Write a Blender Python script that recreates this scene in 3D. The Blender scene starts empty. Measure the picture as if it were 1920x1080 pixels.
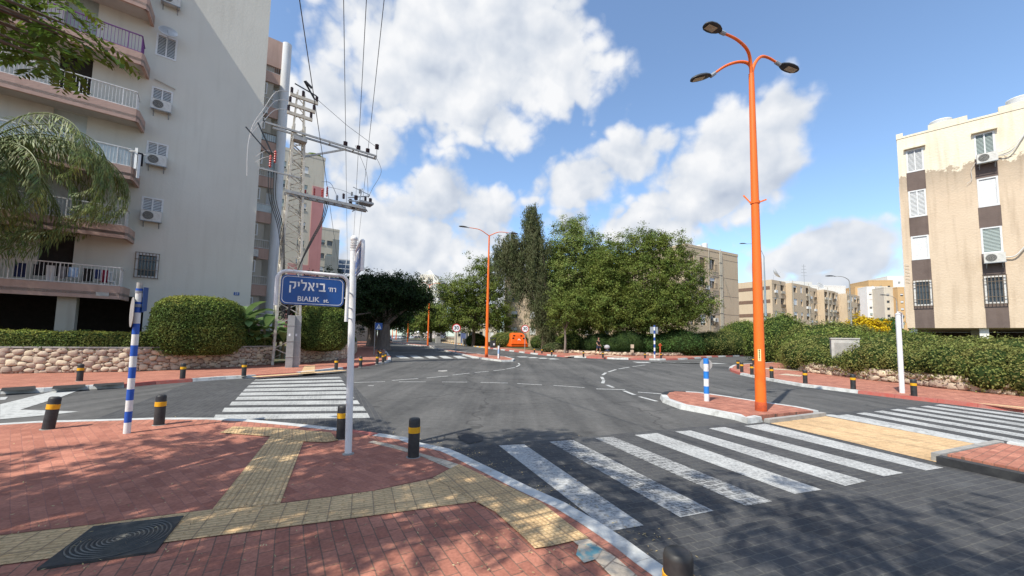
import bpy, bmesh, math, random
import numpy as np
from mathutils import Vector, Matrix
R = math.radians
random.seed(7); rng = np.random.default_rng(7)
SC = bpy.context.scene
COL = SC.collection

# ------------------------------------------------------------------ camera
FPX, CYP, PITCH, ROLL, HC = 732.0, 577.0, R(4.3), .0185, 1.75
_F = Vector((0, math.cos(PITCH), math.sin(PITCH))); _U0 = Vector((0, -math.sin(PITCH), math.cos(PITCH))); _R0 = Vector((1, 0, 0))
_R = _R0*math.cos(ROLL) + _U0*math.sin(ROLL); _U = -_R0*math.sin(ROLL) + _U0*math.cos(ROLL)
cd = bpy.data.cameras.new('camera'); cam = bpy.data.objects.new('camera', cd); COL.objects.link(cam); SC.camera = cam
cd.sensor_width = 36; cd.lens = FPX/1920*36; cd.shift_y = (CYP-540)/1920; cd.clip_start = .05; cd.clip_end = 5000
m = Matrix((_R, _U, -_F)).transposed().to_4x4(); m.translation = (0, 0, HC); cam.matrix_world = m

# survey helpers: a sight line of the photograph met with the ground / a depth
def ray(px, py): return _F + _R*((px-960)/FPX) - _U*((py-CYP)/FPX)
def G(px, py, z=0.):
    d = ray(px, py); t = (z-HC)/d.z; return Vector((d.x*t, d.y*t, z))
def P(px, py, Y):
    d = ray(px, py); t = Y/d.y; return Vector((d.x*t, Y, HC+d.z*t))

# ------------------------------------------------------------------ sky, sun, exposure
SAZ, SEL = R(40), R(52)          # direction the light travels (azimuth), sun height
W = bpy.data.worlds.new('World'); SC.world = W; W.use_nodes = True
nt = W.node_tree; N = nt.nodes; L = nt.links
for n in list(N): N.remove(n)
def nn(t, **k):
    n = N.new(t)
    for a, v in k.items(): setattr(n, a, v)
    return n
def mth(op, a, b=None, c=None, clamp=False):
    n = nn('ShaderNodeMath', operation=op); n.use_clamp = clamp
    for i, v in enumerate((a, b, c)):
        if v is None: continue
        if isinstance(v, (int, float)): n.inputs[i].default_value = v
        else: L.new(v, n.inputs[i])
    return n.outputs[0]
sky = nn('ShaderNodeTexSky', sky_type='NISHITA'); sky.sun_disc = False; sky.sun_elevation = SEL; sky.sun_rotation = SAZ+math.pi
sky.air_density = 1.0; sky.dust_density = .6; sky.ozone_density = 2.2
tc = nn('ShaderNodeTexCoord'); sep = nn('ShaderNodeSeparateXYZ'); L.new(tc.outputs['Generated'], sep.inputs[0])
az = mth('ARCTAN2', sep.outputs[0], sep.outputs[1]); el = mth('ARCSINE', sep.outputs[2])
cxy = nn('ShaderNodeCombineXYZ'); L.new(az, cxy.inputs[0]); L.new(el, cxy.inputs[1])
no1 = nn('ShaderNodeTexNoise'); no1.inputs['Scale'].default_value = 6.5; no1.inputs['Detail'].default_value = 7; no1.inputs['Roughness'].default_value = .56
L.new(tc.outputs['Generated'], no1.inputs[0])
no0 = nn('ShaderNodeTexNoise'); no0.inputs['Scale'].default_value = 2.3; no0.inputs['Detail'].default_value = 3; L.new(tc.outputs['Generated'], no0.inputs[0])
def ae(px, py):
    d = ray(px, py).normalized(); return math.atan2(d.x, d.y), math.asin(d.z)
# cloud banks: where, how wide, how high, how dense
CL = [(690,60,110,110,.9),(790,110,150,130,1.15),(940,110,170,130,1.15),(1060,60,90,85,.8),(930,225,75,60,.95),(850,190,110,60,.9),(1110,100,50,40,.5),
      (590,190,110,90,.9),(650,270,90,80,.9),(640,360,70,80,.8),(560,120,40,40,.5),
      (830,375,75,50,1.0),(760,430,130,70,1.0),(905,400,60,45,.9),(850,440,120,60,1.0),(720,500,140,50,.9),(850,510,160,60,.8),
      (1090,340,75,50,1.0),(1170,300,80,50,.95),(1240,265,45,35,.8),(1380,270,100,85,1.2),(1440,230,70,55,1.1),(1330,340,110,80,1.1),(1455,320,70,70,.9),(1270,400,130,50,.85),(1120,420,130,45,.75),(1010,370,40,40,.6),
      (1560,460,95,42,1.1),(1500,480,80,35,.9),(1610,495,80,35,.8),(1450,500,70,30,.7),(1560,520,150,20,.6),(1230,20,40,16,.55),(1630,320,35,12,.35),(530,15,30,16,.6)]
tot = None
for px, py, rx, ry, w in CL:
    a, e = ae(px, py); a1, _ = ae(px+rx, py); _, e1 = ae(px, py-ry)
    v = nn('ShaderNodeVectorMath', operation='SUBTRACT'); L.new(cxy.outputs[0], v.inputs[0]); v.inputs[1].default_value = (a, e, 0)
    s = nn('ShaderNodeVectorMath', operation='MULTIPLY'); L.new(v.outputs[0], s.inputs[0]); s.inputs[1].default_value = (1/abs(a1-a), 1/abs(e1-e), 0)
    d = nn('ShaderNodeVectorMath', operation='DOT_PRODUCT'); L.new(s.outputs[0], d.inputs[0]); L.new(s.outputs[0], d.inputs[1])
    g = mth('MULTIPLY', mth('POWER', 2.718, mth('MULTIPLY', d.outputs['Value'], -.47)), w)
    tot = g if tot is None else mth('MAXIMUM', tot, g)
band = mth('MULTIPLY', mth('SUBTRACT', .26, el, clamp=True), 1.1)      # thin veil low over the horizon
behind = mth('MULTIPLY', mth('GREATER_THAN', mth('ABSOLUTE', az), 1.25), .45)
dens = mth('ADD', mth('ADD', tot, band), mth('ADD', behind, mth('ADD', mth('MULTIPLY', mth('SUBTRACT', no1.outputs[0], .5), 1.35), mth('MULTIPLY', mth('SUBTRACT', no0.outputs[0], .5), .9))))
mr = nn('ShaderNodeMapRange', interpolation_type='SMOOTHSTEP'); L.new(dens, mr.inputs[0]); mr.inputs[1].default_value = .38; mr.inputs[2].default_value = .74
# body shading of the clouds: bright tops, greyer thick parts
off = nn('ShaderNodeVectorMath', operation='ADD'); L.new(tc.outputs['Generated'], off.inputs[0]); off.inputs[1].default_value = (-.015, -.01, .035)
no2 = nn('ShaderNodeTexNoise'); no2.inputs['Scale'].default_value = 6.5; no2.inputs['Detail'].default_value = 4; no2.inputs['Roughness'].default_value = .5
L.new(off.outputs[0], no2.inputs[0])
def warp(vec):
    nd = nn('ShaderNodeTexNoise'); nd.inputs['Scale'].default_value = 9; nd.inputs['Detail'].default_value = 3; L.new(vec, nd.inputs[0])
    wv = nn('ShaderNodeVectorMath', operation='MULTIPLY_ADD'); L.new(nd.outputs['Color'], wv.inputs[0]); wv.inputs[1].default_value = (.13, .13, .13); L.new(vec, wv.inputs[2]); return wv.outputs[0]
def puff(vec, sc):
    v = nn('ShaderNodeTexVoronoi', feature='F1'); v.inputs['Scale'].default_value = sc; L.new(vec, v.inputs[0]); return v.outputs[0]
wa_ = warp(tc.outputs['Generated']); wb_ = nn('ShaderNodeVectorMath', operation='ADD'); L.new(wa_, wb_.inputs[0]); wb_.inputs[1].default_value = (-.015, -.01, .035); wb_ = wb_.outputs[0]
pa, pb, pc = puff(wa_, 11), puff(wb_, 11), puff(wa_, 27)
bil = mth('ADD', mth('MULTIPLY', mth('SUBTRACT', .48, pa), .48), mth('MULTIPLY', mth('SUBTRACT', .46, pc), .26))
dens2 = mth('ADD', dens, bil); L.new(dens2, mr.inputs[0])
relief = mth('ADD', mth('MULTIPLY', mth('SUBTRACT', pb, pa), .55), mth('MULTIPLY', mth('SUBTRACT', .45, pc), .16))
lit = mth('ADD', mth('ADD', relief, mth('MULTIPLY', mth('SUBTRACT', .55, dens2), .16)), mth('MULTIPLY', mth('SUBTRACT', no1.outputs[0], no2.outputs[0]), 1.5))
lit = mth('ADD', mth('ADD', lit, .66), mth('MULTIPLY', mth('SUBTRACT', el, .22), .35), clamp=True)
cr = nn('ShaderNodeValToRGB'); L.new(lit, cr.inputs[0])
cr.color_ramp.elements[0].position = .12; cr.color_ramp.elements[0].color = (.43, .50, .63, 1)
cr.color_ramp.elements[1].position = .95; cr.color_ramp.elements[1].color = (.93, .94, .96, 1)
e_ = cr.color_ramp.elements.new(.55); e_.color = (.68, .73, .81, 1)
cs = nn('ShaderNodeVectorMath', operation='SCALE'); L.new(cr.outputs[0], cs.inputs[0]); cs.inputs['Scale'].default_value = 5.8
hs = nn('ShaderNodeHueSaturation'); hs.inputs['Saturation'].default_value = .92; hs.inputs['Value'].default_value = 1.22; tn = nn('ShaderNodeMix', data_type='RGBA', blend_type='MULTIPLY'); tn.inputs[0].default_value = 1; L.new(sky.outputs[0], tn.inputs[6]); tn.inputs[7].default_value = (.88, 1.04, 1.13, 1); L.new(tn.outputs[2], hs.inputs['Color'])
mixc = nn('ShaderNodeMix', data_type='RGBA'); L.new(mr.outputs[0], mixc.inputs[0]); L.new(hs.outputs[0], mixc.inputs[6]); L.new(cs.outputs[0], mixc.inputs[7])
bg = nn('ShaderNodeBackground'); bg.inputs[1].default_value = .135; L.new(mixc.outputs[2], bg.inputs[0])
wo = nn('ShaderNodeOutputWorld'); L.new(bg.outputs[0], wo.inputs[0])
sd = bpy.data.lights.new('sun', 'SUN'); sd.energy = 4.5; sd.angle = R(.5); sd.color = (1, .955, .85)
sun = bpy.data.objects.new('sun', sd); COL.objects.link(sun)
sdir = Vector((math.sin(SAZ)*math.cos(SEL), math.cos(SAZ)*math.cos(SEL), -math.sin(SEL)))
sun.rotation_euler = sdir.to_track_quat('-Z', 'Y').to_euler(); sun.location = (-20, -20, 60)
SC.view_settings.view_transform = 'Standard'; SC.view_settings.look = 'None'; SC.view_settings.gamma = 1; SC.view_settings.exposure = .38

# ------------------------------------------------------------------ materials
def new_mat(name):
    m = bpy.data.materials.new(name); m.use_nodes = True
    return m, m.node_tree.nodes, m.node_tree.links, m.node_tree.nodes['Principled BSDF']
def c4(c): return (c[0], c[1], c[2], 1)
def _n(ns, t, **k):
    n = ns.new(t)
    for a, v in k.items(): setattr(n, a, v)
    return n
def M(name, col, col2=None, rough=.8, scale=4., lo=.35, hi=.7, bump=0., bscale=40., metal=0., island=0., detail=6, stretch=(1, 1, 1), spec=.3, transl=0.):
    m, ns, ls, b = new_mat(name)
    b.inputs['Roughness'].default_value = rough; b.inputs['Metallic'].default_value = metal; b.inputs['Specular IOR Level'].default_value = spec
    co = _n(ns, 'ShaderNodeTexCoord'); mp = _n(ns, 'ShaderNodeMapping'); mp.inputs['Scale'].default_value = stretch; ls.new(co.outputs['Object'], mp.inputs[0])
    if col2 is None: col2 = tuple(x*.86 for x in col)
    no = _n(ns, 'ShaderNodeTexNoise'); no.inputs['Scale'].default_value = scale; no.inputs['Detail'].default_value = detail; no.inputs['Roughness'].default_value = .62; ls.new(mp.outputs[0], no.inputs[0])
    rp = _n(ns, 'ShaderNodeValToRGB'); rp.color_ramp.elements[0].position = lo; rp.color_ramp.elements[1].position = hi
    rp.color_ramp.elements[0].color = c4(col); rp.color_ramp.elements[1].color = c4(col2); ls.new(no.outputs[0], rp.inputs[0])
    out = rp.outputs[0]
    if island:
        ge = _n(ns, 'ShaderNodeNewGeometry'); hs = _n(ns, 'ShaderNodeHueSaturation')
        mr = _n(ns, 'ShaderNodeMapRange'); ls.new(ge.outputs['Random Per Island'], mr.inputs[0]); mr.inputs[3].default_value = 1-island; mr.inputs[4].default_value = 1+island
        ls.new(mr.outputs[0], hs.inputs['Value']); ls.new(out, hs.inputs['Color'])
        mr2 = _n(ns, 'ShaderNodeMapRange'); ls.new(ge.outputs['Random Per Island'], mr2.inputs[0]); mr2.inputs[3].default_value = .485; mr2.inputs[4].default_value = .515
        ls.new(mr2.outputs[0], hs.inputs['Hue']); out = hs.outputs[0]
    ls.new(out, b.inputs['Base Color'])
    if bump:
        n2 = _n(ns, 'ShaderNodeTexNoise'); n2.inputs['Scale'].default_value = bscale; n2.inputs['Detail'].default_value = 4; ls.new(co.outputs['Object'], n2.inputs[0])
        bp = _n(ns, 'ShaderNodeBump'); bp.inputs['Strength'].default_value = bump; bp.inputs['Distance'].default_value = .02; ls.new(n2.outputs[0], bp.inputs['Height']); ls.new(bp.outputs[0], b.inputs['Normal'])
    if transl:
        tr = _n(ns, 'ShaderNodeBsdfTranslucent'); ls.new(out, tr.inputs[0]); mx = _n(ns, 'ShaderNodeMixShader'); mx.inputs[0].default_value = transl
        ls.new(b.outputs[0], mx.inputs[1]); ls.new(tr.outputs[0], mx.inputs[2]); ls.new(mx.outputs[0], ns['Material Output'].inputs[0])
    return m
def paver(name, c1, c2, mortar, azd, bw, bh, offset=.5, msize=.008, stain=.25, white=None, wear=.5, bump=.5, stud=None, smooth=.1, freq=2):
    """paving laid in world metres, rows running along azimuth azd; white: worn paint on top; stud: tactile relief"""
    m, ns, ls, b = new_mat(name)
    b.inputs['Roughness'].default_value = .85; b.inputs['Specular IOR Level'].default_value = .25
    ge = _n(ns, 'ShaderNodeNewGeometry'); mp = _n(ns, 'ShaderNodeMapping'); mp.vector_type = 'POINT'; mp.inputs['Rotation'].default_value = (0, 0, R(azd-90)); ls.new(ge.outputs['Position'], mp.inputs[0])
    nw = _n(ns, 'ShaderNodeTexNoise'); nw.inputs['Scale'].default_value = 1.3; ls.new(ge.outputs['Position'], nw.inputs[0])
    wa = _n(ns, 'ShaderNodeVectorMath', operation='MULTIPLY_ADD'); ls.new(nw.outputs['Color'], wa.inputs[0]); wa.inputs[1].default_value = (.03, .03, 0); ls.new(mp.outputs[0], wa.inputs[2])
    br = _n(ns, 'ShaderNodeTexBrick'); ls.new(wa.outputs[0], br.inputs[0]); br.offset = offset; br.offset_frequency = freq
    br.inputs['Scale'].default_value = 1; br.inputs['Brick Width'].default_value = bw; br.inputs['Row Height'].default_value = bh; br.inputs['Mortar Size'].default_value = msize; br.inputs['Mortar Smooth'].default_value = smooth
    br.inputs['Color1'].default_value = c4(c1); br.inputs['Color2'].default_value = c4(c2); br.inputs['Mortar'].default_value = c4(mortar); br.inputs['Bias'].default_value = 0
    no = _n(ns, 'ShaderNodeTexNoise'); no.inputs['Scale'].default_value = 1.1; no.inputs['Detail'].default_value = 8; no.inputs['Roughness'].default_value = .65; ls.new(ge.outputs['Position'], no.inputs[0])
    n3 = _n(ns, 'ShaderNodeTexNoise'); n3.inputs['Scale'].default_value = 38; n3.inputs['Detail'].default_value = 5; ls.new(ge.outputs['Position'], n3.inputs[0])
    ad = _n(ns, 'ShaderNodeMath', operation='ADD'); ls.new(no.outputs[0], ad.inputs[0]); ls.new(n3.outputs[0], ad.inputs[1])
    mr = _n(ns, 'ShaderNodeMapRange'); ls.new(ad.outputs[0], mr.inputs[0]); mr.inputs[1].default_value = .7; mr.inputs[2].default_value = 1.3; mr.inputs[3].default_value = 1+stain; mr.inputs[4].default_value = 1-stain
    hs = _n(ns, 'ShaderNodeHueSaturation'); ls.new(br.outputs[0], hs.inputs['Color']); ls.new(mr.outputs[0], hs.inputs['Value'])
    out = hs.outputs[0]
    if white:
        mx = _n(ns, 'ShaderNodeMix', data_type='RGBA'); ls.new(out, mx.inputs[6]); mx.inputs[7].default_value = c4(white)
        n4 = _n(ns, 'ShaderNodeTexNoise'); n4.inputs['Scale'].default_value = 26; n4.inputs['Detail'].default_value = 8; n4.inputs['Roughness'].default_value = .75; ls.new(ge.outputs['Position'], n4.inputs[0])
        n5 = _n(ns, 'ShaderNodeTexNoise'); n5.inputs['Scale'].default_value = 1.7; n5.inputs['Detail'].default_value = 3; ls.new(ge.outputs['Position'], n5.inputs[0])
        a2 = _n(ns, 'ShaderNodeMath', operation='MULTIPLY_ADD'); ls.new(n5.outputs[0], a2.inputs[0]); a2.inputs[1].default_value = .35; ls.new(n4.outputs[0], a2.inputs[2])
        m2 = _n(ns, 'ShaderNodeMapRange'); ls.new(a2.outputs[0], m2.inputs[0]); m2.inputs[1].default_value = wear; m2.inputs[2].default_value = wear+.34
        m3 = _n(ns, 'ShaderNodeMath', operation='MULTIPLY'); ls.new(m2.outputs[0], m3.inputs[0]); sb = _n(ns, 'ShaderNodeMath', operation='SUBTRACT'); sb.inputs[0].default_value = 1; ls.new(br.outputs['Fac'], sb.inputs[1])
        mm = _n(ns, 'ShaderNodeMath', operation='MULTIPLY'); ls.new(br.outputs['Fac'], mm.inputs[0]); mm.inputs[1].default_value = .8
        mw_ = _n(ns, 'ShaderNodeMath', operation='MAXIMUM'); ls.new(m2.outputs[0], mw_.inputs[0]); ls.new(mm.outputs[0], mw_.inputs[1]); ls.new(mw_.outputs[0], mx.inputs[0]); out = mx.outputs[2]
    ls.new(out, b.inputs['Base Color'])
    bp = _n(ns, 'ShaderNodeBump'); bp.inputs['Strength'].default_value = bump; bp.inputs['Distance'].default_value = .006; bp.invert = True
    h = br.outputs['Fac']
    if stud:
        w_, h_, rad = stud
        sp = _n(ns, 'ShaderNodeTexBrick'); ls.new(mp.outputs[0], sp.inputs[0]); sp.offset = 0 if rad else .5; sp.inputs['Scale'].default_value = 1
        sp.inputs['Brick Width'].default_value = w_; sp.inputs['Row Height'].default_value = h_; sp.inputs['Mortar Size'].default_value = min(w_, h_)*.22; sp.inputs['Mortar Smooth'].default_value = .6
        a3 = _n(ns, 'ShaderNodeMath', operation='MAXIMUM'); ls.new(h, a3.inputs[0]); ls.new(sp.outputs['Fac'], a3.inputs[1]); h = a3.outputs[0]; bp.inputs['Strength'].default_value = .8; bp.inputs['Distance'].default_value = .008
        mz = _n(ns, 'ShaderNodeMix', data_type='RGBA', blend_type='MULTIPLY'); ls.new(sp.outputs['Fac'], mz.inputs[0]); ls.new(out, mz.inputs[6]); mz.inputs[7].default_value = (.80, .78, .74, 1); ls.new(mz.outputs[2], b.inputs['Base Color'])
    ls.new(h, bp.inputs['Height']); b2 = _n(ns, 'ShaderNodeBump'); b2.inputs['Strength'].default_value = .25; b2.inputs['Distance'].default_value = .004; ls.new(n3.outputs[0], b2.inputs['Height']); ls.new(bp.outputs[0], b2.inputs['Normal']); ls.new(b2.outputs[0], b.inputs['Normal'])
    return m
def wall_mat(name, col, col2, stain, band=None, scale=.5, bump=.25):
    """plaster with streaky weathering; band=(z, col above) for a repainted upper part"""
    m, ns, ls, b = new_mat(name); b.inputs['Roughness'].default_value = .9; b.inputs['Specular IOR Level'].default_value = .2
    co = _n(ns, 'ShaderNodeTexCoord')
    n1 = _n(ns, 'ShaderNodeTexNoise'); n1.inputs['Scale'].default_value = scale; n1.inputs['Detail'].default_value = 8; n1.inputs['Roughness'].default_value = .6; ls.new(co.outputs['Object'], n1.inputs[0])
    mp = _n(ns, 'ShaderNodeMapping'); mp.inputs['Scale'].default_value = (2.6, 2.6, .22); ls.new(co.outputs['Object'], mp.inputs[0])
    n2 = _n(ns, 'ShaderNodeTexNoise'); n2.inputs['Scale'].default_value = 1.2; n2.inputs['Detail'].default_value = 6; ls.new(mp.outputs[0], n2.inputs[0])
    r1 = _n(ns, 'ShaderNodeValToRGB'); r1.color_ramp.elements[0].position = .3; r1.color_ramp.elements[1].position = .72; r1.color_ramp.elements[0].color = c4(col); r1.color_ramp.elements[1].color = c4(col2); ls.new(n1.outputs[0], r1.inputs[0])
    out = r1.outputs[0]
    if band:
        z0, cu = band
        sp = _n(ns, 'ShaderNodeSeparateXYZ'); ls.new(co.outputs['Object'], sp.inputs[0])
        n6 = _n(ns, 'ShaderNodeTexNoise'); n6.inputs['Scale'].default_value = 1.4; n6.inputs['Detail'].default_value = 9; n6.inputs['Roughness'].default_value = .72; ls.new(co.outputs['Object'], n6.inputs[0])
        a = _n(ns, 'ShaderNodeMath', operation='MULTIPLY_ADD'); ls.new(n6.outputs[0], a.inputs[0]); a.inputs[1].default_value = 2.6; ls.new(sp.outputs[2], a.inputs[2])
        k = _n(ns, 'ShaderNodeMapRange'); ls.new(a.outputs[0], k.inputs[0]); k.inputs[1].default_value = z0+1.2; k.inputs[2].default_value = z0+1.3
        # grimy belt just under the repainted part
        g = _n(ns, 'ShaderNodeMapRange'); ls.new(a.outputs[0], g.inputs[0]); g.inputs[1].default_value = z0-.6; g.inputs[2].default_value = z0+1.3
        mg = _n(ns, 'ShaderNodeMix', data_type='RGBA'); ls.new(g.outputs[0], mg.inputs[0]); ls.new(out, mg.inputs[6]); mg.inputs[7].default_value = c4([x*.62 for x in col2])
        mk = _n(ns, 'ShaderNodeMix', data_type='RGBA'); ls.new(k.outputs[0], mk.inputs[0]); ls.new(mg.outputs[2], mk.inputs[6]); mk.inputs[7].default_value = c4(cu); out = mk.outputs[2]
    r2 = _n(ns, 'ShaderNodeMapRange'); ls.new(n2.outputs[0], r2.inputs[0]); r2.inputs[1].default_value = .5; r2.inputs[2].default_value = .75; r2.inputs[3].default_value = 0; r2.inputs[4].default_value = stain
    mx = _n(ns, 'ShaderNodeMix', data_type='RGBA', blend_type='MULTIPLY'); ls.new(r2.outputs[0], mx.inputs[0]); ls.new(out, mx.inputs[6]); mx.inputs[7].default_value = (.45, .40, .35, 1)
    ls.new(mx.outputs[2], b.inputs['Base Color'])
    n3 = _n(ns, 'ShaderNodeTexNoise'); n3.inputs['Scale'].default_value = 9; n3.inputs['Detail'].default_value = 9; ls.new(co.outputs['Object'], n3.inputs[0])
    bp = _n(ns, 'ShaderNodeBump'); bp.inputs['Strength'].default_value = bump; bp.inputs['Distance'].default_value = .03; ls.new(n3.outputs[0], bp.inputs['Height']); ls.new(bp.outputs[0], b.inputs['Normal'])
    return m
def stripe_mat(name, ca, cb, period, rough=.5):
    m, ns, ls, b = new_mat(name); b.inputs['Roughness'].default_value = rough
    co = _n(ns, 'ShaderNodeTexCoord'); sp = _n(ns, 'ShaderNodeSeparateXYZ'); ls.new(co.outputs['Object'], sp.inputs[0])
    d = _n(ns, 'ShaderNodeMath', operation='DIVIDE'); ls.new(sp.outputs[2], d.inputs[0]); d.inputs[1].default_value = period
    f = _n(ns, 'ShaderNodeMath', operation='FRACT'); ls.new(d.outputs[0], f.inputs[0]); g = _n(ns, 'ShaderNodeMath', operation='GREATER_THAN'); ls.new(f.outputs[0], g.inputs[0]); g.inputs[1].default_value = .5
    no = _n(ns, 'ShaderNodeTexNoise'); no.inputs['Scale'].default_value = 14; no.inputs['Detail'].default_value = 6; ls.new(co.outputs['Object'], no.inputs[0])
    mx = _n(ns, 'ShaderNodeMix', data_type='RGBA'); ls.new(g.outputs[0], mx.inputs[0]); mx.inputs[6].default_value = c4(ca); mx.inputs[7].default_value = c4(cb)
    mr = _n(ns, 'ShaderNodeMapRange'); ls.new(no.outputs[0], mr.inputs[0]); mr.inputs[1].default_value = .55; mr.inputs[2].default_value = .75; mr.inputs[4].default_value = .35
    m2 = _n(ns, 'ShaderNodeMix', data_type='RGBA', blend_type='MULTIPLY'); ls.new(mr.outputs[0], m2.inputs[0]); ls.new(mx.outputs[2], m2.inputs[6]); m2.inputs[7].default_value = (.6, .58, .55, 1); ls.new(m2.outputs[2], b.inputs['Base Color'])
    return m
RED1, RED2, REDM = (.44, .185, .125), (.32, .125, .086), (.19, .11, .08)
DARK1, DARK2, DARKM = (.074, .074, .075), (.054, .054, .057), (.098, .095, .088)
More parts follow.
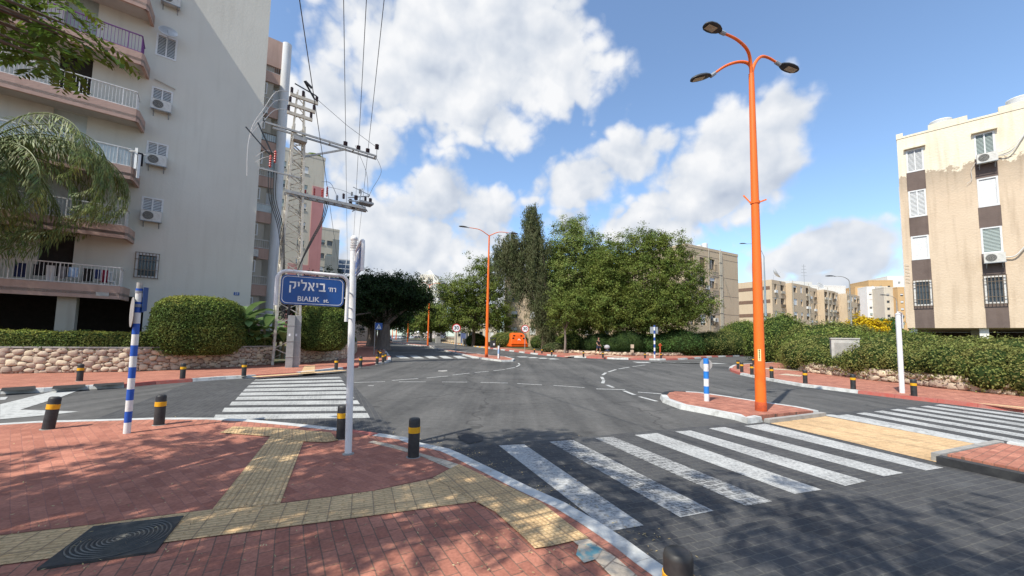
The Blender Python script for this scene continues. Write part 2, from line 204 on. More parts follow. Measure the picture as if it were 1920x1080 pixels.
mt = dict(
 ground=M('dusty earth', (.26, .21, .15), (.16, .15, .09), scale=.3),
 lawn=M('dry lawn and soil', (.10, .12, .045), (.17, .13, .08), scale=1.2, bump=.5),
 asphalt=None,
 red=paver('red paving bricks', RED1, RED2, REDM, -30, .21, .105, msize=.005),
 redfar=paver('red paving bricks of far pavement', RED1, RED2, REDM, 60, .21, .105, msize=.004),
 redleft=paver('red paving bricks of left corner', RED1, RED2, (.30, .135, .105), -52, .21, .105, msize=.003),
 dark=paver('dark paving bricks of the crossing', DARK1, DARK2, DARKM, 69, .21, .105, msize=.006, stain=.3),
 darkleft=paver('dark paving bricks of left crossing', DARK1, DARK2, DARKM, -25, .21, .105, msize=.006, stain=.3),
 zebra=paver('worn white paint on dark bricks', DARK1, DARK2, DARKM, 69, .21, .105, msize=.006, white=(.48, .48, .465), wear=.44),
 zebraold=paver('half worn white paint on dark bricks', DARK1, DARK2, DARKM, 69, .21, .105, msize=.006, white=(.50, .50, .485), wear=.56),
 zebraleft=paver('white paint on left dark bricks', DARK1, DARK2, DARKM, -25, .21, .105, msize=.007, white=(.46, .46, .44), wear=.42),
 yellow=paver('yellow guiding tiles', (.70, .48, .255), (.62, .42, .22), (.38, .26, .15), 69, .20, .60, offset=0, msize=.006, stud=(.20, .05, 0)),
 dome=paver('yellow studded warning tiles', (.68, .47, .25), (.60, .40, .21), (.36, .25, .15), 60, .20, .20, msize=.006, stud=(.05, .05, 1), offset=0),
 stem=paver('yellow ribbed tiles of side strip', (.70, .48, .255), (.62, .42, .22), (.38, .26, .15), -22.6, .20, .20, msize=.006, stud=(.12, .05, 0), offset=0),
 refuge=paver('sand yellow bricks', (.60, .41, .225), (.52, .35, .19), (.38, .26, .15), 69, .21, .105, msize=.004),
 cream=paver('cream edging tiles', (.55, .45, .34), (.48, .40, .30), (.28, .22, .17), 40, .2, .2, msize=.006),
 kwhite=M('white kerb paint', (.53, .53, .51), (.27, .265, .25), rough=.7, scale=4, lo=.47, hi=.75, bump=.4, detail=9),
 kred=M('red kerb paint', (.40, .085, .065), (.34, .15, .12), rough=.7, scale=6, bump=.2),
 kyellow=M('yellow kerb paint', (.75, .42, .05), (.5, .3, .08), rough=.7, scale=6),
 kblack=M('black kerb paint', (.022, .022, .025), (.05, .05, .05), rough=.55, scale=6),
 kgrey=M('bare concrete kerb', (.36, .34, .31), (.26, .25, .23), scale=5, bump=.3),
 paint=M('white road paint', (.46, .46, .44), (.16, .16, .155), rough=.75, scale=9, lo=.5, hi=.72, detail=9),
 steelw=M('white enamelled steel', (.74, .74, .73), (.52, .50, .48), rough=.35, scale=7, lo=.55, hi=.85, spec=.5),
 orange=M('orange enamelled steel', (.82, .155, .018), (.56, .115, .03), rough=.5, scale=5, spec=.35, lo=.5, hi=.85, detail=10, stretch=(1, 1, .35)),
 rust=M('rusty orange foot', (.55, .09, .02), (.28, .06, .03), scale=14, rough=.8),
 black=M('black plastic', (.012, .012, .014), (.03, .03, .032), rough=.38, scale=10, spec=.5),
 blackrub=M('dusty black plastic', (.016, .016, .018), (.045, .043, .04), rough=.5, scale=9, spec=.45),
 band=M('yellow reflective band', (.80, .42, .015), (.62, .30, .02), rough=.4, scale=14),
 bluesign=M('blue sign face', (.004, .060, .26), (.007, .072, .28), rough=.3, scale=3, spec=.5),
 signw=M('white sign lettering', (.80, .81, .82), rough=.5, scale=3),
 signback=M('weathered sign back', (.42, .40, .38), (.26, .25, .25), rough=.5, scale=8, metal=.3),
 redsign=M('red sign ring', (.55, .03, .03), rough=.4, scale=4),
 darkblue=M('dark blue sign face', (.07, .09, .19), (.10, .13, .24), rough=.35, scale=4),
 galv=M('galvanised steel', (.44, .43, .40), (.30, .29, .27), rough=.5, metal=.35, scale=9),
 lattice=M('old pale galvanised steel', (.60, .56, .48), (.40, .36, .29), rough=.7, metal=.1, scale=6),
 greysteel=M('grey painted steel', (.30, .32, .34), (.22, .24, .26), rough=.5, scale=5),
 bluepole=M('peeling blue grey paint', (.20, .29, .36), (.36, .38, .36), rough=.6, scale=6, stretch=(1, 1, .3)),
 insul=M('brown glazed porcelain', (.045, .018, .018), rough=.25, scale=5, spec=.6),
 insulred=M('red porcelain', (.42, .04, .03), rough=.3, scale=5, spec=.6),
 cable=M('black cable', (.02, .02, .022), rough=.6), cablew=M('pale cable', (.62, .60, .57), rough=.6), wire=M('dark bare wire', (.10, .10, .10), rough=.5),
 plaster=wall_mat('pale grey plaster', (.60, .585, .52), (.545, .53, .47), .12, scale=.35),
 pinkband=wall_mat('dusty pink plaster', (.48, .33, .27), (.43, .29, .235), .3, scale=1.2),
 soffit=wall_mat('soffit paint', (.52, .49, .44), (.44, .41, .37), .2),
 bback=wall_mat('balcony wall paint', (.46, .42, .35), (.40, .37, .31), .3),
 tan=wall_mat('weathered tan plaster', (.56, .44, .32), (.63, .505, .375), .4, band=(12.6, (.74, .66, .51)), scale=.7, bump=.6),
 brown=wall_mat('grey brown panel', (.125, .094, .083), (.165, .125, .108), .35, scale=1.5),
 beige=wall_mat('beige plaster', (.54, .43, .30), (.49, .385, .27), .16, scale=.3),
 sand=wall_mat('sand coloured plaster', (.56, .44, .31), (.50, .39, .27), .25, scale=.3),
 whitewall=wall_mat('white render', (.74, .72, .67), (.68, .66, .61), .15),
 orangewall=wall_mat('ochre render', (.56, .37, .18), (.52, .34, .17), .2),
 pink=wall_mat('pink render', (.52, .25, .235), (.48, .22, .21), .2),
 greywall=wall_mat('grey render', (.24, .25, .235), (.28, .285, .27), .2),
 creamw=wall_mat('cream render', (.56, .51, .42), (.52, .47, .38), .3),
 colw=wall_mat('flaking white column paint', (.62, .62, .62), (.70, .70, .70), .45, scale=1.2),
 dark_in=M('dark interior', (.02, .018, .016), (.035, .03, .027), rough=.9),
 slat=M('white plastic slats', (.66, .67, .67), (.58, .58, .57), rough=.5, scale=8),
 slatd=M('grey green slats', (.36, .42, .40), (.30, .35, .33), rough=.5, scale=8),
 bars=M('rusting window bars', (.10, .085, .07), (.19, .13, .08), rough=.6, scale=14),
 glass=M('dark window glass', (.035, .045, .055), (.06, .075, .09), rough=.12, spec=.8, scale=1.5),
 frost=M('frosted balcony panel', (.52, .58, .57), (.44, .50, .50), rough=.3, spec=.6),
 acw=M('air conditioner casing', (.62, .61, .57), (.46, .44, .40), rough=.5, scale=6), acd=M('fan grille', (.10, .095, .085), rough=.6),
 purple=M('purple rail paint', (.16, .05, .19), rough=.5), railw=M('white rail paint', (.70, .69, .67), (.50, .48, .45), rough=.5, scale=10),
 brownrail=M('brown shutters', (.20, .12, .08), (.14, .085, .06), rough=.6),
 stone=M('field stones', (.56, .455, .34), (.42, .33, .24), rough=.85, scale=3, bump=.5, bscale=18, island=.28),
 mortar=M('reddish mortar', (.26, .18, .13), (.18, .125, .095), rough=.95, scale=6, bump=.5),
 conc=M('cast concrete', (.50, .48, .44), (.36, .35, .32), rough=.85, scale=3, bump=.3),
 bark=M('grey brown bark', (.16, .12, .09), (.085, .065, .05), rough=.95, scale=5, stretch=(2, 2, .5), bump=.8, bscale=10),
 ficusbark=M('pale grey ficus bark', (.24, .20, .17), (.13, .105, .085), rough=.9, scale=3, stretch=(2, 2, .4), bump=.6, bscale=8),
 binorange=M('orange container plastic', (.80, .13, .015), (.68, .10, .01), rough=.4, scale=4),
 bingrey=M('dark grey bin plastic', (.04, .045, .05), rough=.5), manrib=M('worn iron ribs', (.15, .14, .12), (.08, .08, .075), rough=.55, scale=12, metal=.2), manhole=M('cast iron', (.05, .052, .053), (.085, .083, .076), rough=.6, scale=20, metal=.3),
 skin=M('skin', (.42, .24, .16), rough=.6), hair=M('dark hair', (.02, .013, .01), rough=.6), cloth_b=M('black cloth', (.015, .016, .02), rough=.9), cloth_d=M('dark blue cloth', (.03, .045, .09), rough=.9),
 tyre=M('tyre rubber', (.015, .015, .015), rough=.8), rim=M('alloy rim', (.45, .45, .46), rough=.3, metal=.8), lens=M('headlight lens', (.75, .76, .78), rough=.1, spec=.8), tail=M('tail light', (.45, .02, .02), rough=.2),
 patch=M('fresh tar patch', (.035, .035, .038), (.05, .05, .052), rough=.8, scale=8), bananastem=M('banana stem', (.17, .15, .07), (.10, .09, .05), rough=.7),
 teal=M('faded teal spray paint', (.12, .28, .32), (.45, .38, .30), rough=.8, scale=8, lo=.42, hi=.56),
)
mt['litter'] = M('dry leaf litter', (.30, .20, .08), (.50, .42, .25), scale=30, island=.5)
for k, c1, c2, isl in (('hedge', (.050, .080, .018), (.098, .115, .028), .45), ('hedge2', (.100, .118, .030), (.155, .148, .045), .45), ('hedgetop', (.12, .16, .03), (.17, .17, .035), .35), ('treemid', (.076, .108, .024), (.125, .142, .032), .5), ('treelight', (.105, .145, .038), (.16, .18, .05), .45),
                       ('treedark', (.040, .082, .024), (.066, .118, .030), .4), ('ficus', (.014, .027, .009), (.022, .038, .011), .35), ('casu', (.064, .078, .032), (.098, .100, .050), .45), ('palm', (.070, .105, .030), (.125, .135, .036), .45),
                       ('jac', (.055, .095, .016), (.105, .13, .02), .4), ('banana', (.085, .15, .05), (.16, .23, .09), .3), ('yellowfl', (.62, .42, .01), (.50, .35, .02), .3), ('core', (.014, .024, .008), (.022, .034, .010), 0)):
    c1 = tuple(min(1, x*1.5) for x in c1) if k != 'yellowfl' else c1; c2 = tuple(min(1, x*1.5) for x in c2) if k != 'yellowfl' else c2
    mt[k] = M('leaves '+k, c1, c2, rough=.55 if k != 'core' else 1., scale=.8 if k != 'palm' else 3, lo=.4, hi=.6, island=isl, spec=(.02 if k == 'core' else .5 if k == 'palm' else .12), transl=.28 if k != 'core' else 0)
# asphalt: worn, patchy, world metres
def asphalt():
    m, ns, ls, b = new_mat('worn asphalt'); b.inputs['Roughness'].default_value = .86; b.inputs['Specular IOR Level'].default_value = .25
    ge = _n(ns, 'ShaderNodeNewGeometry')
    def no(s, d, r=.6, st=None):
        n = _n(ns, 'ShaderNodeTexNoise'); n.inputs['Scale'].default_value = s; n.inputs['Detail'].default_value = d; n.inputs['Roughness'].default_value = r
        if st:
            mp = _n(ns, 'ShaderNodeMapping'); mp.inputs['Rotation'].default_value = (0, 0, R(st[0])); mp.inputs['Scale'].default_value = st[1]; ls.new(ge.outputs['Position'], mp.inputs[0]); ls.new(mp.outputs[0], n.inputs[0])
        else: ls.new(ge.outputs['Position'], n.inputs[0])
        return n.outputs[0]
    a = no(.22, 5); c = no(90, 3, .7); s = no(1, 6, .6, (-22.5, (1.6, .10, 1))); h = no(7, 8, .7)
    s2 = no(1, 5, .6, (-68, (.9, .07, 1)))
    r = _n(ns, 'ShaderNodeValToRGB'); r.color_ramp.elements[0].position = .3; r.color_ramp.elements[1].position = .72; r.color_ramp.elements[0].color = (.056, .055, .054, 1); r.color_ramp.elements[1].color = (.128, .123, .116, 1)
    t = _n(ns, 'ShaderNodeMath', operation='MULTIPLY_ADD'); ls.new(s, t.inputs[0]); t.inputs[1].default_value = .75
    t0 = _n(ns, 'ShaderNodeMath', operation='MULTIPLY_ADD'); ls.new(s2, t0.inputs[0]); t0.inputs[1].default_value = .5; t0.inputs[2].default_value = -.5
    t1 = _n(ns, 'ShaderNodeMath', operation='MULTIPLY_ADD'); ls.new(a, t1.inputs[0]); t1.inputs[1].default_value = .8; ls.new(t0.outputs[0], t1.inputs[2]); ls.new(t1.outputs[0], t.inputs[2]); ls.new(t.outputs[0], r.inputs[0])
    mr = _n(ns, 'ShaderNodeMapRange'); ad = _n(ns, 'ShaderNodeMath', operation='ADD'); ls.new(c, ad.inputs[0]); ls.new(h, ad.inputs[1]); ls.new(ad.outputs[0], mr.inputs[0]); mr.inputs[1].default_value = .7; mr.inputs[2].default_value = 1.3; mr.inputs[3].default_value = .72; mr.inputs[4].default_value = 1.28
    hs = _n(ns, 'ShaderNodeHueSaturation'); ls.new(r.outputs[0], hs.inputs['Color']); ls.new(mr.outputs[0], hs.inputs['Value'])
    st1 = no(.75, 9, .68); ms = _n(ns, 'ShaderNodeMapRange'); ls.new(st1, ms.inputs[0]); ms.inputs[1].default_value = .56; ms.inputs[2].default_value = .70; ms.inputs[3].default_value = 1; ms.inputs[4].default_value = .68
    st2 = no(13, 2, .5); m9 = _n(ns, 'ShaderNodeMapRange'); ls.new(st2, m9.inputs[0]); m9.inputs[1].default_value = .70; m9.inputs[2].default_value = .76; m9.inputs[3].default_value = 1; m9.inputs[4].default_value = 1.35
    mq = _n(ns, 'ShaderNodeMath', operation='MULTIPLY'); ls.new(ms.outputs[0], mq.inputs[0]); ls.new(m9.outputs[0], mq.inputs[1]); mq2 = _n(ns, 'ShaderNodeMath', operation='MULTIPLY'); ls.new(mq.outputs[0], mq2.inputs[0]); ls.new(mr.outputs[0], mq2.inputs[1]); ls.new(mq2.outputs[0], hs.inputs['Value'])
    # cracks
    vo = _n(ns, 'ShaderNodeTexVoronoi', feature='DISTANCE_TO_EDGE'); vo.inputs['Scale'].default_value = .23; n0 = _n(ns, 'ShaderNodeTexNoise'); n0.inputs['Scale'].default_value = 1.5; ls.new(ge.outputs['Position'], n0.inputs[0])
    wv = _n(ns, 'ShaderNodeVectorMath', operation='MULTIPLY_ADD'); ls.new(n0.outputs['Color'], wv.inputs[0]); wv.inputs[1].default_value = (.9, .9, 0); ls.new(ge.outputs['Position'], wv.inputs[2]); ls.new(wv.outputs[0], vo.inputs[0])
    lt = _n(ns, 'ShaderNodeMapRange'); ls.new(vo.outputs[0], lt.inputs[0]); lt.inputs[1].default_value = .001; lt.inputs[2].default_value = .009; lt.inputs[3].default_value = .6; lt.inputs[4].default_value = 0
    mx = _n(ns, 'ShaderNodeMix', data_type='RGBA'); ls.new(lt.outputs[0], mx.inputs[0]); ls.new(hs.outputs[0], mx.inputs[6]); mx.inputs[7].default_value = (.035, .034, .033, 1); ls.new(mx.outputs[2], b.inputs['Base Color'])
    bp = _n(ns, 'ShaderNodeBump'); bp.inputs['Strength'].default_value = .5; bp.inputs['Distance'].default_value = .006; ls.new(c, bp.inputs['Height']); ls.new(bp.outputs[0], b.inputs['Normal'])
    return m
mt['asphalt'] = asphalt()

# ------------------------------------------------------------------ mesh helpers
class MB:
    def __init__(s): s.v = []; s.f = []; s.mi = []
    def add(s, vs, fs, mi=0):
        o = len(s.v); s.v += [tuple(v) for v in vs]; s.f += [tuple(i+o for i in f) for f in fs]; s.mi += [mi]*len(fs); return s
    def box(s, x0, x1, y0, y1, z0, z1, mi=0):
        return s.add([(x0,y0,z0),(x1,y0,z0),(x1,y1,z0),(x0,y1,z0),(x0,y0,z1),(x1,y0,z1),(x1,y1,z1),(x0,y1,z1)], [(0,3,2,1),(4,5,6,7),(0,1,5,4),(1,2,6,5),(2,3,7,6),(3,0,4,7)], mi)
    def bar(s, a, b, w, h=None, mi=0, up=(0, 0, 1)):
        a, b = Vector(a), Vector(b); h = h or w; d = (b-a).normalized(); u = Vector(up)
        if abs(d.dot(u)) > .98: u = Vector((1, 0, 0))
        x = d.cross(u).normalized()*w/2; y = x.cross(d).normalized()*h/2
        return s.add([a-x-y, a+x-y, a+x+y, a-x+y, b-x-y, b+x-y, b+x+y, b-x+y], [(0,3,2,1),(4,5,6,7),(0,1,5,4),(1,2,6,5),(2,3,7,6),(3,0,4,7)], mi)
    def tube(s, pts, rad, n=8, mi=0, caps=True):
        pts = [Vector(p) for p in pts]; rad = rad if hasattr(rad, '__len__') else [rad]*len(pts); vs = []; fs = []; px = None
        for i, p in enumerate(pts):
            d = (pts[min(i+1, len(pts)-1)]-pts[max(i-1, 0)]).normalized()
            if px is None: px = d.cross(Vector((0, 0, 1)) if abs(d.z) < .95 else Vector((1, 0, 0))).normalized()
            px = (px - d*px.dot(d)).normalized(); y = d.cross(px)
            vs += [p+(px*math.cos(2*math.pi*k/n)+y*math.sin(2*math.pi*k/n))*rad[i] for k in range(n)]
        for i in range(len(pts)-1):
            for k in range(n): fs.append((i*n+k, i*n+(k+1) % n, (i+1)*n+(k+1) % n, (i+1)*n+k))
        if caps: fs.append(tuple(range(n))[::-1]); fs.append(tuple(range((len(pts)-1)*n, len(pts)*n)))
        return s.add(vs, fs, mi)
    def lathe(s, prof, n=16, c=(0, 0, 0), mi=0):
        return s.tube([(c[0], c[1], c[2]+z) for r, z in prof], [r for r, z in prof], n, mi)
    def prism(s, poly, z0, z1, mi=0):
        n = len(poly); vs = [(p[0], p[1], z0) for p in poly]+[(p[0], p[1], z1) for p in poly]
        ar = sum(poly[i][0]*poly[(i+1) % n][1]-poly[(i+1) % n][0]*poly[i][1] for i in range(n))
        fs = [tuple(range(n, 2*n)), tuple(range(n))[::-1]]+[(i, (i+1) % n, n+(i+1) % n, n+i) for i in range(n)]
        if ar < 0: fs = [f[::-1] for f in fs]
        return s.add(vs, fs, mi)
    def ball(s, c, r, n=12, m_=8, mi=0):
        r = r if hasattr(r, '__len__') else (r, r, r); vs = []; fs = []
        for i in range(m_+1):
            t = math.pi*i/m_
            for k in range(n): a = 2*math.pi*k/n; vs.append((c[0]+r[0]*math.sin(t)*math.cos(a), c[1]+r[1]*math.sin(t)*math.sin(a), c[2]+r[2]*math.cos(t)))
        for i in range(m_):
            for k in range(n): fs.append((i*n+k, (i+1)*n+k, (i+1)*n+(k+1) % n, i*n+(k+1) % n))
        return s.add(vs, fs, mi)
    def build(s, name, mat, parent=None, smooth=False, loc=None, rot=None):
        me = bpy.data.meshes.new(name); me.from_pydata(s.v, [], s.f); me.validate()
        for mm in (mat if isinstance(mat, (list, tuple)) else [mat]): me.materials.append(mt[mm] if isinstance(mm, str) else mm)
        if len(me.polygons) == len(s.mi): me.polygons.foreach_set('material_index', s.mi)
        if smooth:
            me.polygons.foreach_set('use_smooth', [True]*len(me.polygons)); me.set_sharp_from_angle(angle=R(42))
        o = bpy.data.objects.new(name, me); COL.objects.link(o)
        if parent: o.parent = parent
        if loc is not None: o.location = loc
        if rot is not None: o.rotation_euler = rot
        return o
def tag(o, label=None, cat=None, group=None, kind=None):
    for k, v in (('label', label), ('category', cat), ('group', group), ('kind', kind)):
        if v: o[k] = v
    return o
def thing(name, label, cat, loc=(0, 0, 0), rz=0., group=None):
    o = bpy.data.objects.new(name, None); COL.objects.link(o); o.location = loc; o.rotation_euler = (0, 0, rz); o.empty_display_size = .2
    return tag(o, label, cat, group)
def kids(o): return [c for c in list(COL.objects) if c.parent == o]
def dup(o, loc=None, rz=None, label=None, parent=None):
    r = o.copy(); COL.objects.link(r); r.parent = parent
    if loc is not None: r.location = loc
    if rz is not None: r.rotation_euler = (0, 0, rz)
    if label: r['label'] = label
    for c in kids(o): dup(c, parent=r)
    return r
def structure(o): o['kind'] = 'structure'; return o
def slab(name, pts, z0, z1, mat):
    b = MB(); b.prism([(p[0], p[1]) for p in pts], z0, z1); return structure(b.build(name, mat))
def resample(pts, step):
    pts = [Vector((p[0], p[1], 0)) for p in pts]; out = [pts[0]]
    for a, b in zip(pts, pts[1:]):
        n = max(1, int(round((b-a).length/step)))
        out += [a.lerp(b, i/n) for i in range(1, n+1)]
    return out
def offs(pts, w):
    out = []
    for i, p in enumerate(pts):
        d = (pts[min(i+1, len(pts)-1)]-pts[max(i-1, 0)]).normalized(); out.append(p+Vector((-d.y, d.x, 0))*w)
    return out
def catmull(pts, n=5):
    pts = [Vector(p) for p in pts]; q = [pts[0]]+pts+[pts[-1]]; out = []
    for i in range(1, len(q)-2):
        a, b, c, d = q[i-1:i+3]
        for k in range(n):
            t = k/n; out.append(.5*((2*b)+(c-a)*t+(2*a-5*b+4*c-d)*t*t+(3*b-a-3*c+d)*t**3))
    return out+[pts[-1]]
def kerb(name, pts, w, h, mats, pattern, step=1.0, z0=-.02):
    """kerb stones along pts, body offset w to the left of travel (negative: right); pattern(i) gives the paint"""
    rs = resample(pts, step); inn = offs(rs, w); b = MB(); sg = 1 if w > 0 else -1
    for i in range(len(rs)-1):
        a, c = rs[i], rs[i+1]; ai, ci = inn[i], inn[i+1]; da = (ai-a)*.18; dc = (ci-c)*.18; g = (c-a)*.004
        vs = [(a.x+g.x, a.y+g.y, z0), (c.x-g.x, c.y-g.y, z0), (c.x+dc.x-g.x, c.y+dc.y-g.y, h), (a.x+da.x+g.x, a.y+da.y+g.y, h), (ci.x-g.x, ci.y-g.y, h), (ai.x+g.x, ai.y+g.y, h), (ci.x, ci.y, z0), (ai.x, ai.y, z0)]
        fs = [(0, 1, 2, 3), (3, 2, 4, 5), (5, 4, 6, 7), (0, 3, 5, 7), (1, 6, 4, 2)]
        if sg < 0: fs = [f[::-1] for f in fs]
        b.add(vs, fs, pattern(i))
    return structure(b.build(name, mats))
def sheet(b, quad_px, z, mi=0):
    b.add([tuple(G(px, py, z)) for px, py in quad_px], [tuple(range(len(quad_px)))[::-1]], mi)
def ccw(b):
    return b

# foliage -------------------------------------------------------------
def leafmesh(name, pts, nrm, tan, ln, wd, mat, parent=None, fold=.0):
    n = len(pts); nrm = nrm/np.maximum(np.linalg.norm(nrm, axis=1, keepdims=True), 1e-6)
    tan = tan-nrm*np.sum(tan*nrm, axis=1, keepdims=True); tan /= np.maximum(np.linalg.norm(tan, axis=1, keepdims=True), 1e-6)
    bi = np.cross(nrm, tan); ln = np.reshape(ln*np.ones(n), (n, 1)); wd = np.reshape(wd*np.ones(n), (n, 1))
    V = np.empty((n, 4, 3), np.float32); V[:, 0] = pts-tan*ln*.5; V[:, 1] = pts+bi*wd*.5-tan*ln*.05+nrm*wd*fold; V[:, 2] = pts+tan*ln*.5; V[:, 3] = pts-bi*wd*.5-tan*ln*.05+nrm*wd*fold
    me = bpy.data.meshes.new(name); me.vertices.add(4*n); me.vertices.foreach_set('co', V.reshape(-1))
    me.loops.add(4*n); me.loops.foreach_set('vertex_index', np.arange(4*n, dtype=np.int32)); me.polygons.add(n)
    me.polygons.foreach_set('loop_start', np.arange(0, 4*n, 4, dtype=np.int32)); me.update(calc_edges=True); me.materials.append(mt[mat])
    o = bpy.data.objects.new(name, me); COL.objects.link(o)
    if parent: o.parent = parent
    return o
def rdir(n):
    v = rng.normal(size=(n, 3)); return v/np.linalg.norm(v, axis=1, keepdims=True)
def crown_points(blobs, nleaf, clump=.9, per=70, shell=.55, droop=0., sig=.29):
    wts = np.array([(b[3]*b[4]*b[5])**(2/3) for b in blobs]); wts /= wts.sum(); P_, N_, C_ = [], [], []
    for b, w in zip(blobs, wts):
        nc = max(2, int(nleaf*w/per)); d = rdir(nc); u = shell+(1-shell)*rng.random((nc, 1))**.6
        c = np.array(b[:3])+d*u*np.array(b[3:6])*(1+.19*rng.normal(size=(nc, 1))); C_.append(c)
        cr = clump*(.55+.9*rng.random((nc, 1)))
        for k in range(nc):
            g = rng.normal(size=(per, 3))*sig*cr[k]
            g[:, 2] *= .75 if not droop else 1.0
            if droop: g[:, 2] = -np.abs(rng.normal(size=per))*droop*cr[k]; g[:, :2] *= .55
            P_.append(c[k]+g); N_.append(d[k]*.5+np.array([0, 0, .55])+rng.normal(size=(per, 3))*.55)
    return np.concatenate(P_), np.concatenate(N_), np.concatenate(C_)
def tree(name, label, cat, base, tr, th, blobs, nleaf, leaf, mat, group=None, bark='bark', droop=0., clump=.9, per=70, lean=(0, 0), shell=.55, limbs=24, aspect=.55, top=None):
    root = thing(name, label, cat, (base[0], base[1], base[2] if len(base) > 2 else .1), 0, group)
    p, n, c = crown_points(blobs, nleaf, clump, per, shell, droop); t = rng.normal(size=p.shape)
    if droop: t = t*.35+np.array([0, 0, -1.]); n = rng.normal(size=p.shape)*np.array([1, 1, .25])
    leafmesh('crown', p, n, t, leaf*(.7+.6*rng.random(len(p))), leaf*aspect*(.7+.6*rng.random(len(p))), mat, root, .12)
    b = MB(); fork = Vector((lean[0], lean[1], th))
    b.tube(catmull([(0, 0, -.1), (lean[0]*.3+.05, lean[1]*.3, th*.45), fork], 4), [tr*1.35, tr*1.1, tr, tr, tr*.95, tr*.92, tr*.9, tr*.85, tr*.8], 10)
    for k in range(min(limbs, len(c))):
        e = Vector(c[rng.integers(len(c))].tolist()); mid = fork.lerp(e, .5)+Vector((random.uniform(-.3, .3), random.uniform(-.3, .3), abs(e.z-fork.z)*.12)); r0 = tr*random.uniform(.35, .6)
        pts = catmull([fork-Vector((0, 0, .2)), mid, e], 3); b.tube(pts, [r0*(1-.85*i/(len(pts)-1)) for i in range(len(pts))], 6)
    if top: b.tube([fork, top], [tr*.8, .06], 8)
    b.build('trunk', bark, root, True)
    return root
def core_blob(b, c, r, e=2.6, n=20, m_=12, noise=.05):
    vs = []; fs = []
    def sp(v): return math.copysign(abs(v)**(2/e), v)
    for i in range(m_+1):
        t = math.pi*i/m_-math.pi/2
        for k in range(n):
            a = 2*math.pi*k/n; q = 1+random.uniform(-noise, noise)
            vs.append((c[0]+r[0]*sp(math.cos(t))*sp(math.cos(a))*q, c[1]+r[1]*sp(math.cos(t))*sp(math.sin(a))*q, c[2]+r[2]*sp(math.sin(t))*q))
    for i in range(m_):
        for k in range(n): fs.append((i*n+k, i*n+(k+1) % n, (i+1)*n+(k+1) % n, (i+1)*n+k))
    b.add(vs, fs)
def shrub(name, label, cat, blobs, nleaf, leaf, mat, base, group=None, e=2.6, rz=0, jitter=.05, topmat=None, coref=.93):
    """dense clipped shrub: solid twiggy core with leaves over its surface. blobs: (x,y,z,rx,ry,rz) local"""
    root = thing(name, label, cat, base, rz, group); b = MB(); A = np.array([bb[3]*bb[4]+bb[4]*bb[5]+bb[3]*bb[5] for bb in blobs]); A = A/A.sum(); Pp = []; Nn = []
    for bb, w in zip(blobs, A):
        core_blob(b, bb[:3], tuple(x*coref for x in bb[3:6]), e); n = int(nleaf*w); d = rdir(n)
        k = (np.abs(d[:, 0])**e+np.abs(d[:, 1])**e+np.abs(d[:, 2])**e)**(-1/e); s = d*k[:, None]
        q = 1+jitter*rng.normal(size=(n, 1))*(1-.5*(d[:, 2:3] > 0)); Pp.append(np.array(bb[:3])+s*np.array(bb[3:6])*q)
        g = np.sign(s)*np.abs(s)**(e-1)/np.array(bb[3:6]); g /= np.linalg.norm(g, axis=1, keepdims=True); Nn.append(g+rng.normal(size=(n, 3))*.55)
    p = np.concatenate(Pp); nn_ = np.concatenate(Nn); keep = p[:, 2] > -.05; p = p[keep]; nn_ = nn_[keep]
    lf = leafmesh('leaves', p, nn_, rng.normal(size=p.shape), leaf*(.6+.8*rng.random(len(p))), leaf*.55*(.6+.8*rng.random(len(p))), mat, root, .1)
    if topmat: 
        zt = max(bb[2]+bb[5] for bb in blobs)
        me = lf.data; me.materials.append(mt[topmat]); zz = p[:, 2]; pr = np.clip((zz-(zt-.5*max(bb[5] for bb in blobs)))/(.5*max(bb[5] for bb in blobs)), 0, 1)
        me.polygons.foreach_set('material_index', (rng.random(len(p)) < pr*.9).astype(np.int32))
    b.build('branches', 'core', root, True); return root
def ribbon_blobs(pts, r, h, step=.9, ry=None):
    out = []
    for q in resample(pts, step): out.append((q.x+random.uniform(-.08, .08), q.y+random.uniform(-.08, .08), h[0]+(h[1]-h[0])/2, r*random.uniform(.94, 1.06), r*random.uniform(.94, 1.06), (h[1]-h[0])/2*random.uniform(.95, 1.05)))
    return out
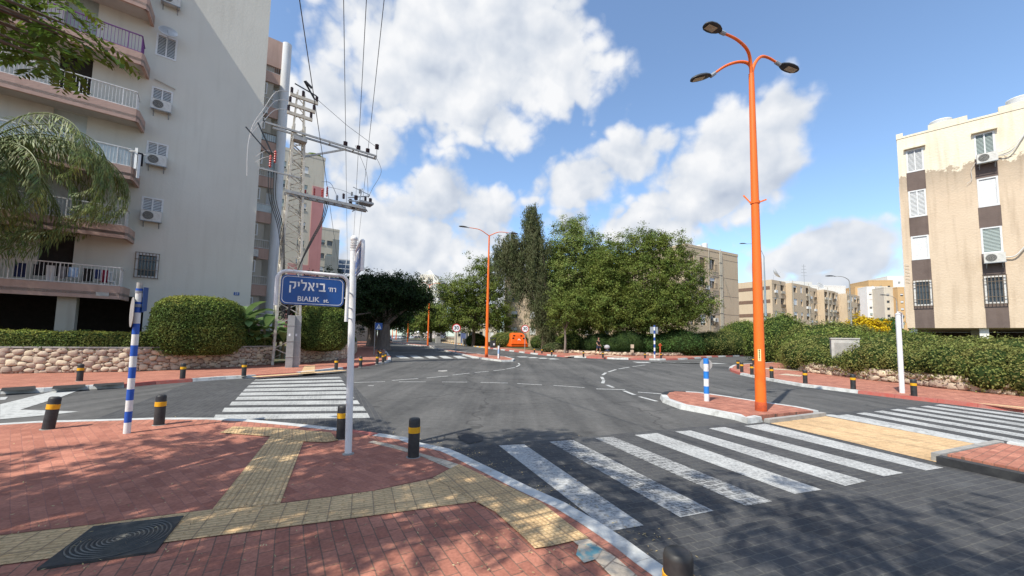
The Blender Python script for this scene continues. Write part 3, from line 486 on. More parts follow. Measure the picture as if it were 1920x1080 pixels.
def hedge_row(name, label, pts, width, z0, z1, nleaf, leaf, mat, group=None, cat='hedge', topmat=None, wob=.06, base=None):
    """clipped hedge of rectangular section along a line"""
    rs = resample(pts, .35); base = Vector(base) if base else rs[0].copy(); root = thing(name, label, cat, (base.x, base.y, z0), 0, group)
    rs = [p-Vector((base.x, base.y, 0)) for p in rs]; H = z1-z0; w = width/2
    prof = [(-w, 0), (-w*1.02, H*.5), (-w*.95, H*.88), (-w*.7, H), (w*.7, H), (w*.95, H*.88), (w*1.02, H*.5), (w, 0)]
    L_, R_ = offs(rs, 1), None; b = MB(); vs = []; npf = len(prof); wobs = [1+random.uniform(-wob, wob) for _ in rs]
    for i, p in enumerate(rs):
        d = (L_[i]-p)
        for x, z in prof: vs.append(tuple(p+d*x*.93*wobs[i]+Vector((0, 0, z*(.96 if z > H*.6 else 1)*(wobs[i] if z > H*.6 else 1)))))
    fs = [(i*npf+k, i*npf+k+1, (i+1)*npf+k+1, (i+1)*npf+k) for i in range(len(rs)-1) for k in range(npf-1)]
    fs += [tuple(range(npf)), tuple(range((len(rs)-1)*npf, len(rs)*npf))[::-1]]; b.add(vs, fs); b.build('branches', 'core', root, True)
    V = np.array(vs).reshape(len(rs), npf, 3); i = rng.integers(0, len(rs)-1, nleaf); segl = np.array([math.hypot(prof[k+1][0]-prof[k][0], prof[k+1][1]-prof[k][1]) for k in range(npf-1)]); k = rng.choice(npf-1, nleaf, p=segl/segl.sum())
    u = rng.random((nleaf, 1)); v = rng.random((nleaf, 1)); A, B, C, D = V[i, k], V[i, k+1], V[i+1, k], V[i+1, k+1]
    p = (A*(1-u)+C*u)*(1-v)+(B*(1-u)+D*u)*v; nm = np.cross(B-A, C-A); nm /= np.maximum(np.linalg.norm(nm, axis=1, keepdims=True), 1e-6)
    cen = (V[i, 0]+V[i, -1])/2+np.array([0, 0, H*.5]); sg = np.sign(np.sum((p-cen)*nm, axis=1, keepdims=True)); nm *= sg
    p = p+nm*(np.abs(rng.normal(size=(nleaf, 1)))*.035+.02)
    lf = leafmesh('leaves', p, nm+rng.normal(size=p.shape)*.55, rng.normal(size=p.shape), leaf*(.6+.8*rng.random(nleaf)), leaf*.55, mat, root, .1)
    if topmat:
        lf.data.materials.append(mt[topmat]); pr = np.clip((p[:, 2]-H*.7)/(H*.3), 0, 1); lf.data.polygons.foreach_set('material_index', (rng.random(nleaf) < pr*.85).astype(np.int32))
    return root
def stone_wall(label, pts, z0, z1, thick=.35, size=.24, side=1, capz=.06):
    """rubble wall along pts; stones stand proud on the side `side` (left of travel: +1)"""
    rs = [Vector((p[0], p[1], 0)) for p in pts]; base = rs[0].copy(); root = thing('stone_wall', label, 'wall', (base.x, base.y, 0)); rs = [p-base for p in rs]
    bk = MB(); inn = offs(rs, -side*thick)
    poly = [(p.x, p.y) for p in rs]+[(p.x, p.y) for p in inn[::-1]]; bk.prism(poly, z0-.1, z1); bk.build('wall_core', 'mortar', root)
    cp = MB(); o2 = offs(rs, side*.05); i2 = offs(rs, -side*(thick+.03)); cp.prism([(p.x, p.y) for p in o2]+[(p.x, p.y) for p in i2[::-1]], z1, z1+capz); cp.build('coping', 'mortar' if capz < .05 else 'kgrey', root)
    sm = MB(); ico = bmesh.new(); bmesh.ops.create_icosphere(ico, subdivisions=2, radius=1); iv = [v.co.copy() for v in ico.verts]; fi = [[v.index for v in f.verts] for f in ico.faces]; ico.free()
    for a, b in zip(rs, rs[1:]):
        Ln = (b-a).length; d = (b-a)/Ln; nr = Vector((-d.y, d.x, 0))*side; H_ = z1-z0; put = np.zeros((0, 3)); hh = H_/2
        for r_, tries in ((size*.62, 10), (size*.5, 30), (size*.38, 60), (size*.28, 120), (size*.19, 160)):
            r_ = min(r_, hh)
            for _ in range(int(tries*Ln*H_/(size*size)*.35)+3):
                rr = r_*random.uniform(.85, 1.15); x = random.uniform(0, Ln); z = random.uniform(min(rr*.7, hh), max(H_-rr*.7, hh))
                if len(put) and np.any(((put[:, 0]-x)/1.22)**2+(put[:, 1]-z)**2 < ((put[:, 2]+rr)*.88)**2): continue
                put = np.vstack([put, (x, z, rr)])
        for x, z, rr in put:
            r3 = (rr*1.30*random.uniform(.92, 1.08), min(.075, rr*.6), rr*random.uniform(.80, .96)); tl = random.uniform(-.25, .25); ph = random.random()*6; c = a+d*x+Vector((0, 0, z0+z)); vs = []; pw = random.uniform(.5, .85)
            for v in iv:
                q = 1+.09*math.sin(3*v.x+ph)+.09*math.sin(4*v.z+2*ph)+.05*math.sin(7*v.x-5*v.z+ph)
                e = Vector((math.copysign(abs(v.x)**pw, v.x)*r3[0], math.copysign(abs(v.y)**.6, v.y)*r3[1], math.copysign(abs(v.z)**pw, v.z)*r3[2]))*q
                ex = e.x*math.cos(tl)-e.z*math.sin(tl); ez = e.z*math.cos(tl)+e.x*math.sin(tl)
                vs.append(c+d*ex+nr*e.y+Vector((0, 0, ez)))
            sm.add(vs, fi)
    sm.build('stones', 'stone', root, True); return root
def text_mesh(name, body, size, mat, parent, loc, rot, extrude=.002, font=None, bold=0.):
    cu = bpy.data.curves.new(name, 'FONT'); cu.body = body; cu.size = size; cu.extrude = extrude; cu.offset = bold; cu.align_x = 'CENTER'; cu.align_y = 'CENTER'
    if font: cu.font = font
    o = bpy.data.objects.new(name, cu); COL.objects.link(o); dg = bpy.context.evaluated_depsgraph_get(); me = bpy.data.meshes.new_from_object(o.evaluated_get(dg)); bpy.data.objects.remove(o); bpy.data.curves.remove(cu)
    me.materials.clear(); me.materials.append(mt[mat]); me.name = name; q = bpy.data.objects.new(name, me); COL.objects.link(q); q.parent = parent; q.location = loc; q.rotation_euler = rot; return q

# ================================================================== GROUND
def px(*l): return [G(x, y, 0.) for x, y in l]
SW = .06      # near pavement is dropped almost flush at the crossings
structure(MB().prism([(-1500, -300), (1500, -300), (1500, 2500), (-1500, 2500)], -1, -.05).build('ground', 'ground'))
structure(MB().prism([(-120, -25), (110, -25), (110, 330), (-120, 330)], -.5, 0).build('road', 'asphalt'))
AV = Vector((math.sin(R(-22.6)), math.cos(R(-22.6)), 0)); CR = Vector((math.cos(R(22.6)), math.sin(R(22.6)), 0))
# near pavement (the photographer's corner)
near_out = [(0,800),(76,795),(146,793),(219,791),(292,788.5),(401,788.5),(474,792),(560,800),(662,811),(713,818.5),(764,826),(793,837),(844,848),(870,859),(906,877),(943,895),(997,922),(1063,952),(1125,988),(1180,1024),(1227,1059)]
no_ = [G(x, y, .0) for x, y in near_out]
d0 = (no_[0]-no_[1]).normalized(); no_ = [no_[0]+d0*30]+[no_[0]+d0*8]+no_; last = no_[-1]; dl = (no_[-1]-no_[-3]).normalized()
no_ += [last+dl*.8, last+dl*.8+Vector((-.05, -1.2, 0)), last+dl*.8+Vector((-.6, -9, 0))]
kerb('kerb', [p for p in no_], -.20, SW+.004, ['kwhite', 'kred'], lambda i: 1 if i in (28, 29, 38) else 0, 1.0)
inner = offs(resample(no_, 1.0), -.19)
slab('pavement', [(p.x, p.y) for p in inner]+[(-2, -14), (-45, -14)], -.4, SW, 'red')
b = MB()                                                               # beyond the guiding strip the bricks run another way
lp = [(0,806),(76,804),(219,798),(365,796.5),(437,798),(510,800),(620,809),(757,837),(786,848),(837,862),(860,870),(811.6,895),(700,920.5),(525,944),(350,960.6),(171,984),(0,1004)]
q = [G(x, y, SW) for x, y in lp]; q.append(q[-1]+(q[-1]-q[-2]).normalized()*14); q.append(q[0]+Vector((-18, -1.5, 0)))
b.add([(p.x, p.y, SW+.004) for p in q], [tuple(range(len(q)))]); structure(b.build('pavement_bricks', 'redleft'))
def zsheet(name, polys, z, mat, kind='structure'):
    b = MB()
    for pl in polys:
        q = [G(x, y, z) for x, y in pl]; b.add([(p.x, p.y, z) for p in q], [tuple(range(len(q)))])
    o = b.build(name, mat); o['kind'] = kind; return o
Z1, Z2, Z3 = SW+.008, SW+.012, SW+.016
sl = G(0, 1059, Z1)+(G(0, 1059, Z1)-G(700, 966, Z1)).normalized()*12; su = G(0, 1004, Z1)+(G(0, 1004, Z1)-G(700, 920.5, Z1)).normalized()*12
b = MB(); q = [G(x, y, Z1) for x, y in [(0,1004),(171,984),(350,960.6),(397,955),(525,944),(700,920.5),(811.6,897),(850,906),(892,940),(700,966),(602,979),(306,1017),(69,1050),(0,1059)]]+[sl, su]
b.add([(p.x, p.y, Z1) for p in q], [tuple(range(len(q)))]); structure(b.build('guiding_strip', 'yellow'))
zsheet('warning_tiles', [[(811.6,895.5),(860,870),(881,879),(910,893),(961,915),(1016,942),(1063,979),(1104,1009),(1074,1014),(1034,1023),(1003,1028),(983,1008),(961,988),(928,959),(892,940),(845,913)]], Z2, 'dome')
zsheet('guiding_stem', [[(397,956),(507,818),(569,827.5),(525,945)]], Z2, 'stem')
zsheet('warning_tiles', [[(412,811),(437,799.5),(510,801.5),(620,810.5),(634,825),(612,829),(569,827.5),(507,818)]], Z3, 'dome')
zsheet('cream_edging', [[(786,849),(837,863),(860,870.5),(881,880),(852,882),(793,857)], [(700,826),(757,838),(786,849),(793,857),(740,841),(690,829)], [(1103,1010),(1158,1047),(1200,1084),(1150,1084),(1112,1045),(1074,1014)]], Z1, 'cream')
zsheet('paint_smear', [[(1085,1022),(1108,1018),(1130,1030),(1118,1048),(1095,1055),(1080,1040)]], Z2, 'teal')
# far-left pavement and left side of the avenue
lk = [(0,739),(82,735.5),(166,730),(233,727),(292,721),(423,711.5),(481,708.5),(560,703),(644,692.6),(665,690),(707,684),(725,681),(733.7,677),(733,671),(725,660),(715,652),(716,645)]
L_ = px(*lk); L_.append(L_[-1]+AV*45); L_.append(L_[-1]+AV*70+Vector((-8, 0, 0))); L_ = [L_[0]+(L_[0]-L_[1]).normalized()*25]+L_
kerb('kerb', L_, .22, .11, ['kwhite', 'kred'], lambda i: 1 if i in (28, 29, 32, 33, 37, 38, 39, 46, 47) or (i > 56 and (i//2) % 2) else 0, 1.0)
li = offs(resample(L_, 1.0), .2)
slab('far_pavement', [(p.x, p.y) for p in li]+[(-130, 150), (-130, -20)], -.3, .10, 'redfar')
zsheet('drain_slots', [[(4,727),(66,723.5),(67,729.5),(0,734)], [(100,723.5),(160,720.3),(160,725.5),(97,729.5)], [(176,719.6),(232,716.5),(232,720.5),(174,724.5)]], .115, 'kblack')
zsheet('guiding_strip', [[(562,699),(640,693.5),(652,694.5),(575,700.5),(480,707),(470,705.5)], [(563,700),(571,686),(591,685),(590,698)]], .108, 'refuge')
# avenue: far median with its nose, near median, islands
mn = px((801,650.6),(852,663),(882,670),(912,675),(940,678.4),(962.5,678),(966,675.5),(949,671),(921,668.5),(890,664.5),(856,660))
A0 = mn[0]; A1 = mn[-1]
mL = [A0+AV*60+Vector((-6, 0, 0)), A0]+mn[1:]+[A1+AV*22, A0+CR*1.7, A0+AV*60+CR*1.7+Vector((-6, 0, 0))]
kerb('kerb', mL, .18, .12, ['kwhite', 'kgrey'], lambda i: i % 2 if (i < 84 or i > 104) else 0, 1.0)
structure(MB().prism([(p.x, p.y) for p in offs(resample(mL, 1.0), .16)], -.1, .115).build('far_median', 'redfar'))
nm = px((1537,779),(1519,775),(1493.5,770),(1439,762),(1358.5,749),(1311,742),(1260,739),(1243,741.5),(1237,747),(1242,755),(1275,767.5),(1315,775),(1377,787.5),(1402,795.5),(1431,792))
kerb('kerb', nm, .20, .12, ['kwhite', 'kblack', 'kgrey'], lambda i: 1 if i in (11, 12, 13, 14, 15) else 0, .35)
structure(MB().prism([(p.x, p.y) for p in offs(resample(nm, .35), .17)], -.1, .118).build('near_median', 'redfar'))
ge = px((1431,792),(1537,779)); kerb('kerb', ge, -.14, .09, ['kgrey'], lambda i: 0, .6)
rn = px((1887,842),(1767,868.5)); rd = (rn[1]-rn[0]).normalized(); e1 = rn[1]-AV*9; e0 = rn[0]-AV*9
kerb('kerb', [rn[0], e0], .18, .12, ['kwhite', 'kblack'], lambda i: (i//2) % 2, .5)
kerb('kerb', [rn[1], e1], -.18, .12, ['kblack', 'kblack'], lambda i: 0, .8)
structure(MB().prism([tuple(p.xy) for p in (rn[0]-AV*.0+rd*.17, rn[1]-rd*.17, e1-rd*.17, e0+rd*.17)], -.1, .116).build('near_median', 'redfar'))
kerb('kerb', [rn[0]-AV*.0, rn[1]], -.12, .125, ['kgrey'], lambda i: 0, .6)
zsheet('refuge_bricks', [[(1431,790.5),(1539,778.5),(1889,842.5),(1767,869)]], .009, 'refuge')
zsheet('refuge_line', [[(1539,777.5),(1560,777),(1905,841),(1888,843)]], .012, 'paint')
# dark paved crossings
za, zb = G(850, 842), G(1590, 772); zc = zb+(zb-za).normalized()*22; s_ = Vector((3.2, -16, 0))
b = MB(); q = [za+(za-zb).normalized()*1.2, za, G(1400, 792), zb, zc, zc+s_*1.5, za+s_+Vector((-6, 2, 0))]; b.add([(p.x, p.y, .004) for p in q], [tuple(range(len(q)))[::-1]]); structure(b.build('crossing_paving', 'dark'))
zsheet('crossing_paving', [[(163,792),(365,714),(481,708.2),(560,703),(640,697),(670.6,730.5),(703,766),(742,812),(724,822),(640,812),(480,793),(300,790)]], .004, 'darkleft')
Z = .008
zl = [[(935,835),(983,833),(1207,985),(1143,996)],[(1190,815.5),(1232,812),(1541,918),(1490,926)],[(1265.6,809),(1295,807),(1625,901.6),(1585,911)],[(1329,803),(1358.6,800.6),(1694,886.7),(1657.5,893)],[(1395,798.5),(1435,794.5),(1769,877),(1736,882)]]
for k, q in enumerate(zl): zsheet('crossing_stripe', [q], Z, 'zebra')
for q in [[(1030,828),(1075,825),(1338.5,958),(1276.5,970)],[(1115,821),(1150,819),(1448,940),(1398.7,948.7)]]: zsheet('crossing_stripe', [q], Z, 'zebraold')
cdir = Vector((math.sin(R(66.5)), math.cos(R(66.5)), 0)); sdr = Vector((math.sin(R(168.4)), math.cos(R(168.4)), 0))
z0_ = G(1570, 779.5)
for k in range(8):
    a = z0_+cdir*k*.80; w_ = .42
    b = MB(); b.add([(p.x, p.y, Z) for p in (a, a+cdir*w_, a+cdir*w_+sdr*3.0, a+sdr*3.0)], [(0, 3, 2, 1)]); structure(b.build('crossing_stripe', 'zebra'))
for x0, y0, x1, y1, h0 in [(406,780,691,777,9),(423,766.5,683,764,8),(437,754.5,672,752,7),(448,745,662,742,6),(455,737,654,734,5.5),(462,729.5,650,726,5),(469,722.5,646,718.5,4.2),(476,716,642,712,3.6),(483,710,638,706,3)]:
    zsheet('crossing_stripe', [[(x0-2, y0-h0/2+2), (x1-2, y1-h0/2+2), (x1+3, y1+h0/2+2), (x0-7, y0+h0/2+2)]], Z, 'zebraleft')
for i in range(6):                                                       # zebra over the avenue, and over the far right street
    x = 741+i*27; zsheet('crossing_stripe', [[(x, 667+i*.1), (x+14, 667+i*.1), (x+28, 672), (x+10, 672)]], Z, 'paint')
for i in range(5): zsheet('crossing_stripe', [[(1185-i*2+i*28, 678+i*.35), (1240+i*26, 679.5+i*.3), (1262+i*26, 681+i*.35), (1196+i*26, 680.2+i*.35)]], Z, 'paint')
for i in range(4): zsheet('crossing_stripe', [[(968+i*19, 668.5+i*1.2), (984+i*18, 668.2+i*1.2), (996+i*18, 670+i*1.2), (975+i*19, 670.2+i*1.2)]], Z, 'paint')
# lane markings
def dash(pts, w=.11, mat='paint'):
    b = MB()
    for (xa, ya), (xb, yb) in pts:
        a, c = G(xa, ya), G(xb, yb); d = (c-a).normalized(); n_ = Vector((-d.y, d.x, 0))*w/2
        b.add([(p.x, p.y, Z) for p in (a-n_, c-n_, c+n_, a+n_)], [(0, 1, 2, 3)])
    structure(b.build('lane_marking', mat))
dash([((664,717.5),(722,716)),((735,713.7),(784,710)),((748,716.3),(798,716.3)),((800,709),(840,705.3)),((829,716.5),(876,716.8)),((848,703.5),(880,700)),((890,698.7),(917,696.3)),((901,717.3),(952,718.6)),((925,695.5),(947,693)),((970,719.5),(1016,722)),((1038,723),(1096,727)),((950,692),(966,689)),((968,688),(975,684)),((974,683.5),(972,681)),((690,723.5),(701,723.6))], .10)
dash([((1118,729.5),(1172,731)),((1170,733),(1190,741)),((1199,744),(1232,753)),((1196,735.5),(1240,739)),((1131,712),(1128,707)),((1130,719),(1132,713.5)),((1150,727),(1138,722)),((1130,703.5),(1136,699)),((1141,697.5),(1155,693)),((1160,692),(1180,688.5)),((1186,687.5),(1210,684.5))], .13)
zsheet('lane_arrow', [[(0,758),(98,734),(150,731),(112,745),(38,768),(150,771.5),(90,778),(0,786)]], Z, 'paint')
zsheet('lane_marking', [[(0,745),(15,744),(10,749),(0,750)]], Z, 'paint')
zsheet('tar_patch', [[(855,812),(872,806),(905,818),(906,826),(880,832),(862,824)]], .009, 'patch')
zsheet('manhole_cover', [[(822,694.5),(838,693.8),(839,696),(830,697),(821,696.2)]], Z, 'kgrey')
# right corner island with the rubble wall
rk = px((1483,680),(1442,681.6),(1396,684.5),(1374,687),(1366,691.5),(1370,697),(1387,703),(1435,713),(1502,725),(1608,738),(1757,755.5),(1920,775))
rk = [rk[0]+(rk[0]-rk[1]).normalized()*40]+rk+[rk[-1]+(rk[-1]-rk[-2]).normalized()*25]
kerb('kerb', rk, .20, .11, ['kwhite', 'kred'], lambda i: 0 if i < 60 or (i//4) % 3 else 1, .9)
slab('right_pavement', [(p.x, p.y) for p in offs(resample(rk, .9), .18)]+[(110, -20), (110, 70)], -.3, .10, 'redfar')
zsheet('cream_edging', [[(1400,690),(1412,688.5),(1590,698),(1588,700)], [(1459,702),(1475,700.5),(1505,704),(1500,706)]], .106, 'cream')
zsheet('cream_edging', [[(1857,757),(1920,763),(1920,768),(1800,753)]], .107, 'refuge')
# far side pavement, from the avenue round into the far right street
fk = px((779,635),(827,642),(915,653.5),(1000,664.4),(1053,669.4),(1099,671.5),(1159,674),(1237,675.8),(1283,674.5),(1315,672),(1340,670),(1416,667),(1481,664))
fk = [fk[0]+AV*80]+fk+[fk[-1]+(fk[-1]-fk[-2]).normalized()*60]
kerb('kerb', fk[3:][::-1], -.25, .14, ['kwhite', 'kred'], lambda i: (i//2) % 2, .9)
kerb('kerb', fk[:4][::-1], -.25, .14, ['kwhite', 'kyellow', 'kgrey'], lambda i: (i % 2) if i < 34 else 2, 1.5)
slab('far_pavement', [(p.x, p.y) for p in offs(resample(fk[::-1], 1.6), -.2)][::-1]+[(150, 120), (150, 330), (-40, 330)], -.3, .11, 'redfar')
zsheet('cream_edging', [[(1058,668),(1100,664.6),(1118,665),(1060,669.2)], [(1128,665.6),(1137,665.4),(1190,671.5),(1180,672)]], .118, 'cream')
# planted ground behind the pavements
gl = px((0,705),(239,701.5),(437,691.5),(515,686.5),(655,675),(668,660)); b = MB(); q = [gl[0]+(gl[0]-gl[1]).normalized()*20]+[p+Vector((-.3, .3, 0)) for p in gl]+[gl[-1]+AV*120, Vector((-140, 140, 0)), Vector((-110, 0, 0))]
b.prism([(p.x, p.y) for p in q], 0, .16); structure(b.build('garden_soil', 'lawn'))
gr = px((1040,662),(1100,664),(1160,668),(1240,669),(1300,668),(1400,662.5),(1480,660.5)); q = [gr[0]+AV*200+CR*4]+gr+[gr[-1]+Vector((60, 20, 0)), Vector((140, 300, 0))]
b = MB(); b.prism([(p.x, p.y) for p in q], 0, .18); structure(b.build('garden_soil', 'lawn'))
gq = px((1482,690),(1517,699),(1589,707),(1637,714),(1685,719),(1763,729),(1920,744)); q = [p+Vector((.5, .3, 0)) for p in gq]; q = [q[0]+Vector((30, 18, 0))]+q+[q[-1]+Vector((3, -12, 0)), Vector((100, -10, 0)), Vector((100, 55, 0))]
b = MB(); b.prism([(p.x, p.y) for p in q], 0, .17); structure(b.build('garden_soil', 'lawn'))
# cast iron cover with concentric ribs, standing in the guiding strip
q = [G(x, y, SW+.01) for x, y in [(69,1067.5),(175,988),(344.5,968),(292,1035)]]; c = sum(q, Vector())/4; root = thing('manhole_cover', 'square dark cast iron utility cover with concentric ribs in the yellow guiding strip', 'manhole cover', (c.x, c.y, SW))
b = MB(); b.prism([((p-c).x, (p-c).y) for p in q], .0, .018); b.build('cover_plate', 'manhole', root)
b = MB(); u = (q[1]-q[0])/2; v = (q[3]-q[0])/2
for k in range(11):
    r_ = .08+k*.085; pts = []
    for a in range(49):
        t = a/48*2*math.pi; x = math.cos(t)*r_; y = math.sin(t)*r_
        if abs(x) > .93 or abs(y) > .93: x = max(-.93, min(.93, x)); y = max(-.93, min(.93, y))
        pts.append(u*x+v*y+Vector((0, 0, .020)))
    b.tube(pts, .006, 4)
b.build('ribs', 'manrib', root)

# ================================================================== BUILDINGS
def holes_wall(b, x0, x1, z0, z1, holes, y=0., depth=.25, mi=0):
    """front wall face in the plane y with real openings and their reveals"""
    xs = sorted({x0, x1}|{v for h in holes for v in (h[0], h[1])}); zs = sorted({z0, z1}|{v for h in holes for v in (h[2], h[3])})
    for xa, xb in zip(xs, xs[1:]):
        for za_, zb_ in zip(zs, zs[1:]):
            cx, cz = (xa+xb)/2, (za_+zb_)/2
            if any(h[0] < cx < h[1] and h[2] < cz < h[3] for h in holes): continue
            b.add([(xa, y, za_), (xb, y, za_), (xb, y, zb_), (xa, y, zb_)], [(0, 1, 2, 3)], mi)
    for h in holes:
        a, c, d, e = h[:4]; Y = y+depth
        b.add([(a, y, d), (c, y, d), (c, Y, d), (a, Y, d)], [(0, 3, 2, 1)], mi); b.add([(a, y, e), (c, y, e), (c, Y, e), (a, Y, e)], [(0, 1, 2, 3)], mi)
        b.add([(a, y, d), (a, Y, d), (a, Y, e), (a, y, e)], [(0, 1, 2, 3)], mi); b.add([(c, y, d), (c, Y, d), (c, Y, e), (c, y, e)], [(0, 3, 2, 1)], mi)
def shell(b, x0, x1, y0, y1, z0, z1, front=False, mi=0):
    """side, back and roof faces of a block (front left open for holes_wall)"""
    v = [(x0,y0,z0),(x1,y0,z0),(x1,y1,z0),(x0,y1,z0),(x0,y0,z1),(x1,y0,z1),(x1,y1,z1),(x0,y1,z1)]
    b.add(v, ([(0,1,5,4)] if front else [])+[(0,3,2,1),(4,5,6,7),(1,2,6,5),(2,3,7,6),(3,0,4,7)], mi)
def window(root, x0, x1, z0, z1, kind='shutter2', y=0., depth=.25, fr='slat', lab=None):
    w = MB(); f = .05; yo, yi = y-.025, y+.06
    for a, c, d, e in ((x0-f*.6, x0+f, z0-f*.6, z1+f*.6), (x1-f, x1+f*.6, z0-f*.6, z1+f*.6), (x0+f, x1-f, z0-f*.6, z0+f), (x0+f, x1-f, z1-f, z1+f*.6)): w.box(a, c, yo, yi, d, e)
    if kind == 'shutter2': w.box((x0+x1)/2-.03, (x0+x1)/2+.03, yo+.004, yi, z0+f, z1-f)
    W_ = w.build('window', fr, root)
    g = MB(); g.add([(x0, y+depth-.02, z0), (x1, y+depth-.02, z0), (x1, y+depth-.02, z1), (x0, y+depth-.02, z1)], [(0, 1, 2, 3)]); g.build('pane', 'glass', W_)
    if kind.startswith('shutter') or kind == 'roll':
        s = MB(); n = max(4, int((z1-z0)/(.085 if kind != 'roll' else .07))); hh = (z1-z0-2*f)/n
        for a, c in (((x0+f, (x0+x1)/2-.03), ((x0+x1)/2+.03, x1-f)) if kind == 'shutter2' else ((x0+f, x1-f),)):
            for k in range(n):
                z = z0+f+k*hh; t = .028 if kind != 'roll' else .008
                s.add([(a, y+.03-t, z), (c, y+.03-t, z), (c, y+.03+t*.4, z+hh*(.78 if kind != 'roll' else .95)), (a, y+.03+t*.4, z+hh*(.78 if kind != 'roll' else .95))], [(0, 1, 2, 3)])
        s.build('shutter', lab or 'slat', W_)
    if kind == 'bars':
        s = MB(); n = max(4, int((x1-x0)/.11))
        for k in range(n+1): x = x0-.05+(x1-x0+.1)*k/n; s.bar((x, y-.16, z0-.06), (x, y-.16, z1+.05), .028)
        for z in (z0-.06, z0+.35, z1-.3, z1+.05): s.bar((x0-.07, y-.16, z), (x1+.07, y-.16, z), .03)
        for x in (x0-.05, x1+.05):
            for z in (z0-.06, z1+.05): s.bar((x, y-.17, z), (x, y+.02, z), .02)
        s.build('security_bars', 'bars', W_)
    return W_
def railing(parent, x0, x1, y, z0, z1, mat='railw', ends=(True, True), ydep=1.3, panel=None, step=.12):
    r = MB(); r.bar((x0, y, z1), (x1, y, z1), .05, .045); r.bar((x0, y, z0+.06), (x1, y, z0+.06), .035)
    n = int((x1-x0)/step)
    for k in range(n+1): x = x0+(x1-x0)*k/n; r.bar((x, y, z0+.06), (x, y, z1), .016 if k % 12 else .04)
    for e, x in zip(ends, (x0, x1)):
        if e:
            r.bar((x, y, z1), (x, y+ydep, z1), .05, .045); r.bar((x, y, z0+.06), (x, y+ydep, z0+.06), .035)
            for k in range(1, int(ydep/step)): r.bar((x, y+k*step, z0+.06), (x, y+k*step, z1), .016)
    o = r.build('railing', mat, parent)
    if panel:
        p = MB(); p.box(x0+.04, x1-.04, y+.03, y+.04, z0+.08, z1-.04); p.build('panel', panel, o)
    return o
AC_COUNT = [0]
ac_proto = None
def aircon(root, x, y, z, label, w=.80, h=.55):
    """outdoor unit on its bracket, mounted on a facade (local coordinates of the building)"""
    global ac_proto
    mw = Matrix.Translation(root.location) @ Matrix.Rotation(root.rotation_euler.z, 4, 'Z'); loc = mw @ Vector((x, y, z))
    if ac_proto is None:
        t = thing('air_conditioner', label, 'air conditioner', loc, root.rotation_euler.z, 'air conditioner units hung on the walls')
        b = MB(); b.box(-.40, .40, -.32, 0, 0, .55); b.build('casing', 'acw', t)
        g = MB(); g.tube([(-.13, -.325, .275), (-.13, -.335, .275)], .215, 20); 
        o = g.build('fan_grille', 'acd', t); g = MB()
        for k in range(1, 5): g.tube([(-.13+math.cos(a)*.05*k, -.34, .275+math.sin(a)*.05*k) for a in np.linspace(0, 2*math.pi, 17)], .004, 4)
        g.build('grille_rings', 'acw', o)
        b = MB()
        for xx in (-.3, .3): b.bar((xx, -.38, -.03), (xx, .05, -.03), .04); b.bar((xx, .03, -.03), (xx, .03, -.3), .035); b.bar((xx, -.33, -.04), (xx, .02, -.28), .025)
        b.bar((-.42, -.36, -.03), (.42, -.36, -.03), .035); b.build('bracket', 'greysteel', t); ac_proto = t; return t
    return dup(ac_proto, loc, root.rotation_euler.z, label)

# --- tall left block: blank gable wall, stack of balconies
def scl(v): return 1.75+(v-1.75)*1.045
LB = thing('apartment_block', 'tall pale grey apartment block with a blank wall and dusty pink balconies', 'apartment building', (-19.33, 19.86, .15), R(39))
TOPZ = 24.6; b = MB(); wz = [(5.54-1.18+3.0*k, 5.54+3.0*k) for k in range(7)]
hol = [(.0, .80, a, c) for a, c in wz]+[(-3.3, -2.2, 4.05+3*k, 6.05+3*k) for k in range(7)]+[(-6.6, -4.9, 3.95+3*k, 6.1+3*k) for k in range(7)]+[(-9.6, -8.2, 4.7+3*k, 6.0+3*k) for k in range(7)]
holes_wall(b, -14, 4.97, 3.3, TOPZ, hol); shell(b, -14, 4.97, 0, 13, 3.3, TOPZ)
b.box(.42, 4.97, .004, 12.9, -.3, 3.31); b.box(-14, .42, 5, 5.2, -.3, 3.3); b.build('wall', 'plaster', LB)
b = MB(); b.box(-14, .42, 5.0-.01, 5.0-.004, -.3, 3.3); b.box(-14, .5, 0, 5, 3.24, 3.297); b.build('undercroft', 'dark_in', LB)  # dark sheets over rear wall and ceiling: shade of the open floor as colour
for x in (-2.1, -6.4, -10.5): MB().box(x-.3, x+.3, -.9, -.3, -.3, 3.28).build('pillar', 'bback', LB)
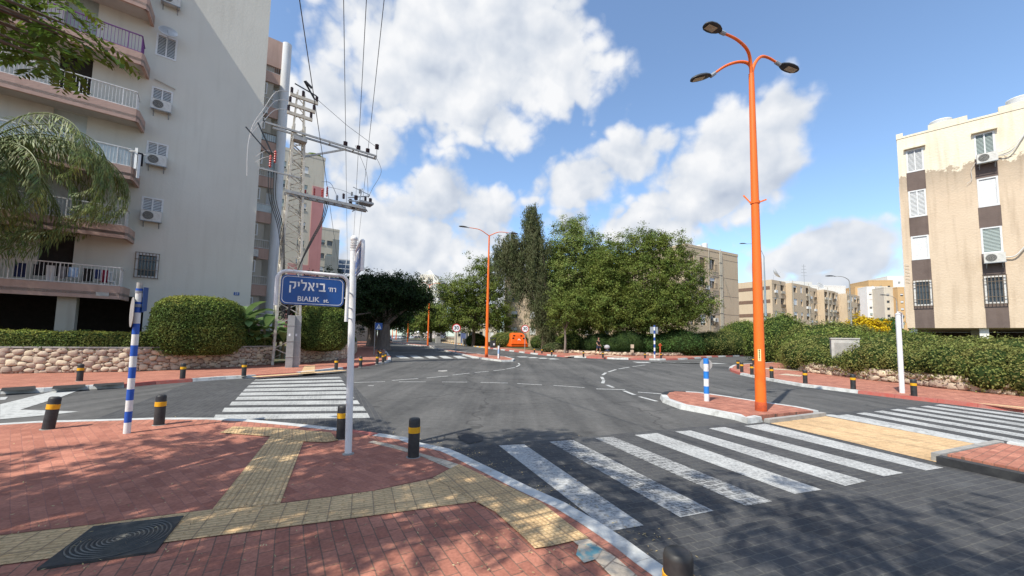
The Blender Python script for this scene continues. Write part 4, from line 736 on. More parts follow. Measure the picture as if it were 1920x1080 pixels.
for k in range(7):
    window(LB, .0, .80, wz[k][0], wz[k][1], 'shutter2' if k else 'bars', depth=.2)
    z = 3*k
    if k < 6:
        b = MB(); b.add([(-3.3, .18, 4.05+z), (-2.2, .18, 4.05+z), (-2.2, .18, 6.05+z), (-3.3, .18, 6.05+z)], [(0, 1, 2, 3)]); b.build('balcony_door', ['dark_in', 'slat', 'frost', 'dark_in', 'slatd', 'dark_in', 'slat'][k], LB)
        b = MB(); b.add([(-6.6, .18, 3.95+z), (-4.9, .18, 3.95+z), (-4.9, .18, 6.1+z), (-6.6, .18, 6.1+z)], [(0, 1, 2, 3)]); b.build('balcony_door', ['dark_in', 'glass', 'bback', 'slat', 'dark_in', 'glass'][k], LB)
    zb_ = 3.05+2.95*k; x1 = -.28
    b = MB(); poly = [(-14, 0), (-14, -1.32), (x1-.10, -1.32), (x1, -1.22), (x1+.12, 0)]; b.prism(poly, zb_+.16, zb_+.30, 0)
    pf = [(-14, -1.32), (x1-.10, -1.32), (x1, -1.22), (x1+.12, 0)]
    for (ax, ay), (cx, cy) in zip(pf, pf[1:]):
        d = Vector((cx-ax, cy-ay, 0)).normalized(); n_ = Vector((-d.y, d.x, 0))*.12; a_ = Vector((ax, ay, 0)); c_ = Vector((cx, cy, 0))
        b.prism([tuple(a_.xy), tuple(c_.xy), tuple((c_+n_).xy), tuple((a_+n_).xy)], zb_, zb_+.62+(.9 if k == 6 else 0), 1)
    bal = b.build('balcony', ['soffit', 'pinkband'], LB)
    if k < 6: railing(bal, -13.9, x1-.14, -1.26, zb_+.60, zb_+1.52, ['railw', 'railw', 'railw', 'railw', 'purple', 'purple'][k], (False, True), 1.1, ['', '', 'frost', '', '', ''][k] or None)
for k in (1, 2, 3, 5): aircon(LB, .42, -.02, wz[k][0]-.10, ['', 'white air conditioner with a blue label under the lowest shuttered gable window', 'white air conditioner beside the glazed balcony, under a gable window', 'white air conditioner under the third shuttered gable window, near the purple cloth', '', 'dish sized unit under the topmost visible gable window'][k])
b = MB(); b.box(4.15, 4.42, -.02, .0, 3.72, 3.90); hn = b.build('house_number', 'bluesign', LB); text_mesh('digits', '23', .17, 'signw', hn, (4.285, -.023, 3.81), (R(90), 0, 0))
b = MB(); b.box(-1.15, -.72, -1.345, -1.325, 3.16, 3.34); b.build('notice_plate', 'conc', LB)
b = MB(); b.tube([(.05, -.08, 14.95), (.9, -.1, 14.72)], .03, 8); b.build('drain_pipe', 'bback', LB)
# washing and chairs on the lowest balcony
wash = ['dark blue', 'black', 'white', 'grey', 'dark red', 'pale blue', 'black', 'navy']
wcol = [(.02, .03, .09), (.015, .015, .02), (.6, .6, .6), (.2, .2, .22), (.22, .02, .05), (.3, .42, .6), (.02, .02, .02), (.03, .04, .12)]
for i, (x, w_, h_) in enumerate([(-3.5, .34, .62), (-3.0, .30, .5), (-2.65, .26, .7), (-2.3, .24, .55), (-.95, .22, .6), (-1.95, .3, .45), (-1.5, .34, .6), (-1.2, .2, .45)]):
    mt['cl%d' % i] = M('cloth '+str(i), wcol[i], rough=.95)
    b = MB(); vs = []; fs = []
    for a in range(7):
        for c in range(4): vs.append((x+w_*(a/6-.5), -1.12+.035*math.sin(a*2.1+i)*(c/3), 4.42-h_*c/3))
    for a in range(6):
        for c in range(3): fs.append((a*4+c, a*4+c+1, a*4+c+5, a*4+c+4))
    b.add(vs, fs); o = b.build('laundry', 'cl%d' % i); o.matrix_world = Matrix.Translation(LB.location) @ Matrix.Rotation(R(39), 4, 'Z'); tag(o, ['leftmost navy cloth drying behind the lowest balcony rail', 'black garment drying next to the navy cloth on the lowest balcony', 'long white shirt drying on the lowest balcony', 'narrow grey cloth drying right of the long white shirt', 'dark red towel at the right end of the lowest balcony', 'pale blue towel drying mid row on the lowest balcony', 'wide black cloth drying right of the pale blue towel', 'small dark cloth drying beside the red towel'][i], 'laundry', 'washing on the lowest balcony')
def chair_at(root, x, y, z, label):
    mw = Matrix.Translation(root.location) @ Matrix.Rotation(root.rotation_euler.z, 4, 'Z'); t = thing('plastic_chair', label, 'chair', mw @ Vector((x, y, z)), root.rotation_euler.z+.4)
    MB().box(-.22, .22, -.2, .22, .40, .44).build('seat', 'slat', t)
    b = MB()
    for k in range(5): b.box(-.2+k*.09, -.15+k*.09, .2, .24, .44, .85)
    b.box(-.22, .22, .19, .25, .85, .93); b.build('backrest', 'slat', t)
    for sx in (-.2, .2):
        for sy in (-.17, .2): MB().bar((sx, sy, .0), (sx, sy, .40), .04).build('leg', 'slat', t)
chair_at(LB, -.9, -.75, 3.5, 'white plastic chair at the right end of the lowest balcony')
chair_at(LB, -4.9, -.7, 3.5, 'white plastic chair behind the palm on the lowest balcony')
b = MB(); b.tube([(-.5, -1.5, 9.2), (-.2, -1.45, 10.3), (.05, -1.35, 10.6)], .03, 6)
dt = thing('drying_rack', 'bundle of dark and pale clothes hung over the end of the frosted panel balcony', 'laundry', Matrix.Translation(LB.location) @ Matrix.Rotation(R(39), 4, 'Z') @ Vector((-.15, -1.2, 9.4)), R(39))
b = MB(); b.box(-.5, .25, -.03, .02, .95, 1.0); b.bar((-.4, 0, .97), (-.1, -.3, .95), .03); b.build('rail', 'railw', dt)
b = MB(); b.prism([(-.12, -.1), (.1, -.14), (.16, .0), (-.06, .05)], .35, .98); b.prism([(-.02, -.12), (.1, -.16), (.08, .0)], -.25, .36); b.build('garment', 'cl1', dt); b = MB(); b.prism([(.0, -.26), (.1, -.24), (.08, -.2), (-.02, -.2)], -.35, .85); b.prism([(-.14, -.2), (-.04, -.24), (-.05, -.17)], .1, 1.15); b.build('garment', 'slat', dt)
# satellite dish top
def dish(root, x, y, z, r, label, az_=0.):
    mw = Matrix.Translation(root.location) @ Matrix.Rotation(root.rotation_euler.z, 4, 'Z'); t = thing('satellite_dish', label, 'satellite dish', mw @ Vector((x, y, z)), root.rotation_euler.z+az_)
    b = MB(); b.lathe([(.01, 0), (r*.5, .04*r/.4), (r*.85, .13*r/.4), (r, .2*r/.4), (r*.97, .2*r/.4), (.01, .02)], 18); o = b.build('dish', 'slat', t, True); o.rotation_euler = (R(62), 0, 0); o.location = (0, -.2, r+.1)
    b = MB(); b.tube([(0, 0, -.2), (0, 0, r)], .025, 6); b.tube([(0, -.2, r*.6), (0, -.2-r, r*1.3)], .012, 5); b.build('mount', 'greysteel', t); return t
dish(LB, .45, -.2, 16.95, .4, 'white satellite dish bracketed beside the topmost balcony of the left block')

# --- wing behind with the round flaking column
WB = thing('apartment_wing', 'taller grey beige wing with stacked pink balconies and a round flaking white column', 'apartment building', (-19.3, 31.7, .15), R(39))
b = MB(); shell(b, -16, -1.1, 0, 14, -.3, 25.9, True); b.box(-1.1, -.3, 1.4, 14, -.3, 25.9); b.build('wall', 'bback', WB)
MB().prism([(-.33+.35*math.cos(a), -.1+.35*math.sin(a)) for a in np.linspace(0, 2*math.pi, 25)[:-1]], -.3, 26.0).build('round_column', 'colw', WB, True)
MB().box(-4.5, -.5, -.2, 1.4, 23.6, 25.95).build('parapet', 'pinkband', WB)
for k in range(8):
    z = 1.55+2.95*k
    b = MB(); b.box(-4.5, -.5, -.15, 1.42, z+.6, z+.8, 1); b.box(-4.5, -.5, -.17, -.02, z, z+.86, 0); bal = b.build('balcony', ['pinkband', 'soffit'], WB)
    if k in (3, 4, 6): 
        b = MB(); b.box(-2.2, -.5, .3, .34, z+.9, z+2.6); b.build('balcony_shutter', 'slat' if k != 4 else 'frost', WB)
    railing(bal, -2.2, -.55, -.1, z+.86, z+1.55, 'railw' if k != 5 else 'bars', (False, False), panel='frost' if k in (3, 5) else None, step=.14)
    window(WB, -2.0, -1.55, z+1.9, z+2.8, 'plain', y=-.02)
    MB().box(-2.35, -2.2, -.28, -.02, z+.2, z+2.9).build('side_panel', 'plaster', WB)
aircon(WB, -1.8, -.04, 7.6, 'air conditioner below a dark window of the wing with the round column'); aircon(WB, -1.8, -.04, 19.4, 'air conditioner high on the wing with the round column')

# --- farther buildings along the left
def block(name, label, loc, az_, w, d, h, mat, rows, cols, z0, dz, winw, winh, wm='glass', xs=None, frame='slat', extra=None, cat='apartment building', sill=True, group=None, sides=None):
    """plain slab block with real window openings in the front (local y=0 plane) and side windows"""
    t = thing(name, label, cat, loc, R(90-az_), group); b = MB(); xs = xs or [w*(i+.5)/cols for i in range(cols)]
    hol = [(x-winw/2, x+winw/2, z0+dz*r, z0+dz*r+winh) for r in range(rows) for x in xs]
    holes_wall(b, 0, w, -.3, h, hol, depth=.3); shell(b, 0, w, 0, d, -.3, h); b.build('wall', mat, t)
    for r in range(rows):
        for x in xs:
            z = z0+dz*r; ww = MB(); k = random.random()
            ww.add([(x-winw/2, .29, z), (x+winw/2, .29, z), (x+winw/2, .29, z+winh), (x-winw/2, .29, z+winh)], [(0, 1, 2, 3)], 0)
            if k < .75:
                hh = winh*random.choice([.35, .5, .7, 1.]); ww.box(x-winw/2+.02, x+winw/2-.02, .10, .16, z+winh-hh, z+winh-.01, 1)
            if sill: ww.box(x-winw/2-.06, x+winw/2+.06, -.07, .05, z-.08, z-.003, 2)
            ww.build('window', [wm, random.choice([frame, 'slatd', frame]), mat if False else 'conc'], t)
    p = MB(); 
    for a in ((0, w, -.03, .2), (0, w, d-.2, d+.03)): p.box(a[0]-.03, a[1]+.03, a[2], a[3], h-.004, h+.45)
    for a in (-.03, w-.17): p.box(a, a+.2, .2, d-.2, h-.004, h+.45)
    p.build('parapet', mat, t)
    return t
PK = block('apartment_block', 'cream and pink apartment block seen behind the power pylon', (-30-9.5, 60-7.3, .1), 52, 12, 12, 29.0, 'creamw', 9, 3, 3, 2.9, 1.0, 1.1, xs=[3, 6.2, 9.2])
MB().box(10.4, 12.05, -.12, 3, -.2, 24.5).build('pink_panel', 'pink', PK); MB().box(7.7, 10.39, -.08, 2, -.2, 12).build('pink_panel', 'pink', PK)
b = MB(); b.ball((10.6, .9, 29.5), (1.3, .8, .6)); b.build('roof_planting', 'hedge', PK)
GB = block('apartment_block', 'grey and cream stepped apartment block left of the solar roof', (-40-5.0, 83-3.9, .1), 52, 8.6, 12, 24.0, 'creamw', 7, 2, 3.2, 2.9, 1.2, 1.1, xs=[5.2, 6.8])
b = MB(); b.box(7.3, 8.66, -.12, 4, -.2, 22.2); b.box(5.9, 7.3, -.1, 4, -.2, 18.4); b.box(4.3, 5.9, -.08, 4, -.2, 12.0); b.build('grey_panel', 'greywall', GB)
SB = block('house', 'cream building carrying tilted solar panels on its roof', (-43.2, 92, .1), 70, 9, 10, 14.6, 'creamw', 4, 3, 2.6, 2.9, 1.1, 1.2)
b = MB()
for i in range(3):
    for j in range(3): 
        a = Vector((-.4+i*1.75, -.2+j*1.5, 16.2+j*1.35)); b.add([a, a+Vector((1.6, 0, 0)), a+Vector((1.6, 1.35, 1.2)), a+Vector((0, 1.35, 1.2))], [(0, 1, 2, 3)])
o = b.build('solar_panels', 'glass', SB); b = MB()
for i in range(4): b.bar((-.4+i*1.75-.07, -.25, 16.1), (-.4+i*1.75-.07, 4.3, 20.2), .09)
for j in range(4): b.bar((-.5, -.2+j*1.5-.07, 16.2+j*1.35), (4.9, -.2+j*1.5-.07, 16.2+j*1.35), .09)
for i in range(3): b.bar((0+i*2.2, 3.8, 14.6), (0+i*2.2, 3.8, 19.7), .12)
b.build('panel_frame', 'galv', SB)
# far white tower over the avenue trees
TW = block('tower_block', 'distant white tower block with a crown of roof frames above the avenue trees', (-64.5, 252, .1), 100, 17.5, 16, 37, 'whitewall', 11, 5, 3, 3.1, 1.3, 1.2, xs=[1.6, 4.2, 7.2, 11.6, 15.6])
b = MB(); b.box(5.6, 6.6, -.6, 4, 0, 39.5); b.box(9.2, 10.2, -.6, 4, 0, 39.5); b.box(3, 13, 3, 12, 37, 41.5); b.box(12.6, 13.2, -.4, 3, 0, 37.5); b.build('stair_shafts', 'creamw', TW)
b = MB()
for i in range(9): b.bar((i*2.1, 0, 37.4), (8.7, 6, 45), .25)
b.build('roof_frame', 'whitewall', TW)
# buildings behind the trees in the middle
block('apartment_block', 'sand coloured block glimpsed between the casuarina and the leafy tree', (-1.2, 70, .1), 88, 30, 12, 12.8, 'sand', 4, 9, 2.2, 2.9, 1.1, 1.3)
block('apartment_block', 'low cream building behind the trees left of the recycling container', (-13.4, 92, .1), 92, 10, 9, 8.6, 'creamw', 3, 4, 1.6, 2.8, .8, 1.2)
# --- mid block, five tanks on the roof
MBK = thing('apartment_block', 'four storey sand coloured block with white water tanks on its roof', 'apartment building', (25.5, 57, .1), R(30))
b = MB(); hol = []
for r in range(4):
    z = 12.75-2.92*r; hol += [(1.0, 1.95, z, z+1.75), (3.4, 4.75, z, z+1.6), (5.9, 7.2, z, z+1.6)]
holes_wall(b, 0, 13.5, -.3, 15.6, hol, depth=.3); shell(b, 0, 13.5, 0, 13, -.3, 15.6); b.build('wall', 'beige', MBK)
for i, (a, c, d, e) in enumerate(hol):
    ww = MB(); ww.add([(a, .28, d), (c, .28, d), (c, .28, e), (a, .28, e)], [(0, 1, 2, 3)], 0); hh = (e-d)*[.55, .95, 0, .2, .0, .3, 1, .2, .0, .4, .8, 0][i]
    if hh: ww.box(a+.03, c-.03, .1, .15, e-hh, e-.01, 1)
    ww.box((a+c)/2-.03, (a+c)/2+.03, .16, .2, d, e, 2); w_ = ww.build('window', ['glass', 'brownrail' if i < 3 else 'slat', 'slat'], MBK)
    if i % 3 == 2 or i in (4, 7):
        s = MB(); 
        for k in range(9): s.bar((a-.1+(c-a+.2)*k/8, -.3, d-.1), (a-.1+(c-a+.2)*k/8, -.3, d+.7), .03)
        for z in (d-.1, d+.7): s.bar((a-.1, -.3, z), (c+.1, -.3, z), .04); s.bar((a-.1, -.3, z), (a-.1, 0, z), .03); s.bar((c+.1, -.3, z), (c+.1, 0, z), .03)
        s.build('laundry_rack', 'bars', w_)
b = MB()
for r in range(1, 6): b.box(-.01, 13.52, -.012, 0, 15.6-2.92*r+1.9, 15.6-2.92*r+1.94)
b.build('joint_lines', 'brown', MBK)
b = MB()
for x, z in ((8.35, 15.9), (8.6, 16.2), (8.85, 15.7)): b.tube([(x, -.1, 0), (x, -.1, z)], .09, 6)
for z in range(2, 16, 2): b.box(8.2, 9.0, -.2, 0, z, z+.08)
b.tube([(5.5, -.08, 0), (5.5, -.08, 13.2), (5.5, -.1, 15.9)], .05, 6); b.tube(catmull([(8.9, -.2, 13.8), (9.6, -.2, 11.2), (10.6, -.2, 9.2), (11, -.2, 8.6)], 4), .025, 5); b.build('pipes', 'bback', MBK)
b = MB(); b.box(-.04, 13.54, -.04, .2, 15.595, 16.0); b.box(-.04, .2, .2, 13, 15.595, 16.0); b.box(13.3, 13.54, .2, 13, 15.595, 16.0); b.build('parapet', 'beige', MBK)
aircon(MBK, 4.9, -.02, 9.5, 'air conditioner under a middle window of the block with roof tanks'); aircon(MBK, 5.2, -.02, 5.9, 'larger white air conditioner low on the block with roof tanks'); aircon(MBK, 4.5, -.02, 2.2, 'leftmost of two air conditioners at the foot of the block with roof tanks'); aircon(MBK, 5.9, -.02, 2.3, 'right one of two air conditioners at the foot of the block with roof tanks'); aircon(MBK, 6.9, -.02, 4.6, 'air conditioner beside the pipes, second floor of the block with roof tanks')
tl = ['tall tank at the far left', 'second tank from the left', 'low tank in the middle', 'squat tank near the right end', 'tank at the right end, beside the vent pipe']
for i, (x, y, h) in enumerate([(-.3, 8.0, 2.1), (1.0, 3.5, 1.6), (3.6, 2.2, 1.4), (5.6, 1.6, 1.1), (7.4, 1.8, 1.7)]):
    mw = Matrix.Translation(MBK.location) @ Matrix.Rotation(R(30), 4, 'Z'); t = thing('water_tank', 'white cylindrical roof '+tl[i], 'water tank', mw @ Vector((x, y, 15.6)), 0, 'water tanks on the sand coloured block')
    MB().lathe([(.45, .25), (.46, .3), (.46, h), (.40, h+.05), (.01, h+.08)], 14).build('drum', 'slat', t, True); b = MB()
    for q in ((-.3, -.3), (.3, -.3), (.3, .3), (-.3, .3)): b.bar((*q, 0), (*q, .3), .05)
    b.build('stand', 'galv', t)
# --- long row, right
RW = thing('apartment_row', 'long sand coloured apartment row with stepped bays running off to the right', 'apartment building', (55.6, 83, .1), R(32))
b = MB(); hol = []; bays = [(0, 6.2, 0), (6.2, 15.5, -1.2), (15.5, 24, .6), (24, 31, -.8), (31, 37, .6), (37, 44, -1.2), (44, 50, 0)]
for bi, (xa, xb, yo) in enumerate(bays):
    n = 2 if xb-xa < 7 else 3; hs = []
    for r in range(5):
        z = 12.7-2.92*r
        for k in range(n): x = xa+(xb-xa)*(k+.5)/n; w_ = .5+.35*((k+bi) % 2); hs.append((x-w_, x+w_, z, z+1.5))
    holes_wall(b, xa, xb, -.3, 15.0-.3*(bi % 2), hs, y=yo, depth=.5); shell(b, xa, xb, yo, 12, -.3, 15.0-.3*(bi % 2)); hol += [(h, yo) for h in hs]
b.build('wall', 'sand', RW)
for (a, c, d, e), yo in hol:
    ww = MB(); ww.add([(a, yo+.48, d), (c, yo+.48, d), (c, yo+.48, e), (a, yo+.48, e)], [(0, 1, 2, 3)], 0); k = random.random()
    if k < .45: ww.box(a+.03, c-.03, yo+.1, yo+.16, e-random.choice([.4, .7, 1.4]), e-.01, 1)
    if k > .4: ww.box(a-.02, c+.02, yo-.25, yo-.003, d-.45, d+.12, 2)
    ww.build('window', [random.choice(['glass', 'dark_in']), 'slat', random.choice(['bback', 'bars', 'slat'])], RW)
b = MB()
for i in range(4):
    for j in range(2): pass
for z in (12.9, 10.0, 7.05): b.box(-.03, -.003, .4, 3.6, z, z+.75); b.box(-.03, -.003, 3.8, 9.4, z, z+.75)
b.build('strip_windows', 'brownrail', RW)
b = MB(); 
for x in (6.0, 13.8, 24.2, 36.8): b.tube([(x, -1.5, 0), (x, -1.5, 15.2)], .07, 6)
for r in range(5): b.box(-.02, 50, -.02 if r % 2 else -.021, -.004, 15-2.92*r-.9, 15-2.92*r-.86)
b.build('pipes', 'bback', RW)
dish(RW, 3.0, 1.0, 15.2, 1.25, 'large white satellite dish on the roof of the long apartment row', .3); dish(RW, 26, 1, 14.8, .9, 'grey satellite dish farther along the roof of the long row', -.4)
an = thing('roof_antenna', 'thin television aerial standing on the long apartment row', 'aerial', (72.0, 95.5, 15)); b = MB(); b.tube([(0, 0, -.3), (0, 0, 6)], .05, 5)
for z in (3.2, 4.0, 4.8, 5.6): b.tube([(-1.1+z*.1, 0, z), (1.1-z*.1, 0, z)], .035, 4)
b.build('mast', 'greysteel', an)
block('apartment_block', 'white modern block rising behind the long sand coloured row', (98, 141, .1), 88, 24, 15, 22.2, 'whitewall', 5, 4, 5, 3.0, 1.5, 1.2)
o1 = block('apartment_block', 'white upper storeys with a pitched white roof behind the long row', (88, 128, .1), 80, 13, 10, 20.2, 'whitewall', 1, 3, 15, 3, 1.2, 1.1)
MB().prism([(0, 0), (13, 0), (11, 6), (2, 6)], 20.6, 22).build('roof', 'whitewall', o1)
def far_tower(label, px0, px1, ytop, Y, mat, az_=100, xs=None, rows=8, frame='slat', seed=1):
    a = P(px0, 600, Y); c = P(px1, 600, Y); h = P((px0+px1)/2, ytop, Y).z; w = (c-a).length
    return block('tower_block', label, (a.x, a.y, .1), az_, w, 14, h, mat, rows, 0, h-rows*3.0-.4, 3.0, 1.1, 1.1, xs=xs or [w*(i+.5)/max(2, round(w/3.2)) for i in range(max(2, round(w/3.2)))], sill=False)
far_tower('ochre tower block at the end of the long row', 1606, 1630, 540, 178, 'orangewall', rows=8)
t_ = far_tower('rounded pale tower block with a column of dark balconies', 1628, 1662, 540, 172, 'whitewall', rows=8)
b = MB()
for r in range(7): b.box(3.2, 7.0, -.9, -.02, 8+r*3, 8.7+r*3)
b.build('balcony', 'soffit', t_)
far_tower('grey tower block beside the round pale tower', 1660, 1686, 541, 165, 'creamw', rows=8)
far_tower('ochre side tower nearest the tan building', 1686, 1712, 541, 162, 'orangewall', rows=8)
t_ = far_tower('stepped ochre penthouse storeys above the far towers', 1632, 1672, 528, 190, 'orangewall', rows=1)
far_tower('white rooftop block above the far towers', 1668, 1706, 520, 196, 'whitewall', rows=1)

# --- right tan building, peeling, raised on pillars
RB = thing('apartment_block', 'weathered tan apartment block on short pillars with grey brown window strips on the right', 'apartment building', (25.55, 25.2, .15), R(-46.5))
b = MB(); cols = [(.42, 1.15), (3.32, 4.06)]; cols += [(6.2, 6.95), (9.1, 9.85), (12, 12.75)]
wzs = [(13.0, 14.45), (10.0, 11.7), (7.2, 8.7), (4.25, 5.8)]
hol = [(a, c, z-.15, e-.15) for a, c in cols for z, e in wzs]
holes_wall(b, 0, 16, 2.65, 15.25, hol, depth=.22); shell(b, 0, 16, 0, 12, 2.65, 15.25); b.build('wall', 'tan', RB)
for a, c in cols:
    for (z, e), (z2, e2) in zip(wzs, wzs[1:]): MB().box(a-.06, c+.06, -.012, .003, e2-.15+.03, z-.15-.03).build('window_strip', 'brown', RB)
    MB().box(a-.06, c+.06, -.012, .003, 2.66, wzs[-1][0]-.18).build('window_strip', 'brown', RB)
kinds = {(0, 0): ('shutter2', 'slat'), (0, 1): ('shutter2', 'slat'), (0, 2): ('roll', 'slat'), (0, 3): ('bars', None), (1, 0): ('shutter2', 'slatd'), (1, 1): ('roll', 'slat'), (1, 2): ('shutter1', 'slatd'), (1, 3): ('bars', None)}
for ci, (a, c) in enumerate(cols):
    for ri, (z, e) in enumerate(wzs):
        kd, lb = kinds.get((ci, ri), ('roll', 'slat')); window(RB, a, c, z-.15, e-.15, kd, fr='slat' if ri < 3 else 'railw', lab=lb, depth=.2)
    if ci < 3: MB().box(a-.12, c+.14, -.22, -.003, 14.38, 14.48).build('window_hood', 'tan', RB)
b = MB()
for xa, xb, h in ((-.02, .3, .35), (1.45, 3.1, .42), (4.3, 6.0, .42), (7.2, 9.0, .42), (10.1, 16.02, .42), (.3, 1.45, .12), (3.1, 4.3, .12), (6.0, 7.2, .12), (9.0, 10.1, .12)): b.box(xa, xb, -.03, .25, 15.245, 15.25+h)
b.box(-.02, .22, .25, 12, 15.245, 15.6); b.build('parapet', 'tan', RB)
for x in (.08, 3.0, 6.2, 9.6, 13): 
    for y in (.25, 6.0): MB().box(x, x+.36, y, y+.36, -.2, 2.655).build('pillar', 'whitewall', RB)
b = MB(); b.box(-.0, 16, 11.6, 11.8, -.2, 2.64); b.box(-.0, 16, 5.5, 5.7, -.2, .9); b.box(6.5, 9, 1, 3, -.2, 2.6); b.build('undercroft_wall_backing', 'brown', RB)  # tall rear wall is added as dark backing, standing for the undercroft's shade
b = MB(); b.tube(catmull([(4.1, -.1, 12.75), (4.6, -.15, 12.75), (5.1, -.12, 13.6), (5.6, -.1, 14.5), (7, -.1, 15.6)], 4), .03, 6); b.tube(catmull([(4.1, -.1, 12.9), (4.7, -.13, 13.1), (5.3, -.1, 14.0), (6, -.1, 15.0)], 4), .02, 6); b.tube(catmull([(4.1, -.1, 6.7), (4.5, -.15, 6.75), (4.9, -.15, 7.3), (5.3, -.1, 7.6), (7, -.1, 9)], 4), .035, 6)
b.tube(catmull([(3.3, -.1, 12.6), (3.1, -.1, 12.2), (3.1, -.1, 11.6), (2.9, -.1, 11.4)], 4), .012, 5); b.tube([(-.02, -.02, 3), (-.02, -.02, 12)], .015, 5)
for i in range(6): b.tube([(.25, -.06, 5.6+i*.22), (.05, -.08, 5.7+i*.22)], .012, 4)
b.build('cables', 'cablew', RB)
aircon(RB, 3.72, -.14, 12.40, 'air conditioner at the top right window of the tan building, below the shutters'); aircon(RB, 3.72, -.14, 6.42, 'air conditioner on the tan building under the grey green shutter')
for i, (x, y) in enumerate([(2.05, 1.3), (5.2, 1.0)]):
    mw = Matrix.Translation(RB.location) @ Matrix.Rotation(R(-46.5), 4, 'Z'); t = thing('water_tank', ['small white tank lid over the left part of the tan building', 'larger white tank lid at the right edge on the tan building'][i], 'water tank', mw @ Vector((x, y, 15.24)), 0, 'water tanks on the tan building')
    MB().lathe([(.5, .05), (.52, .9), (.54, .95), (.52, 1.0), (.1, 1.04)], 16).build('drum', 'slat', t, True); MB().box(-.35, .35, -.35, .35, 0, .06).build('stand', 'conc', t)

# ================================================================== WALLS AND PLANTING
wl = px((0,706),(239,702),(437,692),(512,687)); wl = [wl[0]+(wl[0]-wl[1]).normalized()*9]+wl
stone_wall('long rubble wall of rounded pale stones along the left pavement', wl, .1, 1.02, side=-1, size=.185)
w2 = px((560,684.5),(600,681.5),(640,677),(660,671),(668,662)); stone_wall('short rubble wall curving round the corner right of the power pylon', w2, .1, 1.05, side=-1, size=.175)
GW = 'clipped hedges above the left walls'
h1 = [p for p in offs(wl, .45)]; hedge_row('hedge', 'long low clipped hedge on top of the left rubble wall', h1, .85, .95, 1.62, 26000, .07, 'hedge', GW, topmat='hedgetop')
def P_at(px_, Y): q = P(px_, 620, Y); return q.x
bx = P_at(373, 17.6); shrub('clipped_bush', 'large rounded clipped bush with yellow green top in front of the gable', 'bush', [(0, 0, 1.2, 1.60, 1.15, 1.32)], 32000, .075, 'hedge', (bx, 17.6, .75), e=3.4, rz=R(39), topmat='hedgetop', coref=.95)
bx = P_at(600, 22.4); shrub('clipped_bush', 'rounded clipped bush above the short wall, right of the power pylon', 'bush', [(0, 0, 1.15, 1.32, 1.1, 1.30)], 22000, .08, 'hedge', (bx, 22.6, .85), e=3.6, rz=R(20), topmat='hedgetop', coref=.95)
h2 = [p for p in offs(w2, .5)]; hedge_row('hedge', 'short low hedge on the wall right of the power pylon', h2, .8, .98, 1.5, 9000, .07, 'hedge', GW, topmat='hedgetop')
# palm over the left wall, fronds hanging into the picture
def palm(label, base, H, nf, Lf, seed, group=None, az0=None):
    rg = random.Random(seed); t = thing('palm_tree', label, 'palm tree', base, 0, group); b = MB(); b.tube([(0, 0, -.1), (.05, 0, H*.5), (0, 0, H)], [.17, .13, .12], 10); b.build('trunk', 'ficusbark', t, True)
    pts = []; tg = []; nr = []; ln = []; st = MB()
    for k in range(nf):
        a = (k*2.4+rg.uniform(-.25, .25)) if az0 is None else az0[k % len(az0)]+rg.uniform(-.22, .22); up = rg.uniform(-.55, 1.0); L_f = Lf*rg.uniform(.85, 1.15); d = Vector((math.cos(a), math.sin(a), 0)); p = Vector((0, 0, H)); sp = []; ang = up; n = 26
        for i in range(n+1):
            sp.append(p.copy()); p = p+(d*math.cos(ang)+Vector((0, 0, 1))*math.sin(ang))*(L_f/n); ang -= (.07+.17*(i/n))*rg.uniform(.8, 1.25)
        st.tube(sp, [.03*(1-.9*i/n)+.003 for i in range(n+1)], 5)
        side = Vector((-d.y, d.x, 0))
        for i in range(3, n*4):
            u = i/(n*4); j = min(n-1, int(u*n)); f_ = u*n-j; q = sp[j].lerp(sp[j+1], f_); ax = (sp[j+1]-sp[j]).normalized()
            for sg in (-1, 1):
                Lr = .66*math.sin(math.pi*min(1, .12+u*.86))**.6*rg.uniform(.75, 1.15); dr = (ax*rg.uniform(.25, .6)+side*sg*rg.uniform(.35, .85)+Vector((0, 0, -rg.uniform(.35, 1.0)))).normalized()
                mid = q+dr*Lr*.5; pts.append(mid); tg.append(dr); nr.append(ax.cross(dr)); ln.append(Lr)
                d2 = (dr+Vector((0, 0, -.9))).normalized(); pts.append(q+dr*Lr*.92+d2*Lr*.28); tg.append(d2); nr.append(ax.cross(d2)); ln.append(Lr*.62)
    lf = leafmesh('fronds', np.array(pts), np.array(nr), np.array(tg), np.array(ln), .038, 'palm', t, 0); st.build('frond_ribs', 'palm', t, True); return t
palm('palm tree with long hanging fronds in front of the left balconies', (-20.7, 14.6, .15), 8.5, 46, 6.7, 3)
palm('small fan topped palm between the grey block and the solar roof', (-23.6, 52, .1), 7.2, 12, 1.6, 9)
